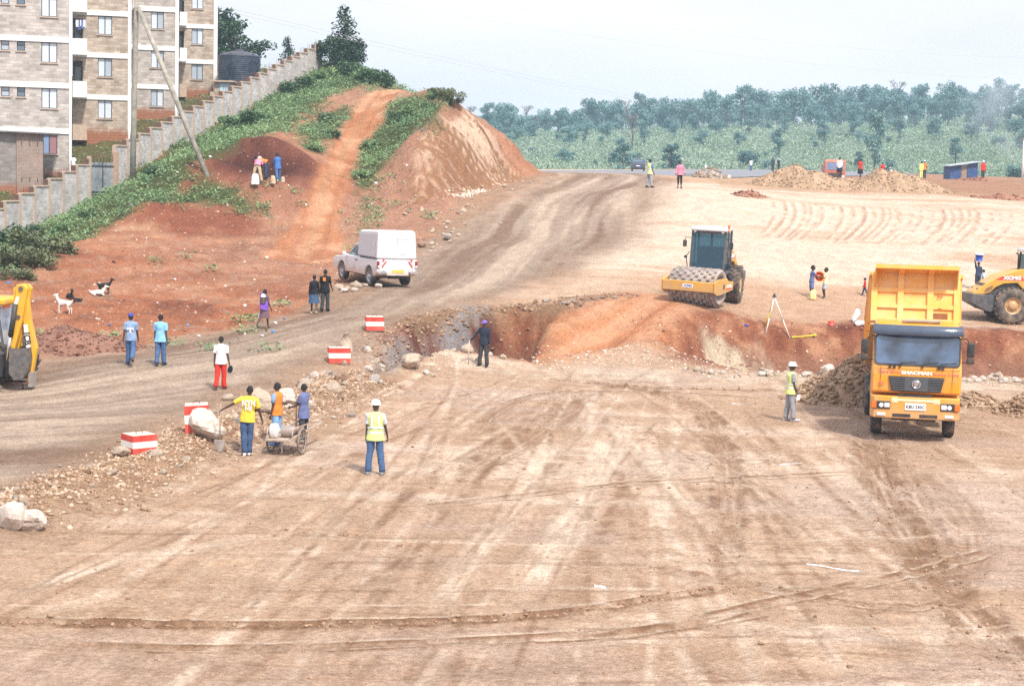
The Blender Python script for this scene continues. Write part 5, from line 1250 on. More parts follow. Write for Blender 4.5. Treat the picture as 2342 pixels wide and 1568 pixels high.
def car_body(m, prof, w, arches, tum=.0, zb=.9, bev=.03):
    """side profile (y,z) prism with tumblehome above zb"""
    m.prism(prof, -w / 2, w / 2, 'x', bev=bev)
    for v in m.bm.verts:
        if v.co.z > zb: v.co.x *= 1 - tum * (v.co.z - zb)
def arch(yc, zc, r, a0=0, a1=PI, n=8): return [(yc + r * math.cos(a0 + (a1 - a0) * k / n), zc + r * math.sin(a0 + (a1 - a0) * k / n)) for k in range(n + 1)]
def pickup(loc, rot):
    t = thing('pickup_truck', 'white pickup truck with a tall white box canopy parked half off the haul road', 'pickup', loc, rot=rot)
    fy, ry, r = -1.52, 1.53, .38
    lo = .42
    prof = [(-2.45, .55), (-2.48, .80), (-2.30, 1.02), (-1.15, 1.10), (-.92, 1.14), (.38, 1.14), (.42, 1.12), (2.44, 1.14), (2.46, .62), (2.30, .50)] + arch(ry, .40, .46)[0:] + [(.9, lo), (-.9, lo)] + arch(fy, .40, .46)
    m = MB(); car_body(m, prof, 1.74, None, .06, .9, .03)
    body = m.obj('body', WHITEV, t)
    m = MB(); cp = [(-1.02, 1.12), (-.28, 1.66), (.0, 1.73), (.36, 1.72), (.42, 1.12)]
    m.prism(cp, -.80, .80, 'x', bev=.03)
    for v in m.bm.verts: v.co.x *= 1 - .16 * max(0, v.co.z - 1.12)
    cab = m.obj('cab', WHITEV, t)
    for s in (-1, 1):
        m = MB(); W = [(-.80, 1.17), (-.24, 1.61), (.24, 1.63), (.28, 1.17)]
        m.add([(s * (.812 - .128 * (z - 1.12)), y, z) for y, z in W], [(0, 1, 2, 3)]); m.obj('side_window', GLASSV, cab)
        m = MB(); m.box((s * .885, -.02, .80), (.006, .012, .6)); m.box((s * .885, -.94, .80), (.006, .012, .55)); dr = m.obj('door', mat('door_gap', (.32, .33, .36), .7), t)
        m = MB(); m.box((s * .888, .20, 1.00), (.03, .16, .05), bev=.01); m.obj('door_handle', BLACKM, dr)
        m = MB(); m.box((s * 1.0, -.86, 1.20), (.16, .10, .17), bev=.03, seg=2); m.box((s * .9, -.84, 1.16), (.12, .04, .05)); m.obj('mirror', WHITEV, t)
        m = MB(); m.box((s * .825, 2.45, .93), (.10, .09, .30), bev=.02); tl = m.obj('tail_light', REDL, t)
        m = MB(); m.box((s * .815, 2.505, .86), (.09, .012, .08)); m.obj('reverse_lens', LAMP, tl)
        m = MB(); m.box((s * .70, 2.56, .60), (.36, .10, .11), bev=.02); m.tube([(s * .5, 2.55, .62), (s * .7, 2.62, .72), (s * .86, 2.55, .66)], .022, 6); m.obj('bumper_corner', CHROME, t)
        m = MB()
        Bq = Matrix.Translation((s * .58, 2.478, .96)) @ rotm(0, -s * .62, 0); m.box((0, 0, 0), (.055, .012, .30), M=Bq)
        m.box((s * .12, 0, .12), (.05, .012, .13), M=Bq); m.obj('chevron_stripe', REDP, t)
    m = MB(); m.add([(-.66, -1.005, 1.155), (.66, -1.005, 1.155), (.60, -.325, 1.645), (-.60, -.325, 1.645)], [(0, 1, 2, 3)]); m.obj('windscreen', GLASSV, cab)
    m = MB(); m.box((0, -2.49, .82), (1.3, .03, .16)); m.obj('grille', BLACKM, t)
    for s in (-1, 1):
        m = MB(); m.box((s * .72, -2.44, .86), (.26, .08, .17), bev=.03); m.obj('headlight', LAMP, t)
    m = MB(); cpf = [(.26, 1.16), (.26, 2.18), (.40, 2.30), (2.25, 2.36), (2.38, 2.30), (2.46, 1.16)]
    m.prism(cpf, -.86, .86, 'x', bev=.07)
    for v in m.bm.verts: v.co.x *= 1 - .055 * max(0, v.co.z - 1.16)
    can = m.obj('canopy', WHITEV, t)
    for s in (-1, 1):
        m = MB(); m.add([(s * (.868 - .0475 * (z - 1.16)), y, z) for y, z in ((.33, 1.24), (.33, 2.13), (2.14, 2.16), (2.24, 1.24))], [(0, 1, 2, 3)]); m.obj('side_shade_panel', mat('shaded_side_panel', (.55, .54, .56), .5, var=.04), can)  # canopy side in shade, painted as a darker grey panel
        m = MB(); m.box((s * .872, 1.25, 1.205), (.012, 1.9, .03)); m.obj('shade_panel_strip', DARKM, can)
    m = MB(); m.box((0, 2.452, 1.62), (.012, .03, .9)); m.cyl((-.30, 2.46, 1.45), .05, .03, 'y', 12); m.box((-.2, 2.46, 1.40), (.14, .02, .04)); m.box((0, 2.415, 2.02), (1.0, .012, .02)); m.obj('rear_hatch', mat('seam_grey', (.62, .63, .66), .6), can)
    m = MB(); m.box((0, 2.50, .56), (.95, .10, .16), bev=.02); bp = m.obj('rear_bumper', WHITEV, t)
    m = MB(); m.box((0, 2.558, .66), (.52, .014, .13)); npz = m.obj('number_plate', PLATEY, t)
    m = MB(); m.box((0, 0, .44), (1.3, 4.2, .16)); m.cyl((0, ry, .38), .07, 1.4, 'x'); m.cyl((0, 2.1, .42), .26, .16, 'z', 16); m.obj('underbody', BLACKM, t)
    for y in (fy, ry):
        for s in (-1, 1): wheel(t, (s * .74, y, r), r, .24, mat('silver_rim', (.42, .44, .48), .35, .6, var=.1), .58, rim_in=.05)
    return t

def backhoe():
    g = at(60, 872, 53.5); zz = hgt(-17.0, 55.0)
    t = thing('backhoe_loader', 'yellow backhoe loader with its digging arm folded up, cut off by the left edge', 'excavator', (g.x, g.y, zz), 0)
    # local: +x right in the picture = rear of the machine, +y away
    m = MB()
    boom = [(-.36, .95), (-.18, .85), (-.02, 1.5), (.16, 2.2), (.34, 3.18), (.24, 3.30), (-.02, 3.30), (-.10, 2.45), (-.22, 1.75)]
    m.prism(boom, .02, .20, 'y', bev=.02); m.prism([(a, b) for a, b in boom], .36, .54, 'y', bev=.02); m.box((-.05, .28, 2.75), (.22, .2, .9)); bo = m.obj('boom', YELL_B, t)
    m = MB(); m.cyl((.14, .28, 3.18), .07, .62, 'y', 14); m.cyl((.06, .28, 2.30), .06, .6, 'y', 14); m.obj('pivot_pin', DGREY, bo)
    m = MB(); m.box((-.02, .012, 2.72), (.10, .012, .42), rot=(0, .30, 0)); m.obj('white_decal', WLET, bo)
    m = MB()
    dip = [(.10, 3.05), (.26, 3.10), (.36, 2.2), (.56, 1.32), (.50, .98), (.36, .25), (.24, .25), (.26, 1.0), (.22, 1.5), (.14, 2.1)]
    m.prism(dip, .18, .40, 'y', bev=.02); dp = m.obj('dipper_arm', YELL_B, t)
    m = MB(); m.box((.285, .168, 1.55), (.13, .012, 1.02), rot=(0, -.13, 0), bev=.004); m.obj('white_decal', WLET, dp)
    m = MB(); text_mesh(m, 'JCB', .26, Matrix.Translation((.275, .16, 1.62)) @ rotm(0, -.13 + PI / 2, 0) @ rotm(PI / 2, 0, 0) , bold=.008); m.obj('lettering', INK, dp)
    m = MB(); m.tube([(-.02, -.04, 2.70), (-.09, -.05, 2.2), (-.17, -.06, 1.70)], .085, 12); m.obj('hydraulic_ram', BLACKM, t)
    m = MB(); m.tube([(-.17, -.06, 1.70), (-.30, -.05, .95)], .05, 10); m.obj('ram_rod', CHROME, t)
    m = MB(); m.tube([(-.18, .0, 2.5), (-.5, .1, 1.6), (-.66, .15, 1.0)], .03, 6); m.tube([(-.5, .0, .95), (-.3, .0, .75), (-.1, 0, .8)], .03, 6); m.obj('hoses', BLACKM, t)
    # bucket curled under the dipper
    m = MB(); pr = [(-.28, 1.26), (.30, 1.30), (.34, .95), (.28, .55), (.12, .30), (-.14, .28), (-.30, .50)]
    def bk(a, b):
        i = a * 5; k = min(int(i), 4); f = i - k; P = pr[1:]; p, q = P[k], P[k + 1]
        return (p[0] + (q[0] - p[0]) * f, -.12 + b * .72, p[1] + (q[1] - p[1]) * f)
    m.grid(bk, 20, 6); m.prism(pr, -.14, -.11, 'y'); m.prism(pr, .59, .62, 'y')
    for q in range(5): m.box((-.30, -.06 + q * .15, 1.26), (.10, .06, .16), rot=(0, -.3, 0))
    m.box((-.05, .25, 1.0), (.42, .66, .05), rot=(0, .15, 0))
    m.obj('bucket', mat('bucket_steel', (.13, .125, .125), .6, .4, var=.3, dirt=(.3, .24, .2), dirtf=.35), t)
    m = MB(); m.box((.40, .28, .35), (.12, .4, .45)); m.obj('bucket_link', GREYSTEEL, t)
    # kingpost, rear frame, stabilisers
    m = MB(); m.box((-.62, .3, .78), (.34, .5, .8), bev=.03); m.box((-.95, .6, .75), (.3, 2.2, .7)); m.cyl((-.55, .3, .78), .14, 1.0, 'z', 14); m.obj('kingpost', DGREY, t)
    for y in (-.55, 1.75):
        m = MB(); m.box((-.74, y, 1.05), (.24, .22, 1.35), bev=.02); st = m.obj('stabiliser', YELL_B, t)
        m = MB(); m.box((-.74, y, .36), (.18, .16, .5)); m.box((-.74, y, .12), (.62, .42, .06)); m.obj('foot_pad', GREYSTEEL, st)
    m = MB(); m.box((.10, .25, .24), (.5, .5, .05)); m.tube([(.12, .2, .24), (.12, .2, .0)], .03, 6); m.obj('dangling_plate', RUST, t)
    # tractor
    m = MB(); m.box((-2.6, .6, .85), (3.2, 1.1, .6), bev=.04); m.box((-4.0, .6, 1.35), (1.9, 1.0, .7), bev=.06); m.obj('body', YELL_B, t)
    m = MB()
    for y in (-.15, 1.35):
        m.bar((-1.22, y, 1.15), (-1.45, y + .0, 2.62), .07, .07); m.bar((-2.1, y, 1.15), (-2.1, y, 2.62), .07, .07); m.bar((-3.0, y, 1.15), (-2.9, y, 2.62), .07, .07)
    m.box((-1.22, .6, 1.2), (.1, 1.5, .2)); m.box((-2.1, .6, 1.1), (1.9, 1.5, .1)); cb = m.obj('cab', DGREY, t)
    m = MB(); m.add([(-1.24, -.12, 1.3), (-1.24, 1.32, 1.3), (-1.44, 1.32, 2.55), (-1.44, -.12, 2.55)], [(0, 1, 2, 3)]); m.add([(-1.28, -.17, 1.25), (-2.08, -.17, 1.25), (-2.08, -.17, 2.55), (-1.46, -.17, 2.55)], [(0, 1, 2, 3)]); m.add([(-2.12, -.17, 1.25), (-2.95, -.17, 1.25), (-2.88, -.17, 2.55), (-2.12, -.17, 2.55)], [(0, 1, 2, 3)]); m.obj('window', mat('sky_reflection_glass', (.36, .45, .58), .1, var=.6, scale=1.6, spec=.9, coat=.6), cb)  # pale blue panes: reflected sky painted into the glass colour
    m = MB(); m.box((-2.15, .6, 2.72), (2.0, 1.75, .2), bev=.05, seg=2); m.obj('roof', YELL_B, cb)
    m = MB(); m.box((-1.27, .2, 2.56), (.06, .5, .10)); m.obj('rear_lamp', AMBER, cb)
    m = MB(); m.box((-2.3, .6, 1.6), (.5, .5, .9), bev=.06); m.obj('seat', BLACKM, cb)
    wm = thing_wheel_axis_y(t, (-1.45, -.22, .74), .74, .42); thing_wheel_axis_y(t, (-1.15, 1.42, .74), .74, .42)
    thing_wheel_axis_y(t, (-4.0, -.15, .52), .52, .34); thing_wheel_axis_y(t, (-4.0, 1.35, .52), .52, .34)
    m = MB(); m.prism([(-1.0, .72), (-1.1, 1.3), (-1.75, 1.58), (-2.5, 1.35), (-2.5, 1.2), (-1.75, 1.5), (-1.2, 1.2)], -.42, .0, 'y'); m.obj('mudguard', BLACKM, t)
    for o in t.children:
        nm = o.name.split('.')[0]
        if nm in ('boom', 'dipper_arm', 'hydraulic_ram', 'ram_rod', 'bucket_link', 'dangling_plate'): o.location = (.02, -.85, 0)
        elif nm == 'bucket': o.location = (.12, -.85, .06)
        elif nm in ('kingpost', 'hoses'): o.location = (.25, -.5, 0)
        elif nm == 'stabiliser': o.location = (.02, -.6, 0)
        elif nm in ('cab', 'body', 'seat', 'mudguard'): o.location = (.42, .35, -.06)
        elif nm == 'wheel': o.location = Vector(o.location) + Vector((.12, .35, 0))
    t.rotation_euler = (0, 0, R(-5))
    return t
def thing_wheel_axis_y(par, c, r, w):
    o = wheel(par, c, r, w, YELL_B, .5, lugs=16, lug_h=.05); o.rotation_euler = (0, 0, PI / 2); return o

def hand_cart():
    p = ground(655, 1036); t = thing('hand_cart', 'two wheeled wooden hand cart loaded with a white sack and cans', 'cart', (p.x, p.y, p.z), R(-13)); t.scale = (.86, .86, .9)
    wood = mat('cart_wood', (.42, .33, .26), .85, var=.3)
    for s in (-1, 1):
        m = MB(); m.tube([(0, .33 * math.cos(a), .33 * math.sin(a)) for a in np.linspace(0, 2 * PI, 33)], .035, 8, cap=False); w = m.obj('wheel', mat('cart_tyre', (.22, .17, .14), .9, var=.3), t, (s * .47, 0, .36))
        m = MB(); m.tube([(0, .295 * math.cos(a), .295 * math.sin(a)) for a in np.linspace(0, 2 * PI, 33)], .014, 6, cap=False)
        for k in range(12):
            a = 2 * PI * k / 12; m.tube([(.02 * (-1) ** k, .03 * math.cos(a), .03 * math.sin(a)), (0, .29 * math.cos(a), .29 * math.sin(a))], .005, 4)
        m.cyl((0, 0, 0), .04, .1, 'x', 10); m.obj('spokes', GREYSTEEL, w)
    m = MB(); m.box((0, .1, .44), (.80, 1.5, .05)); m.obj('deck', wood, t)
    m = MB()
    for s in (-1, 1):
        m.bar((s * .38, -.6, .50), (s * .38, 2.0, .62), .05, .06); m.tube([(s * .38, -.55, .46), (s * .38, -.55, .75)], .02, 6); m.tube([(s * .38, .7, .46), (s * .38, .7, .75)], .02, 6); m.tube([(s * .38, -.6, .75), (s * .38, .8, .75)], .018, 6)
    m.bar((-.42, 2.0, .62), (.42, 2.0, .62), .05, .05); m.tube([(.05, -.5, .42), (.05, -.5, .04)], .018, 6); m.obj('frame', wood, t)
    m = MB(); m.cyl((0, 0, .36), .03, .9, 'x', 8); m.obj('axle', GREYSTEEL, t)
    # load: each piece is a thing of its own
    M = Matrix.Translation(p) @ rotm(0, 0, R(-13)) @ Matrix.Diagonal((.86, .86, .9, 1))
    def blob(a, b):
        th_ = a * 2 * PI; ph = (b - .5) * PI; k = .75 + .25 * math.cos(3 * th_ + 1) * .3
        sx = math.copysign(abs(math.cos(ph)) ** .5, 1); return (.17 * sx * math.copysign(abs(math.cos(th_)) ** .6, math.cos(th_)) * (1 + .06 * math.sin(5 * b * 3)), .20 * sx * math.copysign(abs(math.sin(th_)) ** .6, math.sin(th_)), .24 + .24 * math.sin(ph) + .02 * math.sin(th_ * 4))
    m = MB(); m.grid(blob, 24, 14); o = m.obj('sack', mat('white_sack', (.72, .71, .70), .8, var=.12, dirt=(.4, .36, .34), dirtf=.3), None, M @ Vector((-.24, -.36, .47)), (0, 0, R(-20))); o.scale = (.68, .6, .72); tag(o, 'white woven sack standing upright on the hand cart', 'sack')
    for i, (x, y, rr, hh, lab) in enumerate(((.10, -.1, .15, .32, 'grey metal can lying on the hand cart beside the white sack'), (.26, .2, .13, .3, 'smaller brown metal can lying at the back of the hand cart'))):
        m = MB(); m.lathe([(0, -hh / 2), (rr * .9, -hh / 2), (rr, -hh / 2 + .02), (rr * .96, -hh / 4), (rr, 0), (rr * .96, hh / 4), (rr, hh / 2 - .02), (rr * .9, hh / 2), (0, hh / 2)], 'x', 20)
        o = m.obj('metal_can', (GREYSTEEL, mat('brown_can', (.26, .18, .14), .7, .2, var=.3))[i], None, M @ Vector((x, y, .47 + rr)), (0, 0, R(-13 + 25 * i))); tag(o, lab, 'can')

def far_vehicles():
    # dark car on the far asphalt
    p = at(1459, 394, 228); z = hgt(p.x, p.y); t = thing('parked_car', 'dark blue grey off-road car seen from behind on the far asphalt road', 'car', (p.x, p.y, z), R(176))
    m = MB(); car_body(m, [(-2.2, .5), (-2.2, .95), (-.9, 1.08), (-.2, 1.68), (.3, 1.74), (1.9, 1.70), (2.15, 1.1), (2.2, .5)] + arch(1.35, .4, .42) + arch(-1.35, .4, .42), 1.84, None, .12, 1.0, .04); b = m.obj('body', mat('dark_car_paint', (.05, .065, .105), .3, var=.05, coat=.6), t)
    m = MB(); m.add([(-.68, 2.10, 1.16), (.68, 2.10, 1.16), (.6, 1.96, 1.58), (-.6, 1.96, 1.58)], [(0, 1, 2, 3)]); m.obj('rear_window', GLASSV, b)
    for s in (-1, 1):
        m = MB(); m.box((s * .78, 2.18, .95), (.16, .06, .26)); m.obj('tail_light', REDL, b)
        for y in (-1.35, 1.35): wheel(t, (s * .78, y, .37), .37, .24, GREYSTEEL)
    m = MB(); m.box((0, 2.22, .85), (.5, .02, .13)); m.obj('number_plate', PLATEW, b)
    m = MB(); m.box((0, 2.2, .55), (1.75, .12, .2)); m.obj('bumper', BLACKM, b)
    # red lorry beyond the left mound
    p = at(1908, 402, 165); z = hgt(p.x, p.y); t = thing('lorry', 'orange red lorry cab standing beyond the left dirt mound', 'lorry', (p.x, p.y, z - .9), R(-6))
    rp = mat('lorry_red', (.50, .14, .075), .4, var=.08, dirt=(.5, .3, .2), dirtf=.2)
    m = MB(); m.prism([(-1.0, .6), (-1.05, 1.5), (-.85, 2.55), (-.6, 2.7), (.7, 2.7), (.75, .6)], -1.15, 1.15, 'x', bev=.06); c = m.obj('cab', rp, t)
    m = MB(); m.add([(-.98, -1.075, 1.55), (.98, -1.075, 1.55), (.92, -.905, 2.42), (-.92, -.905, 2.42)], [(0, 1, 2, 3)]); m.obj('windscreen', mat('lorry_glass', (.15, .18, .30), .1, var=.3, spec=.8), c)
    m = MB(); m.box((0, -1.09, 1.0), (1.6, .05, .4)); m.obj('grille', BLACKM, c)
    for s in (-1, 1):
        m = MB(); m.box((s * .9, -1.08, .85), (.3, .08, .2)); m.obj('headlight', LAMP, c)
        for y in (-.1, 3.6): wheel(t, (s * .95, y, .5), .5, .3, GREYSTEEL)
    t.scale = (.85, .85, .85); t.location.z += .25
    m = MB(); m.prism([(1.0, .9), (1.0, 2.1), (4.8, 2.2), (4.8, .9)], -1.15, 1.15, 'x'); m.obj('bed', rp, t)
    # blue shack
    p = at(2205, 413, 172); z = hgt(p.x, p.y); t = thing('shack', 'small blue corrugated iron shack with a sloping roof at the right of the far road', 'shed', (p.x, p.y, z - .1), R(8))
    def corr(name, c): 
        return mat(name, c, .6, .1, var=.12, scale=3, dirt=(.25, .2, .18), dirtf=.2)
    m = MB(); x0, x1 = -1.75, 1.7
    for k in range(34):
        a = x0 + (x1 - x0) * k / 34; b = x0 + (x1 - x0) * (k + 1) / 34; o = .04 * (k % 2)
        if -.4 < (a + b) / 2 < .35: continue
        za = 1.75 + .16 * (a - x0); zb_ = 1.75 + .16 * (b - x0); m.add([(a, o, 0), (b, .04 - o, 0), (b, .04 - o, zb_), (a, o, za)], [(0, 1, 2, 3)])
    m.box((x0, 1.2, .9), (.05, 2.4, 1.75)); m.box((x1, 1.2, 1.1), (.05, 2.4, 2.2)); m.box((0, 2.4, 1.0), (3.4, .05, 1.9)); m.obj('wall', corr('blue_iron', (.03, .085, .25)), t)
    m = MB(); m.box((-.02, .1, .95), (.72, .05, 1.8)); m.obj('door', mat('plank_door', (.30, .22, .17), .8, var=.3), t)
    m = MB(); m.box((-.05, 1.1, 2.13), (4.3, 3.2, .07), rot=(0, -.158, 0)); m.obj('roof', corr('grey_iron', (.42, .46, .52)), t); t.scale = (.80, .80, .80)

def vehicles():
    dump_truck()
    a = at(1606, 698, 72.2); print('ROLLER', a, ground(1598, 698), hgt(a.x, a.y)); p = Vector((a.x + .60, a.y + 1.6, 0)); o = roller('yellow pad-foot road roller with a glazed cab coming down from the pale plateau', (p.x, p.y, a.z + .02), -.52, artic=.20); o.rotation_euler = (R(0.5), R(1.6), -.50)
    a = ground(2299, 734); roller('yellow road roller in profile, cut off by the right edge above the pit', (a.x + 1.2, a.y, a.z - .02), PI / 2)
    A = ground(884, 653); th = PI + .47
    d = Vector((-math.sin(.47), math.cos(.47), 0)); rr = A; fr = A + d * 3.05
    zr_, zf = hgt(rr.x, rr.y), hgt(fr.x, fr.y); c = A + d * 1.53
    zl = hgt(A.x - .7, A.y - .27); zq = hgt(A.x + .7, A.y + .27)
    pk = pickup((c.x, c.y, (zr_ + zf) / 2 + .02), (math.atan2(zr_ - zf, 3.05), -math.atan2(zl - zq, 1.5) * .5, th)); pk.scale = (1.09, 1.09, 1.05)
    backhoe(); hand_cart(); far_vehicles()
# ------------------------------------------------------------------ people and animals
SKIN = mat('dark_skin', (.075, .045, .032), .5, var=.12, scale=9)
HAIR = mat('black_hair', (.012, .010, .010), .75, var=.2, bump=.004, bscale=90)
def cloth(name, c, var=.16): return mat('cloth_' + name, c, .88, var=var, scale=7, bump=.012, bscale=11, spec=.15)
C = dict(white=(.78, .78, .79), navy=(.045, .060, .11), denim=(.075, .135, .27), denim2=(.06, .10, .19), ltdenim=(.22, .40, .66), red=(.62, .045, .03), black=(.020, .020, .024), grey=(.30, .31, .34), ltblue=(.24, .50, .74), steel=(.24, .34, .52),
         yellow=(.74, .56, .07), orange=(.72, .23, .045), slate=(.13, .155, .30), lime=(.70, .76, .26), purple=(.22, .10, .52), pattern=(.16, .10, .12), skirt=(.055, .10, .18), beige=(.50, .40, .27), pink=(.72, .24, .34), blue=(.06, .16, .42), dkblue=(.05, .07, .13), shorts=(.14, .19, .40), paleyellow=(.74, .72, .48), paleblue=(.42, .50, .62), ltgrey=(.5, .52, .55), charcoal=(.055, .058, .065), royal=(.06, .08, .36), violet=(.22, .14, .56), pitman=(.030, .036, .058), brown=(.12, .07, .05))
def CM(k): return cloth(k, C[k])
def skin_mesh(verts, edges, radii):
    me = bpy.data.meshes.new('body'); me.from_pydata([tuple(v) for v in verts], edges, [])
    o = bpy.data.objects.new('body', me); COL.objects.link(o)
    md = o.modifiers.new('Skin', 'SKIN'); md.branch_smoothing = .3; md.use_smooth_shade = True
    for i, r in enumerate(radii):
        d = me.skin_vertices[0].data[i]; rr = r if isinstance(r, tuple) else (r, r); d.radius = rr; d.use_root = (i == 0)
    o.modifiers.new('Sub', 'SUBSURF').levels = 1
    dg = bpy.context.evaluated_depsgraph_get(); dg.update()
    out = bpy.data.meshes.new_from_object(o.evaluated_get(dg)); bpy.data.objects.remove(o); bpy.data.meshes.remove(me)
    return out
def head_verts(mb, M, mi=0, mie=1):
    n, k = 20, 14
    def f(a, b):
        th = a * 2 * PI; ph = (b - .5) * PI; x = math.cos(ph) * math.sin(th); y = -math.cos(ph) * math.cos(th); z = math.sin(ph)
        jaw = 1 - .28 * max(0, -z) ** 1.3
        X = .076 * x * jaw; Y = .096 * y * (1 - .12 * max(0, -z)) + (.008 * max(0, z)); Z = .122 * z
        fr = max(0, -y)
        if fr > .3:
            Y -= .030 * math.exp(-((x / .16) ** 2 + ((z + .14) / .20) ** 2))      # nose
            Y += .012 * sum(math.exp(-(((x - s * .38) / .17) ** 2 + ((z - .06) / .12) ** 2)) for s in (-1, 1))   # eye sockets
            Y -= .008 * math.exp(-((x / .32) ** 2 + ((z + .50) / .09) ** 2)); Y += .006 * math.exp(-((x / .3) ** 2 + ((z + .5) / .03) ** 2))   # lips
            Y -= .006 * math.exp(-((x / .22) ** 2 + ((z + .82) / .12) ** 2))
        return (X, Y, Z)
    mb.grid(f, n, k, mi, True, M)
    for s in (-1, 1):
        mb.lathe([(0, -.008), (.018, -.006), (.027, 0), (.02, .010), (0, .006)], 'x', 8, (s * .076, .008, -.005), mi, M)
        mb.lathe([(0, -.010), (.008, -.006), (.011, 0), (.008, .006), (0, .010)], 'y', 8, (s * .029, -.082, .008), mie, M)
class Pose:
    def __init__(s, lean=0, turn=0, legs=((0, 0, .0), (0, 0, .0)), arms=((.04, .10, .12), (.04, .10, .12)), twist=0, side=0, nod=0, curl=.5):
        s.__dict__.update(locals())
def person(label, u, v, px, rz, top='white', bottom='denim', shoes='brown', sleeve='short', pose=None, hat=None, hatc='white', legs='trousers', long=0.0, vest=None, under=None, fem=False, group=None, loc=None, ymin=0, decal=None, sink=0.0, kid=False):
    p = pose or Pose()
    g = Vector(loc) if loc is not None else ground(u, v, ymin)
    h = px * g.y / F0; k = h / 1.75
    t = thing('person', label, 'person', (g.x, g.y, g.z - sink + .005), rz, group)
    def S(q): return Vector(q) * k
    def rx(q, a, o):   # rotate about x through o: positive leans forward (-y)
        q = Vector(q) - Vector(o); c, s = math.cos(a), math.sin(a); return Vector((q.x, q.y * c - q.z * s, q.y * s + q.z * c)) + Vector(o)
    pel = Vector((0, 0, .93)); drop = 0
    # legs
    J = {}; low = 9
    for i, s in enumerate((-1, 1)):
        pit, kn, ab = p.legs[i]
        hip = Vector((s * .09, 0, .90)); d = lambda a: Vector((s * math.sin(ab), -math.sin(a), -math.cos(a)))
        knee = hip + d(pit) * .42; ank = knee + d(pit - kn) * .41; f = pit - kn * .8
        toe = ank + Vector((s * .03, -.17 * math.cos(f * .6), -.055 + .17 * math.sin(f * .6) * .9)); heel = ank + Vector((0, .045, -.05))
        J['leg', i] = (hip, knee, ank, toe, heel); low = min(low, toe.z, heel.z)
    off = Vector((0, 0, -low + .025))
    for i in (0, 1): J['leg', i] = tuple(q + off for q in J['leg', i])
    pel = pel + off
    T = lambda q: (Matrix.Translation(pel) @ rotm(p.lean, p.side, p.twist) @ Vector((q[0], q[1], q[2] - .93)))   # torso space
    sw = .155 if fem else .174
    for i, s in enumerate((-1, 1)):
        pit, ab, el = p.arms[i]
        sh = T((s * sw, 0, 1.405))
        A = (rotm(p.lean, p.side, p.twist) @ rotm(-pit, 0, 0) @ rotm(0, -s * ab, 0)); dn = (A @ Vector((0, 0, -1)))
        elb = sh + dn * .285; B = A @ rotm(-el, 0, 0); dn2 = (B @ Vector((0, 0, -1))); wr = elb + dn2 * .255
        J['arm', i] = (sh, elb, wr, dn2.normalized(), (B @ Vector((0, -1, 0))).normalized(), (B @ Vector((-s, 0, 0))).normalized())
    # ---- body: one skinned surface
    V, E, Rr = [], [], []
    def add(q, r, par=None):
        V.append(S(q)); Rr.append(r * k)
        if par is not None: E.append((par, len(V) - 1))
        return len(V) - 1
    b0 = add(pel, .105); b1 = add(T((0, .005, 1.10)), .098, b0); b2 = add(T((0, .01, 1.28)), .115, b1); b3 = add(T((0, .01, 1.42)), .085, b2); b4 = add(T((0, .0, 1.51)), .050, b3); b5 = add(T((0, -.012, 1.58)), .048, b4)
    for i, s in enumerate((-1, 1)):
        hip, knee, ank, toe, heel = J['leg', i]
        a = add(hip, .082, b0); a1 = add(hip.lerp(knee, .5), .072, a); a = add(knee, .052, a1); c = add(knee.lerp(ank, .35), .053, a); d = add(ank, .034, c); e = add(ank.lerp(toe, .55) - Vector((0, 0, .02)), .034, d); add(toe, .024, e)
        sh, elb, wr, dn, fw, inn = J['arm', i]
        a = add(sh, .056, b3); a = add(sh.lerp(elb, .5), .045, a); a = add(elb, .036, a); a = add(elb.lerp(wr, .4), .034, a); a = add(wr, .024, a)
        pm = add(wr + dn * .075 + fw * .005, (.036), a)
        cu = p.curl
        for q in range(4):
            w = (q - 1.5) * .021; L = (.066, .078, .074, .058)[q]
            r0 = wr + dn * .10 + fw * -w * 1.0 + inn * .004; r1 = r0 + (dn * math.cos(cu) + inn * math.sin(cu)) * L * .55; r2 = r1 + (dn * math.cos(cu * 2.4) + inn * math.sin(cu * 2.4)) * L * .5
            f0 = add(r0, .0095, pm); f1 = add(r1, .009, f0); add(r2, .0075, f1)
        r0 = wr + dn * .045 + fw * .034 + inn * .010; r1 = r0 + (dn * .75 + fw * .6 + inn * .3).normalized() * .035; f0 = add(r0, .011, pm); f1 = add(r1, .010, f0); add(r1 + (dn + inn * .4).normalized() * .03, .008, f1)
    me = skin_mesh(V, E, Rr)
    hs = 1.25 if kid else 1.0
    HM = Matrix.Translation(S(T((0, -.014, 1.622 + (.03 if kid else 0))))) @ rotm(p.lean * .35 + p.nod, p.side * .5, p.turn) @ Matrix.Scale(k * hs, 4)
    b = MB(); b.bm.from_mesh(me); head_verts(b, HM, 0, 1); bpy.data.meshes.remove(me)
    body = b.obj('body', [SKIN, mat('eye_white', (.6, .57, .52), .3, var=.02)], t)
    if hat != 'hard' and hat != 'scarf':
        m = MB(); m.grid(lambda a, c: ((.080 + .006) * math.cos((c * .56 - .06) * PI) * math.sin(a * 2 * PI), (.100 + .006) * -math.cos((c * .56 - .06) * PI) * math.cos(a * 2 * PI) * (1 - .25 * max(0, math.cos(a * 2 * PI)) * (c < .35)) + .010, .128 * math.sin((c * .56 - .06) * PI) + .002), 20, 9, 0, True, HM)
        if fem: m.lathe([(0, -.05), (.04, -.03), (.05, 0), (.04, .03), (0, .05)], 'z', 10, (0, .10, .03), 0, HM)
        m.obj('hair', HAIR, t)
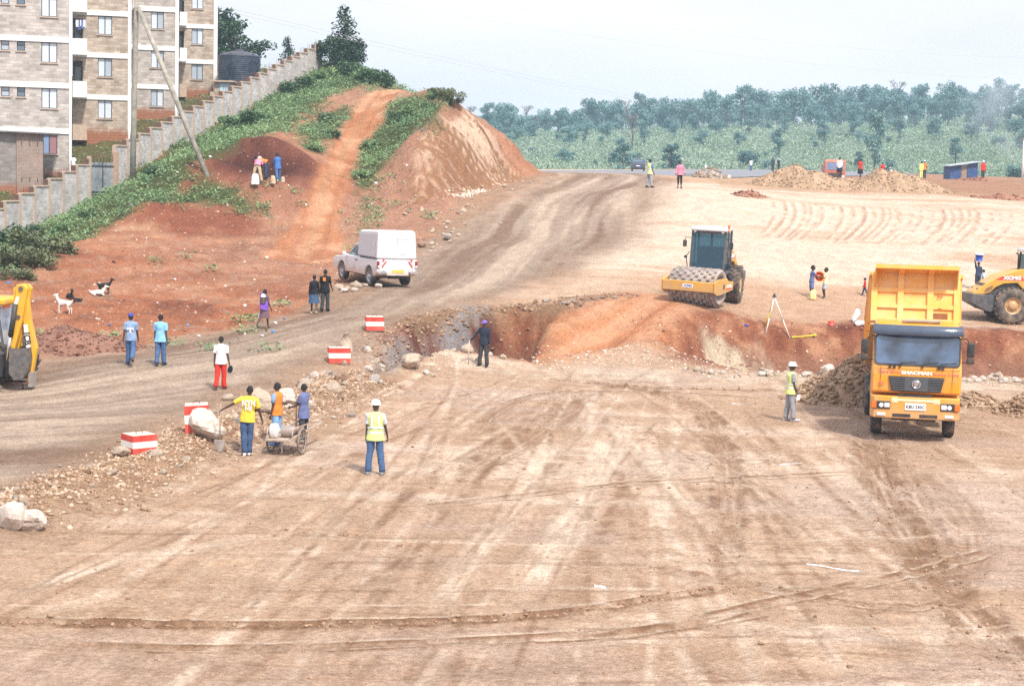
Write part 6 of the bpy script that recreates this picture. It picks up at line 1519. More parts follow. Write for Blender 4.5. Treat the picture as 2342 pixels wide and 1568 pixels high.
    # ---- clothes
    def wrinkle(mb, amp=.011, fq=9):
        bmesh.ops.subdivide_edges(mb.bm, edges=mb.bm.edges[:], cuts=2, use_grid_fill=True); mb.bm.normal_update(); sd = Vector((u * .37, v * .21, 0))
        for q in mb.bm.verts:
            c_ = q.co / k; n_ = mnoise.noise(Vector((c_.x * fq, c_.y * fq, c_.z * fq * .75)) + sd) + .5 * mnoise.noise(Vector((c_.x * fq * .6 + c_.z * 8, c_.y * fq, c_.z * fq * 2.2)) + sd)
            q.co += q.normal * n_ * amp * k * 1.4
        for f in mb.bm.faces: f.smooth = True
    def ring_loft(mb, rings, n=22, M=None, fold=0.0, mi=0, close=False):
        rs = []
        for c, a, b_, fx in rings:
            rs.append([mb.bm.verts.new(S(fx((a * (1 + fold * math.sin(7 * 2 * PI * j / n)) * math.cos(2 * PI * j / n) + c[0], b_ * (1 + fold * math.sin(7 * 2 * PI * j / n)) * math.sin(2 * PI * j / n) + c[1], c[2])))) for j in range(n)])
        for A_, B_ in zip(rs, rs[1:]):
            for j in range(n):
                f = mb.bm.faces.new((A_[j], A_[(j + 1) % n], B_[(j + 1) % n], B_[j])); f.smooth = True; f.material_index = mi
        return rs
    fw_ = .93 if fem else 1.0
    def torso(mb, inf, z0, extra=0, top_=1.50):
        rr = [((0, .0, z0), (.196 + inf) * fw_ + extra, .150 + inf + extra * .6, T), ((0, .0, .93), (.190 + inf) * fw_, .144 + inf, T), ((0, .0, 1.02), (.176 + inf) * fw_, .132 + inf, T), ((0, .0, 1.14), (.158 + inf) * fw_, .112 + inf, T), ((0, .005, 1.28), (.178 + inf) * fw_, .125 + inf, T), ((0, .008, 1.39), (.192 + inf) * fw_, .115 + inf, T), ((0, .008, 1.45), (.155 + inf) * fw_, .085 + inf * .7, T), ((0, .002, top_), .062 + inf * .3, .060 + inf * .3, T)]
        ring_loft(mb, rr)
    def sleeves(mb, frac, r=.070, side=(0, 1)):
        for i in side:
            sh, elb, wr, *_ = J['arm', i]
            inn_ = sh + (T((0, 0, 1.40)) - sh) * .35
            pts = [inn_, sh, sh.lerp(elb, .5)]; rad = [r * .95, r, r * .88]
            if frac <= .6: pts = [inn_, sh, sh.lerp(elb, .4), sh.lerp(elb, .78)]; rad = [r * .95, r, r * .92, r * .92]
            else: pts += [elb, elb.lerp(wr, .5), elb.lerp(wr, .97)]; rad += [r * .78, r * .68, r * .56]
            mb.tube([S(q) for q in pts], [x * k for x in rad], 12)
    if under:
        for i_ in (0, 1): m = MB(); sleeves(m, .5, .068, (i_,)); m.obj('sleeve', CM(under), t)
    m = MB(); torso(m, .0, .84 - long, .02 * (long > 0))
    if sleeve == 'short' and not under: sleeves(m, .5)
    if sleeve == 'long': sleeves(m, 1)
    wrinkle(m); sh_ = m.obj('shirt', CM(top), t)
    if vest:
        m = MB(); torso(m, .016, .82, .012, 1.495); wrinkle(m, .009); vo = m.obj('hi_vis_vest', mat('hi_vis_' + vest, C[vest], .6, var=.10, scale=5, bump=.008, bscale=10), t)
        m = MB()
        def band(z, hgt_):
            ring_loft(m, [((0, 0, z), .200, .156, T), ((0, 0, z + hgt_), .200, .156, T)])
        band(.98, .05); band(1.10, .05)
        for s in (-1, 1):
            for yy in (-1, 1): m.add([S(T((s * .085 - .025, yy * .156, 1.12))), S(T((s * .085 + .025, yy * .156, 1.12))), S(T((s * .085 + .025, yy * .142, 1.42))), S(T((s * .085 - .025, yy * .142, 1.42)))], [(0, 1, 2, 3)])
        m.obj('reflective_band', mat('reflective_tape', (.66, .72, .76), .35, .2, var=.05), vo)
    if decal:
        kind, cn = decal; m = MB()
        if kind == 'square':
            m.add([S(T((x, .158, z))) for x, z in ((-.06, 1.26), (.06, 1.26), (.06, 1.42), (-.06, 1.42))], [(0, 1, 2, 3)]); m.obj('back_patch', CM(cn), sh_)
        elif kind == 'letters':
            text_mesh(m, 'NYN', .16 * k, Matrix.Translation(S(T((0, .158, 1.32)))) @ rotm(PI / 2, 0, PI) @ Matrix.Diagonal((1, 1.35, 1, 1)), bold=.004); text_mesh(m, 'NIJ', .13 * k, Matrix.Translation(S(T((0, .158, 1.19)))) @ rotm(PI / 2, 0, PI), bold=.004); m.obj('back_lettering', mat('mauve_print', (.66, .62, .74), .8, var=.05), sh_)
        elif kind == 'logo':
            text_mesh(m, 'KIPA', .10 * k, Matrix.Translation(S(T((0, .158, 1.24)))) @ rotm(PI / 2, 0, PI) @ Matrix.Diagonal((1.1, 1, 1, 1)), bold=.006); m.box(S(T((0, .156, 1.16))), (.05 * k, .004, .12 * k)); m.obj('back_lettering', CM('white'), sh_)
    if legs in ('trousers', 'shorts', 'capri'):
        m = MB()
        ring_loft(m, [((0, 0, 1.02), .142 * fw_, .100, T), ((0, 0, .96), .152, .108, T), ((0, 0, .89), .164, .116, lambda q: Vector(q) + off), ((0, 0, .83), .150, .105, lambda q: Vector(q) + off)])
        for i, s in enumerate((-1, 1)):
            hip, knee, ank, toe, heel = J['leg', i]; q0 = hip + Vector((-s * .004, 0, -.0))
            if legs == 'trousers': pts = [q0, q0.lerp(knee, .45), knee, knee.lerp(ank, .5), ank + Vector((0, 0, -.01))]; rad = [.098, .096, .082, .078, .078]
            elif legs == 'capri': pts = [q0, q0.lerp(knee, .5), knee, knee.lerp(ank, .45)]; rad = [.092, .082, .066, .062]
            else: pts = [q0, q0.lerp(knee, .5), q0.lerp(knee, .92)]; rad = [.096, .096, .094]
            m.tube([S(q) for q in pts], [x * k for x in rad], 14)
        wrinkle(m, .013, 8); m.obj(legs if legs != 'capri' else 'trousers', CM(bottom), t)
    elif legs == 'skirt':
        m = MB(); F_ = lambda q: Vector(q) + off
        ring_loft(m, [((0, 0, 1.04), .148, .112, T), ((0, 0, .92), .180, .135, F_)], 42); ring_loft(m, [((0, 0, .92), .180, .135, F_), ((0, 0, .70), .215, .17, F_), ((0, 0, .47), .250, .205, F_)], 42, fold=.045); m.obj('skirt', CM(bottom), t)
    if shoes:
        for i in (0, 1):
            hip, knee, ank, toe, heel = J['leg', i]
            m = MB(); m.tube([S(heel + Vector((0, .025, .012))), S(heel + Vector((0, -.01, .014))), S(ank.lerp(toe, .6) + Vector((0, 0, -.012))), S(toe + Vector((0, -.035, .004)))], [.036 * k, .044 * k, .046 * k, .030 * k], 10)
            m.obj('shoe', CM(shoes), t)
    if hat == 'hard':
        m = MB(); m.lathe([(.121, -.012), (.122, -.004), (.110, .004), (.108, .04), (.088, .085), (.05, .108), (0, .114)], 'z', 24, (0, -.005, .050), 0, HM, sy=1.12)
        m.box((0, -.135, .046), (.13, .09, .010), rot=(.12, 0, 0), M=HM, bev=.004); m.box((0, 0, .150), (.022, .17, .02), M=HM, bev=.005); m.obj('hard_hat', mat('helmet_' + hatc, C[hatc], .35, var=.04), t)
    elif hat == 'cap':
        m = MB(); m.lathe([(.092, 0), (.094, .02), (.085, .065), (.055, .095), (0, .106)], 'z', 20, (0, .004, .030), 0, HM, sy=1.16)
        m.box((0, -.135, .036), (.12, .10, .012), rot=(.14, 0, 0), M=HM, bev=.004); m.obj('cap', CM(hatc), t)
    elif hat == 'scarf':
        m = MB(); m.grid(lambda a, c: (.088 * math.cos((c * .68 - .18) * PI) * math.sin(a * 2 * PI), -.108 * math.cos((c * .68 - .18) * PI) * math.cos(a * 2 * PI) + .012, .134 * math.sin((c * .68 - .18) * PI)), 20, 9, 0, True, HM); m.obj('headscarf', CM(hatc), t)
    t['k'] = k; t['px'] = round(h, 2)
    hands = [t.matrix_basis @ S(J['arm', i][2] + J['arm', i][3] * .09) for i in (0, 1)]
    # matrix_basis is not updated yet for fresh objects: build it by hand
    MW = Matrix.Translation(t.location) @ rotm(0, 0, rz)
    hands = [MW @ S(J['arm', i][2] + J['arm', i][3] * .09) for i in (0, 1)]
    for kx in ('k', 'px'): del t[kx]
    return t, hands, k, MW, (lambda q: MW @ S(T(q)))

def simple(name, label, cat, mb, m, loc, rot=(0, 0, 0), group=None):
    o = mb.obj(name, m, None, loc, rot); return tag(o, label, cat, group)

def people():
    st = ((0, 0, .03), (0, 0, .03)); apart = ((0, 0, .12), (0, 0, .12))
    walk = ((.30, .12, .0), (-.26, .12, .0)); walk2 = ((-.30, .75, .0), (.16, .05, .0))
    # foreman in the foreground: seen from behind (local left/right mirror)
    person('man in a lime vest, white hard hat and jeans alone in the foreground', 857, 1085, 171, PI + .05, 'ltgrey', 'denim', 'grey', pose=Pose(legs=((0, 0, .10), (0, 0, .09)), arms=((.10, .20, .30), (.0, .08, .1)), turn=.5), hat='hard', vest='lime')
    _, h, k, MW, TW = person('man in a lime vest, white hard hat and grey trousers watching the orange lorry', 1806, 963, 134, PI / 2 + .15, 'grey', 'grey', 'ltgrey', pose=Pose(legs=((.10, .05, .03), (-.10, .05, .03)), arms=((.10, .06, .25), (.05, .06, .2)), turn=.1), hat='hard', vest='lime')
    m = MB(); m.box((0, 0, 0), (.12, .02, .17), rot=(.2, .1, .4)); simple('paper', 'folded white paper held by the man in the lime vest beside the lorry', 'paper', m, CM('white'), h[0] + Vector((.02, -.03, -.06)))
    # three labourers by the cart
    _, h, k, MW, TW = person('man in a yellow T-shirt holding out a shovel beside the big pale boulder', 565, 1041, 161, PI + .12, 'yellow', 'denim2', 'white', pose=Pose(legs=((.03, .0, -.05), (-.05, .05, -.04)), arms=((.15, .35, .15), (.1, .95, .15)), side=-.08, turn=.05), decal=('letters', 'white'))
    hd = h[1]; g = hgt(hd.x, hd.y - .15); b = Vector((hd.x + .02, hd.y - .25, g))
    t = thing('shovel', 'long handled shovel held upright by the man in yellow', 'shovel', b)
    m = MB(); d = hd - b; m.tube([d * .22, d, d * 1.16], .018, 8); m.obj('handle', mat('grey_wood', (.36, .29, .22), .8, var=.2), t)
    m = MB(); m.grid(lambda a, c: ((a - .5) * .26 * (1 - .55 * (1 - c) ** 2), -.03 * math.cos((a - .5) * 3) + .02 * c, .02 + c * .30), 8, 6); m.obj('blade', GREYSTEEL, t)
    person('man in an orange top with grey blue sleeves standing behind the hand cart', 633, 1018, 145, -PI / 2 - .45, 'orange', 'ltdenim', 'blue', pose=Pose(legs=((.05, 0, .02), (-.05, 0, .02)), arms=((.1, .08, .25), (.02, .10, .15)), turn=.3), under='steel')
    _, h, k, MW, TW = person('man in a long slate blue shirt leaning on a stick beside the hand cart', 694, 1014, 138, -PI / 2 - .55, 'slate', 'charcoal', 'brown', pose=Pose(legs=((.06, 0, .02), (-.06, .05, .02)), arms=((.35, .05, 1.1), (.25, .05, 1.0)), nod=.1), long=.10)
    hd = h[0]; m = MB(); m.tube([(0, 0, 0), (.0, .0, hd.z - hgt(hd.x, hd.y) + .15)], .02, 7); simple('stick', 'wooden stick held upright by the man in the long slate blue shirt', 'stick', m, mat('stick_wood', (.36, .22, .13), .8), (hd.x, hd.y, hgt(hd.x, hd.y)))
    # walkers on the haul road
    person('man in a blue cap and grey blue printed shirt walking away up the haul road', 299, 835, 120, PI + .1, 'steel', 'denim', 'brown', pose=Pose(legs=walk2, arms=((.18, .10, .1), (-.15, .12, .15))), hat='cap', hatc='royal', decal=('logo', 'white'))
    person('man in a plain light blue shirt and blue jeans walking away up the haul road', 367, 836, 118, PI - .1, 'ltblue', 'denim', 'charcoal', pose=Pose(legs=((.14, .1, .0), (-.10, .15, .0)), arms=((-.1, .10, .15), (.12, .10, .1)), turn=-.3), long=.03)
    _, h, k, MW, TW = person('man in a white T-shirt and bright red trousers walking along the haul road', 505, 890, 123, PI - .05, 'white', 'red', 'brown', pose=Pose(legs=((.12, .05, .0), (-.16, .3, .02)), arms=((.0, .16, .15), (-.02, .10, .1))))
    m = MB(); m.lathe([(0, -.12), (.06, -.11), (.085, -.02), (.06, .08), (.02, .12), (0, .12)], 'z', 12, sy=.7); simple('black_bag', 'small black bag carried by the man in red trousers', 'bag', m, CM('black'), h[0] + Vector((.02, 0, -.12)), (.1, .35, 0))
    _, h, k, MW, TW = person('woman in a purple wrap carrying a baby on her back by the road', 604, 751, 91, PI - .5, 'pattern', 'pattern', None, pose=Pose(legs=((.25, .1, .0), (-.35, .35, .0)), arms=((.2, .1, .4), (.05, .1, .2)), lean=.06), legs='skirt', fem=True)
    m = MB()
    def wrap(a, c):
        th = a * 2 * PI; z = 1.0 + .42 * c + .18 * math.cos(th + .5); q = TW(((.20 + .02 * math.sin(th * 5)) * math.cos(th), (.16 + .10 * max(0, math.sin(th))) * math.sin(th) + .01, z)); return q
    m.grid(wrap, 30, 6); o = m.obj('shawl', CM('purple')); tag(o, 'purple wrap tied round the woman carrying a baby', 'shawl')
    m = MB(); q = TW((-.06, .20, 1.42)); m.lathe([(0, -.09), (.06, -.07), (.085, 0), (.07, .06), (0, .10)], 'z', 14, q); m.lathe([(.0, -.25), (.10, -.2), (.12, -.1), (.08, 0), (0, .02)], 'z', 14, q + Vector((0, .0, -.05))); bb = m.obj('person', SKIN); tag(bb, 'baby in a white bonnet carried on the back of the woman in purple', 'person')
    m = MB(); m.lathe([(.092, -.02), (.094, .03), (.07, .085), (0, .115)], 'z', 14, q); m.obj('bonnet', CM('white'), bb)
    m = MB(); m.lathe([(0, -.14), (.10, -.12), (.12, -.03), (.07, .08), (.015, .16), (0, .17)], 'z', 12, sy=.7); simple('plastic_bag', 'bulging white plastic bag in the hand of the woman in purple', 'bag', m, CM('white'), h[1] + Vector((-.02, 0, -.16)))
    person('woman in a black top and blue pleated skirt walking beside the man in black', 718, 717, 89, PI + .1, 'black', 'skirt', 'beige', sleeve='long', pose=Pose(legs=((-.2, .3, .03), (.12, .05, .03)), arms=((.1, .14, .15), (0, .12, .1))), legs='skirt', fem=True)
    person('man in black with an orange square on his back walking beside the pickup', 743, 713, 97, PI - .15, 'black', 'charcoal', 'black', pose=Pose(legs=((.14, .05, .0), (-.12, .15, .0)), arms=((.25, .12, .4), (.02, .08, .1))), decal=('square', 'orange'), long=.02)
    _, h, k, MW, TW = person('man in dark overalls and a violet cap standing at the edge of the left pit', 1106, 838, 106, -.35, 'pitman', 'charcoal', 'black', sleeve='long', pose=Pose(legs=((.0, 0, .10), (0, .0, .05)), arms=((.1, .62, .25), (.0, .08, .1)), turn=-.2), hat='cap', hatc='violet')
    hd = h[0]; zz = hgt(hd.x, hd.y); m = MB(); m.tube([(0, 0, 0), (.02, 0, hd.z - zz + .1)], .02, 7); simple('pole_stick', 'thin pale stick held by the man in the violet cap at the pit', 'stick', m, mat('pale_stick', (.5, .42, .34), .8), (hd.x - .03, hd.y - .05, zz - .05))
    # diggers on the red bank
    person('digger in a pink top, white cap and beige trousers bending over with legs apart', 588, 417, 63 * 1.12, PI - .1, 'pink', 'beige', 'brown', pose=Pose(legs=((.0, .0, .22), (.0, .0, .20)), lean=.95, arms=((.9, .1, .3), (.9, .1, .3)), nod=-.5), hat='cap', hatc='white')
    person('digger in an orange top and navy trousers bending over to the left', 609, 410, 62 * 1.15, -PI / 2 - .3, 'orange', 'navy', 'charcoal', pose=Pose(legs=((.05, .0, .05), (-.05, .0, .05)), lean=1.25, arms=((1.1, .1, .2), (1.1, .1, .2))))
    _, h, k, MW, TW = person('digger in a blue jacket with an open sack in front of his legs', 635, 417, 67, -PI + .5, 'blue', 'denim', 'paleyellow', sleeve='long', pose=Pose(legs=((.1, .0, .06), (-.3, .3, .06)), lean=.12, arms=((.5, .1, .4), (.5, .1, .4)), nod=.3), long=.05)
    for (du, dv, s, lab) in ((0, 0, 1.0, 'white half filled sack standing between the legs of the digger in pink'), (40, -2, .75, 'dusty sack held by the digger in the blue jacket'), (63, -6, .5, 'pale sack lying on the ground right of the digger in the blue jacket')):
        q = ground(586 + du, 421 + dv); m = MB(); m.lathe([(0, 0), (.24, .02), (.26, .2), (.2, .5), (.16, .62), (.0, .64)], 'z', 14, sy=.8)
        for v_ in m.bm.verts: v_.co += Vector((mnoise.noise(v_.co * 6), mnoise.noise(v_.co * 6 + Vector((9, 0, 0))), 0)) * .05
        o = simple('sack', lab, 'sack', m, mat('white_sack', (.72, .71, .70)) if s > .9 else CM('beige'), q - Vector((0, .35, .03)), (0, 0, du)); o.scale = (s, s, s)
    # people along the far road
    person('man in a yellow hi-vis vest standing at the top of the haul road', 1485, 429, 64, PI / 2 + .6, 'blue', 'grey', 'black', pose=Pose(legs=((.08, 0, .06), (-.12, 0, .06)), arms=((.1, .1, .3), (.1, .1, .3))), vest='lime')
    person('woman in a pink jacket and black leggings at the top of the haul road', 1554, 431, 62, .05, 'pink', 'black', 'black', sleeve='long', pose=Pose(legs=((.12, .05, .03), (-.1, .1, .03)), arms=((.1, .2, .4), (.1, .22, .5))), legs='capri')
    F = 236
    def far(label, u, v, px, Y, rz, *a, **kw):
        q = at(u, v, Y); z = hgt(q.x, q.y); return person(label, u, v, px, rz, *a, loc=(q.x, q.y, z), **kw)
    far('person in white squatting beyond the asphalt road', 1614, 388, 24, 215, PI, 'white', 'ltgrey', None, pose=Pose(legs=((1.5, 2.2, .1), (1.5, 2.2, .1)), lean=.3, arms=((.8, .1, .5), (.8, .1, .5))), hat='scarf', hatc='white')
    far('person in a white shirt and blue trousers on the far asphalt road', 1717, 389, 27, 240, PI, 'white', 'denim', 'charcoal')
    far('person in dark clothes standing on the far road left of the red bucket', 1767, 393, 32, 205, .3, 'charcoal', 'charcoal', 'black', sleeve='long')
    far('person in a dark top bending beside the red bucket on the far road', 1781, 393, 30, 205, -.9, 'dkblue', 'charcoal', 'black', pose=Pose(lean=.2, arms=((.3, .1, .2), (.3, .1, .2))), hat='scarf', hatc='ltgrey')
    q = at(1790, 393, 204); z = hgt(q.x, q.y); m = MB(); m.lathe([(0, 0), (.14, 0), (.19, .3), (.17, .3), (.13, .02)], 'z', 14); simple('red_bucket', 'small red bucket on the far road beside a dark dressed person', 'bucket', m, REDP, (q.x, q.y, z))
    far('person in dark red crouching by the far road behind the left dirt mound', 1833, 394, 26, 185, 1.0, 'red', 'dkblue', None, pose=Pose(legs=((1.5, 2.2, .1), (1.5, 2.2, .1)), lean=.4, arms=((.8, .1, .5), (.8, .1, .5))))
    far('woman in a white blouse and black skirt walking away between the two dirt mounds', 1919, 408, 47, 139, PI, 'white', 'black', 'black', sleeve='long', pose=Pose(legs=((.12, .05, .0), (-.12, .15, .0)), arms=((.1, .2, .3), (.1, .2, .3))), legs='skirt', fem=True)
    far('woman in a red top and black skirt walking just left of the right dirt mound', 1967, 411, 48, 136, PI + .4, 'red', 'black', 'black', pose=Pose(legs=((.2, .05, .0), (-.2, .25, .0)), arms=((.6, .1, 1.2), (.6, .1, 1.2))), legs='skirt', fem=True)
    far('person in a red shirt standing behind the right dirt mound', 2018, 402, 36, 150, PI, 'red', 'charcoal', 'black')
    far('person in white with a white cap sitting behind the right dirt mound', 2041, 404, 32, 150, -PI / 2, 'white', 'ltgrey', None, sleeve='long', pose=Pose(legs=((1.4, 1.6, .1), (1.4, 1.6, .1)), lean=.45, arms=((.9, .1, .3), (.9, .1, .3))), hat='cap', hatc='white')
    far('person in a yellow green outfit standing right of the dirt mounds', 2106, 415, 39, 150, PI + .3, 'lime', 'lime', 'beige', sleeve='long')
    far('person in orange with a white hat standing behind the one in yellow green', 2113, 414, 41, 153, PI - .4, 'orange', 'charcoal', 'black', hat='cap', hatc='white')
    far('person in a red and white jacket standing at the right end of the blue shack', 2247, 416, 45, 160, .4, 'red', 'charcoal', 'black', sleeve='long', hat='scarf', hatc='white')
    q = at(168, 392, 111.5); person('person in a white shirt standing behind the stone wall near the gate', 168, 392, 44, .2, 'white', 'charcoal', 'black', loc=(q.x, q.y, at(168, 399, 111.5).z))
    # children on the plateau
    _, h1, k, MW, TW = person('child in a dark top and blue shorts holding a round orange basin', 1855, 682, 73, PI / 2 + .1, 'slate', 'shorts', None, pose=Pose(legs=((.05, .0, .03), (-.05, .0, .03)), arms=((.8, .1, .7), (.8, .1, .7)), lean=.05), legs='shorts', kid=True)
    _, h2, k, MW, TW = person('child in a pale yellow top and light blue shorts holding the orange basin', 1886, 682, 68, -PI / 2, 'paleyellow', 'paleblue', None, pose=Pose(legs=((.25, .45, .02), (.15, .3, .02)), arms=((.8, .1, .6), (.8, .1, .6)), lean=-.05), legs='shorts', kid=True)
    c = (h1[0] + h1[1] + h2[0] + h2[1]) / 4
    m = MB(); m.lathe([(0, -.09), (.20, -.09), (.30, .09), (.315, .09), (.21, -.105), (0, -.105)], 'z', 28); simple('basin', 'round orange plastic basin held between the two children', 'basin', m, mat('orange_plastic', (.74, .16, .03), .4, var=.2), c + Vector((0, 0, .03)), (R(72), 0, R(8))).scale = (.8, .8, .8)
    q = ground(1855, 684); m = MB(); m.box((0, 0, .20), (.30, .2, .40), bev=.05, seg=2); m.box((0, 0, .44), (.16, .04, .04)); m.cyl((.09, 0, .44), .035, .08, 'z', 12); simple('jerrycan', 'pale yellow plastic jerrycan standing in front of the child in the dark top', 'jerrycan', m, mat('pale_jerrycan', (.74, .66, .30), .5, var=.08), q + Vector((.03, -.25, 0)), (0, 0, .2))
    person('toddler in a red jumper toddling alone on the pale plateau', 1977, 676, 40, -PI / 2 - .2, 'red', 'dkblue', None, sleeve='long', pose=Pose(legs=((.3, .1, .0), (-.3, .2, .0)), arms=((.2, .2, .3), (-.2, .3, .2))), kid=True)
    q = at(2234, 690, 83); z = hgt(q.x, q.y); _, h, k, MW, TW = person('person carrying a blue and white bucket on the head behind the right road roller', 2234, 690, 66, .2, 'navy', 'charcoal', 'black', sleeve='long', pose=Pose(arms=((2.4, .4, .5), (.1, .1, .1))), loc=(q.x, q.y, z))
    top = MW @ (Vector((0, -.014, 1.79)) * k); m = MB(); m.lathe([(0, 0), (.15, 0), (.19, .30), (.2, .30), (.2, .32), (0, .32)], 'z', 18); b = simple('bucket', 'blue bucket with a white lid balanced on a head behind the right road roller', 'bucket', m, mat('blue_plastic', (.03, .08, .40), .4), top)
    m = MB(); m.lathe([(.21, .315), (.20, .37), (.14, .42), (0, .43)], 'z', 18); m.obj('lid', CM('white'), b)
    q = at(2246, 692, 82.5); z = hgt(q.x, q.y); person('person in a pale top standing next to the bucket carrier behind the right road roller', 2246, 692, 54, 1.2, 'paleblue', 'charcoal', 'black', loc=(q.x, q.y, z))

def goat(label, u, v, L, rz, body, patch=None, lie=False, ymin=0):
    g = ground(u, v); t = thing('goat', label, 'goat', g, rz, 'goats on the red slope')
    k = L / .62; V, E, Rr = [], [], []
    zb = .46 if not lie else .17
    def add(q, r, par=None):
        V.append(Vector(q) * k); Rr.append(r * k)
        if par is not None: E.append((par, len(V) - 1))
        return len(V) - 1
    a0 = add((-.02, 0, zb), .118); a1 = add((.20, 0, zb + .01), .105, a0); a2 = add((.32, 0, zb + .03), .06, a1)
    c1 = add((-.22, 0, zb + .02), .115, a0); c2 = add((-.31, 0, zb + .09), .075, c1); n1 = add((-.38, 0, zb + .22), .058, c2); n2 = add((-.42, 0, zb + .31), .056, n1); n3 = add((-.52, 0, zb + .27), .038, n2); add((-.58, 0, zb + .245), .026, n3)
    for s in (-1, 1): e = add((-.40, s * .05, zb + .34), .016, n2); add((-.38, s * .12, zb + .32), .018, e)
    tl = add((.37, 0, zb + .08), .02, a2); add((.40, 0, zb + .14), .014, tl)
    for s in (-1, 1):
        if lie:
            f = add((-.24, s * .10, .10), .04, c1); f = add((-.36, s * .10, .05), .022, f); add((-.24, s * .11, .03), .018, f)
            f = add((.22, s * .12, .10), .06, a1); f = add((.06, s * .14, .06), .03, f); add((.18, s * .14, .03), .018, f)
        else:
            f = add((-.22, s * .07, zb - .10), .042, c1); f = add((-.225, s * .07, .22), .024, f); f = add((-.22, s * .07, .06), .017, f); add((-.235, s * .07, .015), .021, f)
            f = add((.23, s * .075, zb - .09), .06, a1); f = add((.18, s * .08, .28), .034, f); f = add((.28, s * .08, .20), .022, f); f = add((.265, s * .08, .05), .017, f); add((.25, s * .08, .015), .021, f)
    o = obj_from('body', skin_mesh(V, E, Rr), t); o.data.materials.append(body)
    for s in (-1, 1):
        m = MB(); m.tube([Vector((-.42, s * .02, zb + .36)) * k, Vector((-.40, s * .03, zb + .42)) * k, Vector((-.36, s * .035, zb + .46)) * k], [.012 * k, .009 * k, .003 * k], 6); m.obj('horn', mat('horn', (.16, .13, .1), .6), t)
def animals():
    def fur(name, a, b, th):
        m, nt, bb = _nt(name); tc = N(nt, 'ShaderNodeTexCoord'); n = N(nt, 'ShaderNodeTexNoise'); n.inputs['Scale'].default_value = 3.2; n.inputs['Detail'].default_value = 2; nt.links.new(tc.outputs['Object'], n.inputs['Vector'])
        r = N(nt, 'ShaderNodeMapRange'); r.inputs['From Min'].default_value = th - .02; r.inputs['From Max'].default_value = th + .02; nt.links.new(n.outputs['Fac'], r.inputs['Value'])
        mx = N(nt, 'ShaderNodeMix', data_type='RGBA'); nt.links.new(r.outputs[0], mx.inputs[0]); mx.inputs[6].default_value = (*a, 1); mx.inputs[7].default_value = (*b, 1); nt.links.new(mx.outputs[2], bb.inputs['Base Color']); bb.inputs['Roughness'].default_value = .9; return m
    wh = fur('white_fur', (.74, .71, .66), (.62, .56, .50), .62); bk = fur('black_fur', (.018, .016, .016), (.03, .025, .022), .6); pb = fur('pied_fur', (.74, .71, .66), (.018, .016, .016), .52)
    goat('white goat standing lowest on the red slope', 148, 718, .62, R(-20), wh)
    goat('white goat resting on the red slope in front of the black one', 222, 676, .55, R(-160), wh, lie=True)
    goat('black goat standing behind the white resting one on the red slope', 238, 673, .55, R(170), bk)
    goat('black goat resting left of the other two on the red slope', 160, 682, .5, R(120), bk, lie=True)
    goat('small dark pied kid lying below the black resting goat', 178, 690, .34, R(30), bk, lie=True)
# ------------------------------------------------------------------ site props, stones, spoil heaps
STONE = [mat('stone_tan', (.46, .36, .27), .9, var=.25, scale=5, bump=.03, dirt=(.58, .50, .42), dirtf=.3), mat('stone_pale', (.62, .55, .49), .9, var=.18, scale=4, bump=.03, dirt=(.42, .28, .19), dirtf=.35), mat('stone_grey', (.37, .325, .285), .9, var=.2, scale=5, bump=.03), mat('stone_brown', (.30, .19, .13), .9, var=.25, scale=5, bump=.03)]
def rock_mesh(seed, sub=2, rough=.35):
    b = bmesh.new(); bmesh.ops.create_icosphere(b, subdivisions=sub, radius=1)
    rs = random.Random(seed); planes = [(Vector((rs.gauss(0, 1), rs.gauss(0, 1), rs.gauss(0, 1))).normalized(), rs.uniform(.55, .85)) for _ in range(9)]
    for v in b.verts:
        d = v.co.normalized(); r = 1.0
        for n, o in planes:
            q = d.dot(n)
            if q > .01: r = min(r, o / q)
        v.co = d * r * (1 + rough * .35 * mnoise.noise(d * 2.3 + Vector((seed, 0, 0))) + .05 * mnoise.noise(d * 7 + Vector((0, seed, 0))))
    me = bpy.data.meshes.new('stone'); b.to_mesh(me); b.free(); return me
def stones_np(name, P, S, m, seed=0, squash=.7):
    """many small faceted stones in one mesh"""
    b = bmesh.new(); bmesh.ops.create_icosphere(b, subdivisions=1, radius=1); V0 = np.array([v.co[:] for v in b.verts]); F0_ = np.array([[v.index for v in f.verts] for f in b.faces]); b.free()
    n = len(P); rs = np.random.RandomState(seed)
    V = np.repeat(V0[None], n, 0) * (1 + rs.uniform(-.42, .42, (n, len(V0), 1))); V = V * rs.uniform(.6, 1.25, (n, 1, 3)); V[:, :, 2] *= squash
    a = rs.uniform(0, 6.3, n); c, s = np.cos(a)[:, None], np.sin(a)[:, None]; X = V[:, :, 0] * c - V[:, :, 1] * s; Y = V[:, :, 0] * s + V[:, :, 1] * c; V[:, :, 0] = X; V[:, :, 1] = Y
    V = V * S[:, None, None] + P[:, None, :]; F = (F0_[None] + (np.arange(n) * len(V0))[:, None, None]).reshape(-1, 3)
    return np_mesh(name, V.reshape(-1, 3), F, m)
def rubble_mat(name, c1, c2, c3):
    m, nt, b = _nt(name); g = N(nt, 'ShaderNodeNewGeometry'); r = N(nt, 'ShaderNodeValToRGB'); nt.links.new(g.outputs['Random Per Island'], r.inputs[0])
    e = r.color_ramp.elements; e[0].position = 0; e[0].color = (*c1, 1); e[1].position = 1; e[1].color = (*c3, 1); q = e.new(.55); q.color = (*c2, 1)
    nt.links.new(r.outputs[0], b.inputs['Base Color']); b.inputs['Roughness'].default_value = .95; b.inputs['Specular IOR Level'].default_value = .15; return m
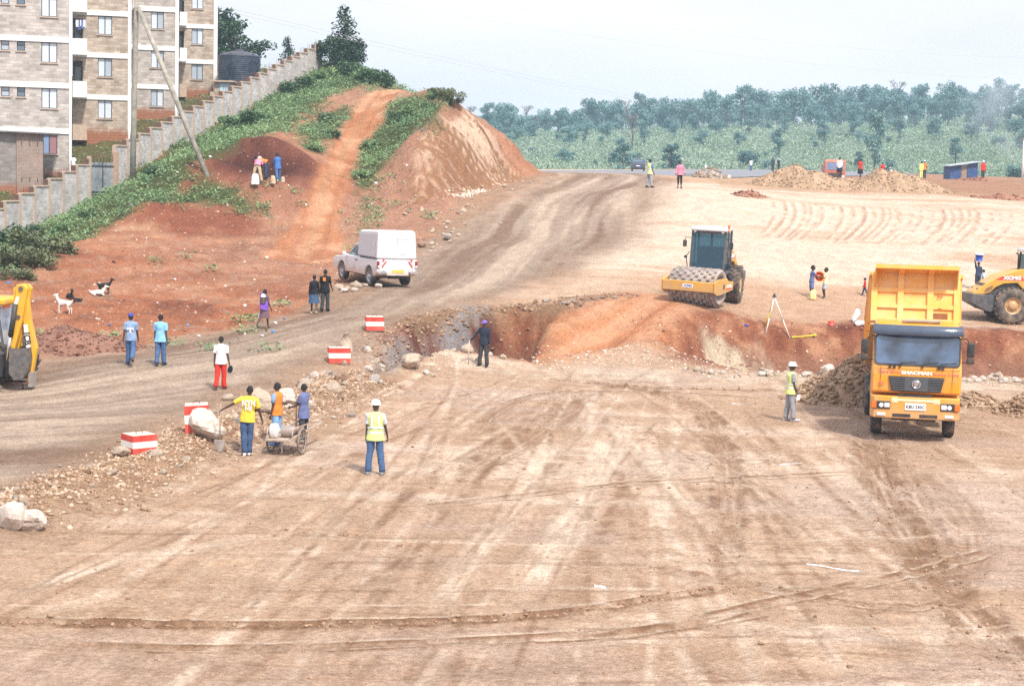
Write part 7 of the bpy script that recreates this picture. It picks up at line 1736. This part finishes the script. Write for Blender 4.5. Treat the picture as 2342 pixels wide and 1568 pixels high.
RUB = rubble_mat('rubble_mix', (.22, .13, .085), (.38, .26, .17), (.55, .43, .33)); CLOD = rubble_mat('clod_mix', (.20, .12, .08), (.30, .19, .125), (.40, .27, .18)); SPOIL = rubble_mat('spoil_mix', (.24, .155, .095), (.33, .225, .145), (.44, .32, .22)); REDCLOD = rubble_mat('red_clod_mix', (.16, .075, .05), (.25, .12, .08), (.36, .2, .14)); PALER = rubble_mat('pale_rubble', (.38, .29, .22), (.52, .43, .34), (.70, .62, .55))
def scatter_line(L, n, wid, rs):
    L = np.array(L); d = np.r_[0, np.cumsum(np.hypot(*np.diff(L, axis=0).T))]; s = rs.rand(n) * d[-1]
    x = np.interp(s, d, L[:, 0]); y = np.interp(s, d, L[:, 1]); i = np.clip(np.searchsorted(d, s) - 1, 0, len(L) - 2); t = np.diff(L, axis=0)[i]; t = t / np.hypot(t[:, 0], t[:, 1])[:, None]
    o = rs.normal(0, 1, n) * wid; return x - t[:, 1] * o, y + t[:, 0] * o
def heap(name, label, c, rx, ry, h, col, seed, rot=0, cat='dirt mound', n=900, group=None, st=.09):
    """spoil heap: a lumpy cone standing on the ground with clods on it"""
    def H(x, y):
        a = (x * math.cos(rot) + y * math.sin(rot)) / rx; b = (-x * math.sin(rot) + y * math.cos(rot)) / ry; r = np.sqrt(a * a + b * b); w = 1 + .22 * fbm(x + seed * 7, y, 1.6, 3, seed)
        return h * np.clip(1 - (r / w) ** 1.35, -.2, 1) * (1 + .45 * fbm(x, y + seed * 3, 1.5, 3, seed + 1)) + .12 * h * fbm(x, y, .45, 3, seed + 2) * (r < 1)
    m = max(rx, ry) * 1.25; k = 90; X, Y = np.meshgrid(np.linspace(-m, m, k), np.linspace(-m, m, k)); x, y = X.ravel(), Y.ravel(); base = full_height(x + c[0], y + c[1], False); z = base + H(x, y) - .04
    idx = np.arange(k * k).reshape(k, k); F = np.stack([idx[:-1, :-1], idx[:-1, 1:], idx[1:, 1:], idx[1:, :-1]], -1).reshape(-1, 4); keep = (H(x, y)[F] > -.02 * h).any(1); F = F[keep]; us, inv = np.unique(F, return_inverse=True)
    z0 = float(base[len(base) // 2]); o = obj_from(name, np_mesh(name, np.c_[x, y, z - z0][us], inv.reshape(-1, 4), mat('spoil_' + col[0], col[1], .95, var=.28, scale=2.2, bump=.05, bscale=7, dirt=col[2], dirtf=.3, dscale=.9), True), None, (c[0], c[1], z0)); tag(o, label, cat, group)
    rs = np.random.RandomState(seed); a = rs.rand(n) * 6.3; r = np.sqrt(rs.rand(n)) * 1.12; px = r * np.cos(a) * rx; py = r * np.sin(a) * ry; q = np.c_[px * math.cos(rot) - py * math.sin(rot), px * math.sin(rot) + py * math.cos(rot)]
    zz = full_height(q[:, 0] + c[0], q[:, 1] + c[1], False) + np.maximum(H(q[:, 0], q[:, 1]), 0) - z0; S = st * rs.uniform(.15, 1, n) ** 3 + .015
    cl = obj_from('clods', stones_np('clods', np.c_[q, zz], S, REDCLOD if col[0] in ('red', 'dark') else SPOIL, seed), o); cl['kind'] = 'stuff'
    return o
def props():
    rs = np.random.RandomState(5)
    # concrete barrier blocks with red and white bands
    def barrier(label, u, v, w, d, h, rz, tilt=0):
        g = ground(u, v); t = thing('barrier_block', label, 'barrier', (g.x, g.y, g.z - .02), rz, 'red and white barrier blocks', rot=(0, tilt, rz))
        prof = [(-d / 2, 0), (d / 2, 0), (d / 2 * .9, h), (-d / 2 * .9, h)]
        m = MB(); m.prism(prof, -w / 2, w / 2, 'x', bev=.02); b = m.obj('block', mat('barrier_concrete', (.62, .52, .43), .85, var=.15), t)
        def band(z0, z1, name, mm):
            q = MB(); e = .006; f = lambda z: d / 2 * (1 - .1 * z / h) + e
            q.prism([(-f(z0), z0), (f(z0), z0), (f(z1), z1), (-f(z1), z1)], -w / 2 - e, w / 2 + e, 'x'); q.obj(name, mm, t)
        wm = mat('barrier_white', (.78, .74, .68), .7, var=.08, dirt=(.5, .38, .28), dirtf=.25)
        band(.02, h * .34, 'red_band', REDP); band(h * .345, h * .66, 'white_band', wm); band(h * .665, h * .985, 'red_band', REDP)
        q = MB(); q.tube([(-.08, 0, h - .01), (-.08, 0, h + .07), (.08, 0, h + .07), (.08, 0, h - .01)], .012, 6); q.obj('lifting_loop', RUST, t)
    barrier('nearest red and white concrete barrier block, set cornerwise beside an orange stone', 318, 1033, .62, .62, .46, R(40))
    barrier('red and white barrier block half hidden behind the big white boulder', 452, 985, .58, .6, .70, R(10), R(-3))
    barrier('red and white barrier block standing in front of a brown cone of earth', 775, 828, .74, .6, .55, R(12))
    barrier('farthest red and white barrier block beside the haul road near the left pit', 856, 754, .66, .7, .54, R(10))
    # boulders
    def boulder(label, u, v, s, seed, m, rot, sink=.12, lift=None, cat='boulder', flat=True, name='boulder'):
        g = ground(u, v); me = rock_mesh(seed, 3); me.materials.append(m); o = obj_from(name, me, None, g + Vector((0, s[1] * .4, s[2] * (1 - sink))), rot); o.scale = s; tag(o, label, cat)
    boulder('huge pale boulder leaning in front of a barrier block beside the man in yellow', 463, 1006, (.60, .5, .40), 12, STONE[1], (.1, .25, .3), .05)
    boulder('large whitish pointed boulder at the left edge of the rubble bank', 26, 1212, (.27, .34, .36), 22, STONE[1], (.2, .1, .6), .15)
    boulder('large whitish flat boulder touching the pointed one at the left edge', 72, 1216, (.29, .34, .23), 23, STONE[1], (0, .2, 1.6), .15)
    boulder('cream and brown boulder between the men in yellow and orange', 598, 942, (.42, .4, .32), 31, STONE[0], (.3, .5, .2), .1)
    boulder('pale angular boulder just right of the man in orange', 655, 930, (.32, .35, .27), 33, STONE[1], (0, .2, .9), .1)
    boulder('flat orange brown stone in front of the nearest barrier block', 272, 1046, (.26, .22, .15), 41, STONE[0], (0, .15, .2), .2)
    boulder('round pale boulder standing on the lip of the left pit', 942, 845, (.36, .4, .34), 51, STONE[0], (.1, .5, 0), .1)
    boulder('dark block of stone at the roadside beyond the pickup', 1022, 550, (.30, .3, .24), 61, STONE[2], (0, .1, .5), .1)
    boulder('brown stone at the roadside right behind the pickup', 964, 566, (.26, .3, .2), 62, STONE[3], (0, .1, .5), .1)
    boulder('white boulder at the foot of the spoil heap beside the lorry', 1892, 862, (.30, .3, .28), 63, STONE[1], (0, .3, .5), .1)
    g = ground(790, 800); m = MB(); m.lathe([(0, .62), (.09, .58), (.20, .3), (.27, 0), (.28, -.2), (0, -.2)], 'z', 14)
    for v_ in m.bm.verts: v_.co += Vector((mnoise.noise(v_.co * 4), mnoise.noise(v_.co * 4 + Vector((5, 0, 0))), 0)) * .06
    simple('earth_cone', 'brown cone of hardened earth behind a striped barrier block', 'mound', m, STONE[0], g)
    # single stones
    sm = [rock_mesh(100 + i, 2) for i in range(6)]
    for i, me in enumerate(sm): me.materials.append(STONE[(0, 1, 0, 2, 3, 0)[i]])
    def stones(n, L, wid, smin, smax, lab, grp, pts=None, kinds=range(6)):
        if pts is None: X, Y = scatter_line(L, n, wid, rs)
        else: X = [p.x for p in pts]; Y = [p.y for p in pts]
        Z = full_height(np.array(X), np.array(Y))
        for x, y, z in zip(X, Y, Z):
            s = rs.uniform(smin, smax) ** 1.0 * (1 if rs.rand() > .25 else 1.5); o = obj_from('stone', sm[rs.choice(list(kinds))], None, (x, y, z + s * .35), (rs.uniform(-.4, .4), rs.uniform(-.4, .4), rs.rand() * 6)); o.scale = (s, s * rs.uniform(.7, 1.2), s * rs.uniform(.55, .85)); tag(o, lab, 'stone', grp)
    LW = list(WIND)
    stones(70, LW, .75, .05, .12, 'loose stone in the rubble bank between the haul road and the platform', 'stones of the rubble bank')
    stones(34, gpoly([(640, 930), (700, 880), (790, 850), (860, 800)]), 1.0, .10, .22, 'loose stone on the bank left of the first pit', 'stones left of the first pit')
    stones(24, uvw([(880, 855, 60), (960, 838, 62.2), (1080, 835, 63.4), (1160, 838, 63.2)]), .5, .10, .22, 'pale stone on the near lip of the left pit', 'stones on the lip of the left pit', kinds=(0, 1, 1, 5))
    stones(26, uvw([(1560, 850, 62.5), (1750, 860, 61.8), (1950, 862, 62.2)]), .5, .08, .2, 'pale stone along the near lip of the right pit', 'stones on the lip of the right pit', kinds=(0, 1, 1, 5))
    stones(22, uvw([(2200, 872, 62), (2342, 872, 62)]), .5, .09, .2, 'whitish stone on the pit lip right of the lorry', 'stones on the lip behind the lorry', kinds=(1, 1, 0))
    stones(14, gpoly([(770, 668), (800, 660), (830, 655)]), .35, .12, .22, 'tan stone in the row beside the pickup and the man in black', 'stones beside the pickup', kinds=(0, 1, 5))
    stones(40, gpoly([(960, 575), (1020, 530), (1060, 470), (1110, 440), (1190, 416)]), .5, .07, .17, 'stone in the drain along the foot of the cut slope', 'stones in the roadside drain')
    stones(60, gpoly([(860, 560), (930, 520), (900, 440), (870, 400), (930, 470)]), 1.8, .05, .11, 'small stone scattered right of the hill track', 'small stones right of the hill track', kinds=(0, 1, 5))
    stones(30, uvw([(1400, 690, 72.5), (1280, 700, 71), (1270, 690, 72)]), .5, .06, .14, 'brown clod on the lip between the left pit and the roller', 'clods near the road roller', kinds=(3, 4, 4))
    # rubble, gravel and clods too many to count
    def stuff(name, lab, X, Y, S, m, seed, dz=0.2):
        Z = full_height(X, Y); o = obj_from(name, stones_np(name, np.c_[X, Y, Z + S * dz], S, m, seed)); tag(o, lab, name.replace('_', ' '), kind='stuff')
    X, Y = scatter_line(LW, 14000, .75, rs); stuff('rubble', 'mass of small stones and lumps along the rubble bank', X, Y, .014 + .062 * rs.rand(len(X)) ** 4, RUB, 1)
    X1, Y1 = scatter_line(uvw([(870, 862, 59.5), (960, 845, 62), (1150, 842, 63), (1300, 835, 63.5), (1480, 825, 65.5), (1600, 848, 63), (1800, 866, 61.6), (2000, 868, 62), (2500, 875, 62)]), 2300, .8, rs); stuff('pale_gravel', 'pale gravel along the near lip of the pits', X1, Y1, .015 + .06 * rs.rand(len(X1)) ** 4, PALER, 2)
    xs, ys = [], []
    for L, w, tint, s, cr in TRK:
        if not cr: continue
        n = int(140 * sum(math.dist(a, b) for a, b in zip(L, L[1:])) / 10 * s * (3 if cr == 3 else 1)); a, b = scatter_line(L, n, w * .75, rs); xs.append(a); ys.append(b)
    X2, Y2 = np.concatenate(xs), np.concatenate(ys); X3 = rs.uniform(-16, 22, 1800); Y3 = 20 + 40 * rs.rand(1800); k = np.abs(X3) < Y3 * .34; X2 = np.r_[X2, X3[k]]; Y2 = np.r_[Y2, Y3[k]]
    k = sdpoly(X2, Y2, ROADP) < 0; X2, Y2 = X2[k], Y2[k]
    stuff('soil_clods', 'crumbled soil clods thrown up along the wheel tracks', X2, Y2, .012 + .038 * rs.rand(len(X2)) ** 3, CLOD, 3)
    # lips of the pits: dug clods
    X4, Y4 = scatter_line(uvw([(870, 822, 60.8), (905, 768, 64.3), (1000, 733, 67.8), (1100, 714, 69.8), (1200, 708, 71), (1270, 715, 70.5), (1300, 690, 72), (1450, 680, 73.5)]), 2200, .5, rs); stuff('dug_clods', 'brown dug clods heaped along the far lip of the left pit', X4, Y4, .02 + .09 * rs.rand(len(X4)) ** 4, CLOD, 4)
    X5, Y5 = scatter_line(uvw([(1500, 800, 67), (1600, 780, 68.5), (1800, 780, 68.8), (2000, 790, 68.5), (2500, 800, 69)]), 1600, 1.6, rs); stuff('pit_stones', 'small stones stuck in the red wall of the right pit', X5, Y5, .02 + .06 * rs.rand(len(X5)) ** 3, rubble_mat('pit_rubble', (.22, .09, .06), (.40, .22, .15), (.66, .52, .42)), 5)
    hp = np.array(gpoly([(60, 780), (300, 640), (560, 640), (650, 560), (500, 520), (250, 560), (700, 640), (480, 740)])); X6 = rs.uniform(-24, -8, 2600); Y6 = rs.uniform(57, 98, 2600); k = (sdpoly(X6, Y6, HILLPOLY) > .5) & (np.abs(X6 + .2 * Y6) < 8); stuff('slope_stones', 'small stones strewn over the red slope', X6[k], Y6[k], .015 + .055 * rs.rand(k.sum()) ** 3, rubble_mat('slope_rubble', (.24, .10, .06), (.42, .24, .16), (.68, .58, .50)), 6)
    # spoil heaps
    tan = ('tan', (.34, .225, .14), (.44, .32, .21)); brn = ('brown', (.335, .225, .15), (.44, .32, .22)); red = ('red', (.26, .115, .075), (.34, .19, .13))
    p = at(1850, 447, 121); heap('dirt_mound', 'left one of the two tan dirt mounds across the pale plateau', (p.x, p.y), 4.0, 2.7, 1.5, tan, 3, n=1700, st=.075)
    p = at(2045, 449, 121); heap('dirt_mound', 'right one of the two tan dirt mounds across the pale plateau', (p.x, p.y), 4.0, 2.7, 1.55, tan, 8, n=1700, st=.075)
    p = at(1975, 900, 55.5); heap('spoil_heap', 'brown heap of tipped soil behind the left side of the lorry', (p.x - .1, p.y), 2.35, 2.1, 1.3, brn, 5, n=3200, st=.085)
    p = at(2215, 915, 55.5); heap('spoil_heap', 'low heap of tipped soil just right of the lorry', (p.x, p.y), 1.05, 1.3, .38, brn, 6, n=500)
    p = at(2350, 925, 53.5); heap('spoil_heap', 'brown heap of tipped soil at the right edge of the photo', (p.x + .7, p.y), 1.9, 1.6, 1.0, brn, 7, n=2000, st=.085)
    p = at(1625, 408, 128); heap('stone_heap', 'low grey heap of stones beside the kerb at the top of the haul road', (p.x, p.y), 1.5, 1.2, .75, ('grey', (.26, .225, .21), (.42, .38, .35)), 9, n=400, st=.14)
    for i, (u, v, r, lab) in enumerate(((1720, 449, 1.3, 'low red ridge left of the two dirt mounds'), (2235, 414, 2.2, 'low red bank in front of the blue shack'), (2290, 455, 2.4, 'low red brown ridge at the right edge of the plateau'))):
        g = ground(u, v); heap('soil_ridge', lab, (g.x, g.y), r, .8, .32, red, 20 + i, n=160, st=.1, cat='soil ridge')
    g = ground(165, 805); heap('soil_ridge', 'dark loose soil heap at the foot of the slope right of the backhoe', (g.x - .4, g.y + .6), 2.9, 1.3, .62, ('dark', (.20, .10, .07), (.30, .17, .12)), 31, n=1100, st=.06, cat='soil heap')
    # kerb along the far asphalt
    L = [at(1560 + 12 * i, 391 + .095 * i * i, 150 - 1.6 * i) for i in range(10)]; m = MB()
    for a, b in zip(L, L[1:]):
        za, zb_ = hgt(a.x, a.y), hgt(b.x, b.y); m.bar((a.x, a.y, za + .12), (b.x, b.y, zb_ + .12), .25, .3)
    o = m.obj('kerb', mat('pale_concrete', (.62, .60, .58), .85, var=.1)); tag(o, 'short curved pale concrete kerb at the top of the haul road', 'kerb')
    # surveyor's tripod
    g = ground(1763, 762); t = thing('survey_tripod', 'white and yellow surveying tripod standing above the right pit', 'tripod', g)
    top = Vector((.10, .1, 1.52)); feet = ((-.24, -.1, 0), (.78, -.2, 0.0), (-.18, .35, .02))
    for i, f in enumerate(feet):
        f = Vector(f); f.z = hgt(g.x + f.x, g.y + f.y) - g.z; m = MB(); m.tube([top, top.lerp(f, .55)], .026, 7); m.tube([top.lerp(f, .5), f], .020 if i != 2 else .034, 7); m.obj('leg', mat('yellow_pole', (.70, .55, .06), .5) if i == 2 else WHITEP, t)
    m = MB(); m.cyl(top + Vector((0, 0, .03)), .09, .06, 'z', 14); m.cyl(top + Vector((0, 0, .1)), .04, .08, 'z', 10); m.obj('head', DARKM, t)
    g = ground(1838, 773); m = MB(); m.bar((-.5, 0, .03), (.45, .1, .12), .07, .05); m.bar((.40, .05, .12), (.52, .1, .16), .12, .05); simple('yellow_batten', 'yellow painted batten lying on the red soil below the tripod', 'batten', m, mat('yellow_pole', (.70, .55, .06), .5), g)
    g = ground(1901, 744); m = MB(); m.lathe([(0, 0), (.11, 0), (.14, .18), (.13, .19), (.10, .02)], 'z', 14); simple('bucket', 'small red bucket standing on the red soil between the tripod and the lorry', 'bucket', m, REDP, g)
    for i, (u, v, s, r, lab) in enumerate(((1957, 738, (.17, .12, .34), (0, .3, .2), 'tall white sack standing on the red soil left of the lorry bed'), (1966, 745, (.24, .15, .14), (0, -.3, .3), 'flattened white sack lying below the tall one left of the lorry bed'), (1706, 748, (.12, .1, .07), (0, 0, 0), 'dark blue bundle lying on the lip of the right pit'))):
        g = ground(u, v); me = rock_mesh(200 + i, 3, .2); me.materials.append(CM('white') if i < 2 else CM('royal')); o = obj_from('sack', me, None, g + Vector((0, .05, s[2] * .8)), r); o.scale = s; tag(o, lab, 'sack')
    # white paint lines sprayed on the platform
    for i, (L, w, lab) in enumerate((([(1845, 1286), (1880, 1291), (1920, 1298), (1965, 1302)], .05, 'longest white paint dash sprayed on the platform'), ([(1783, 1063), (1808, 1061), (1835, 1060)], .035, 'thin white paint dash on the platform below the man in the lime vest'), ([(1673, 924), (1695, 925)], .06, 'short white paint dash near the pit lip'), ([(1360, 1338), (1385, 1341)], .08, 'faint pale patch of paint in the middle of the platform'))):
        P = flat(L); m = MB(); vs = []
        for x, y in P:
            z = hgt(x, y) + .006; ww = w * (.6 + .8 * rs.rand()); vs += [(x, y - ww, z), (x, y + ww, z)]
        m.add(vs, [(2 * j, 2 * j + 2, 2 * j + 3, 2 * j + 1) for j in range(len(P) - 1)]); o = m.obj('paint_dash', WHITEP); tag(o, lab, 'paint mark', 'white paint marks')
    # litter over the slope
    lit = [rock_mesh(300 + i, 1, .8) for i in range(4)]; lm = [CM('white'), mat('pale_plastic', (.70, .68, .64), .4), mat('blue_plastic_scrap', (.10, .22, .45), .4), mat('black_plastic_scrap', (.02, .02, .025), .4)]
    for me, mm in zip(lit, lm): me.materials.append(mm)
    spots = [(20, 648), (60, 665), (75, 690), (62, 812), (228, 650), (260, 600), (345, 630), (362, 655), (410, 560), (470, 690), (560, 700), (640, 715), (655, 680), (660, 700), (630, 740), (585, 735), (560, 765), (430, 745), (455, 770), (300, 395), (335, 545), (420, 480), (520, 470), (610, 500), (400, 640), (385, 655), (610, 590), (515, 655), (490, 640), (560, 600), (700, 470), (690, 520), (850, 470), (860, 420), (880, 445), (905, 405), (930, 380), (840, 395), (955, 320), (965, 300), (690, 330), (720, 250), (765, 270), (480, 360), (500, 400), (405, 395), (440, 380), (370, 490), (300, 470), (205, 770), (250, 745), (640, 450), (660, 425), (1080, 470), (1000, 560), (985, 575), (650, 730), (625, 760), (600, 770), (545, 775)]
    for i, (u, v) in enumerate(spots):
        g = ground(u, v); s = rs.uniform(.05, .13) * (1.3 if v < 480 else 1); q = 0 if rs.rand() < .6 else rs.randint(1, 4); o = obj_from('litter', lit[q], None, g + Vector((0, 0, s * .3)), (rs.rand(), rs.rand(), rs.rand() * 6)); o.scale = (s, s * .8, s * .55)
        tag(o, ('white scrap of plastic litter lying on the hillside', 'dull pale scrap of litter lying on the hillside', 'blue scrap of litter lying on the hillside', 'black scrap of litter lying on the hillside')[q], 'litter', ('white litter on the hillside', 'pale litter on the hillside', 'blue litter on the hillside', 'black litter on the hillside')[q])
    # asphalt across the top of the site
    poly = [(-9, 178), (-7, 250), (52, 250), (52, 215), (33, 176), (16, 138), (8, 140), (3, 165)]
    xs = np.linspace(-9, 52, 90); ys = np.linspace(138, 250, 120); Xg, Yg = np.meshgrid(xs, ys); x, y = Xg.ravel(), Yg.ravel(); z = full_height(x, y) + .05; idx = np.arange(len(x)).reshape(Xg.shape); F = np.stack([idx[:-1, :-1], idx[:-1, 1:], idx[1:, 1:], idx[1:, :-1]], -1).reshape(-1, 4); k = inpoly(x[F].mean(1), y[F].mean(1), poly); F = F[k]; us, inv = np.unique(F, return_inverse=True)
    o = obj_from('asphalt_road', np_mesh('asphalt_road', np.c_[x, y, z][us], inv.reshape(-1, 4), mat('asphalt', (.20, .205, .225), .85, var=.12, scale=.4), True)); tag(o, kind='structure')
    # pale gravel patch at the foot of the cut
    X7, Y7 = scatter_line(gpoly([(1035, 452), (1065, 444), (1105, 434)]), 260, .3, rs); stuff('white_gravel', 'patch of white gravel at the foot of the cut slope', X7, Y7, .02 + .07 * rs.rand(260), rubble_mat('white_rubble', (.5, .42, .32), (.64, .57, .47), (.76, .7, .6)), 8)
# ------------------------------------------------------------------ daylight
SUN_EL = R(52); SUN_AZ = R(152)     # azimuth clockwise from +Y: behind the camera, to the right
def lighting():
    w = bpy.data.worlds.new('World'); scene.world = w; w.use_nodes = True; nt = w.node_tree
    bg = nt.nodes['Background']
    sky = N(nt, 'ShaderNodeTexSky', sky_type='NISHITA'); sky.sun_disc = False
    sky.sun_elevation = SUN_EL; sky.sun_rotation = SUN_AZ; sky.air_density = 1.0; sky.dust_density = 3.0
    tc = N(nt, 'ShaderNodeTexCoord')
    sp = N(nt, 'ShaderNodeSeparateXYZ'); nt.links.new(tc.outputs['Generated'], sp.inputs[0])
    mp = N(nt, 'ShaderNodeMapping'); mp.inputs['Scale'].default_value = (2.0, 2.0, 9.0); nt.links.new(tc.outputs['Generated'], mp.inputs['Vector'])
    nz = N(nt, 'ShaderNodeTexNoise'); nz.inputs['Scale'].default_value = 1.6; nz.inputs['Detail'].default_value = 7; nz.inputs['Roughness'].default_value = .55
    nt.links.new(mp.outputs[0], nz.inputs['Vector'])
    # overcast sheet, brighter overhead
    up = N(nt, 'ShaderNodeMapRange'); up.inputs['From Min'].default_value = .22; up.inputs['From Max'].default_value = .9; up.inputs['To Min'].default_value = 1.0; up.inputs['To Max'].default_value = 1.35
    nt.links.new(sp.outputs[2], up.inputs['Value'])
    cr = N(nt, 'ShaderNodeMix', data_type='RGBA'); cr.inputs[6].default_value = (5.45, 5.40, 6.0, 1); cr.inputs[7].default_value = (6.3, 6.2, 6.6, 1)
    r2 = N(nt, 'ShaderNodeMapRange'); r2.inputs['From Min'].default_value = .35; r2.inputs['From Max'].default_value = .65; nt.links.new(nz.outputs['Fac'], r2.inputs['Value'])
    nt.links.new(r2.outputs[0], cr.inputs[0])
    mu = N(nt, 'ShaderNodeMix', data_type='RGBA', blend_type='MULTIPLY'); mu.inputs[0].default_value = 1
    nt.links.new(cr.outputs[2], mu.inputs[6]); nt.links.new(up.outputs[0], mu.inputs[7])
    mx = N(nt, 'ShaderNodeMix', data_type='RGBA'); mx.inputs[0].default_value = .88
    nt.links.new(sky.outputs[0], mx.inputs[6]); nt.links.new(mu.outputs[2], mx.inputs[7])
    nt.links.new(mx.outputs[2], bg.inputs['Color']); bg.inputs['Strength'].default_value = .10
    L = bpy.data.lights.new('sun', 'SUN'); L.energy = 2.7; L.angle = R(6); L.color = (1.0, .94, .85)
    o = bpy.data.objects.new('sun', L); COL.objects.link(o)
    d = Vector((math.sin(SUN_AZ) * math.cos(SUN_EL), math.cos(SUN_AZ) * math.cos(SUN_EL), math.sin(SUN_EL)))
    o.rotation_euler = d.to_track_quat('Z', 'Y').to_euler(); o.location = (20, -20, 60)
    v = scene.view_settings; v.view_transform = 'Standard'; v.look = 'None'; v.gamma = 1; v.use_curve_mapping = False; v.exposure = .92
HAZE_D = 0.00045
def haze():
    b = MB(); b.box((40, 880, 24), (2000, 1900, 66))
    m = bpy.data.materials.new('haze_air'); m.use_nodes = True; nt = m.node_tree
    nt.nodes.remove(nt.nodes['Principled BSDF'])
    pv = N(nt, 'ShaderNodeVolumePrincipled'); pv.inputs['Color'].default_value = (.55, .80, 1.0, 1); pv.inputs['Density'].default_value = HAZE_D
    pv.inputs['Anisotropy'].default_value = .2
    nt.links.new(pv.outputs[0], nt.nodes['Material Output'].inputs['Volume'])
    o = b.obj('haze', m); tag(o, kind='stuff'); o.display_type = 'WIRE'
    scene.cycles.volume_bounces = 3
    scene.cycles.use_denoising = False
    return o

def smoke():
    p = at(2335, 350, 205); z = hgt(p.x, p.y); b = MB()
    b.grid(lambda a, c: (7.5 * math.sin(c * PI) * math.cos(a * 2 * PI) * (1 + .25 * math.sin(3 * a * 2 * PI)), 6 * math.sin(c * PI) * math.sin(a * 2 * PI), 1 + 15 * c), 28, 16)
    bmesh.ops.remove_doubles(b.bm, verts=b.bm.verts[:], dist=.001)
    m = bpy.data.materials.new('smoke_air'); m.use_nodes = True; nt = m.node_tree; nt.nodes.remove(nt.nodes['Principled BSDF'])
    tc = N(nt, 'ShaderNodeTexCoord'); n = N(nt, 'ShaderNodeTexNoise'); n.inputs['Scale'].default_value = .18; n.inputs['Detail'].default_value = 4; nt.links.new(tc.outputs['Object'], n.inputs['Vector'])
    r = N(nt, 'ShaderNodeMapRange'); r.inputs['From Min'].default_value = .45; r.inputs['From Max'].default_value = .75; r.inputs['To Max'].default_value = .10; nt.links.new(n.outputs['Fac'], r.inputs['Value'])
    pv = N(nt, 'ShaderNodeVolumePrincipled'); pv.inputs['Color'].default_value = (.80, .90, 1.0, 1); nt.links.new(r.outputs[0], pv.inputs['Density']); nt.links.new(pv.outputs[0], nt.nodes['Material Output'].inputs['Volume'])
    o = b.obj('smoke', m, None, (p.x, p.y, z - 1)); tag(o, 'pale bluish smoke drifting behind the blue shack', 'smoke', kind='stuff')
build_terrain()
buildings()
vegetation()
vehicles()
people()
animals()
props()
haze()
smoke()
lighting()
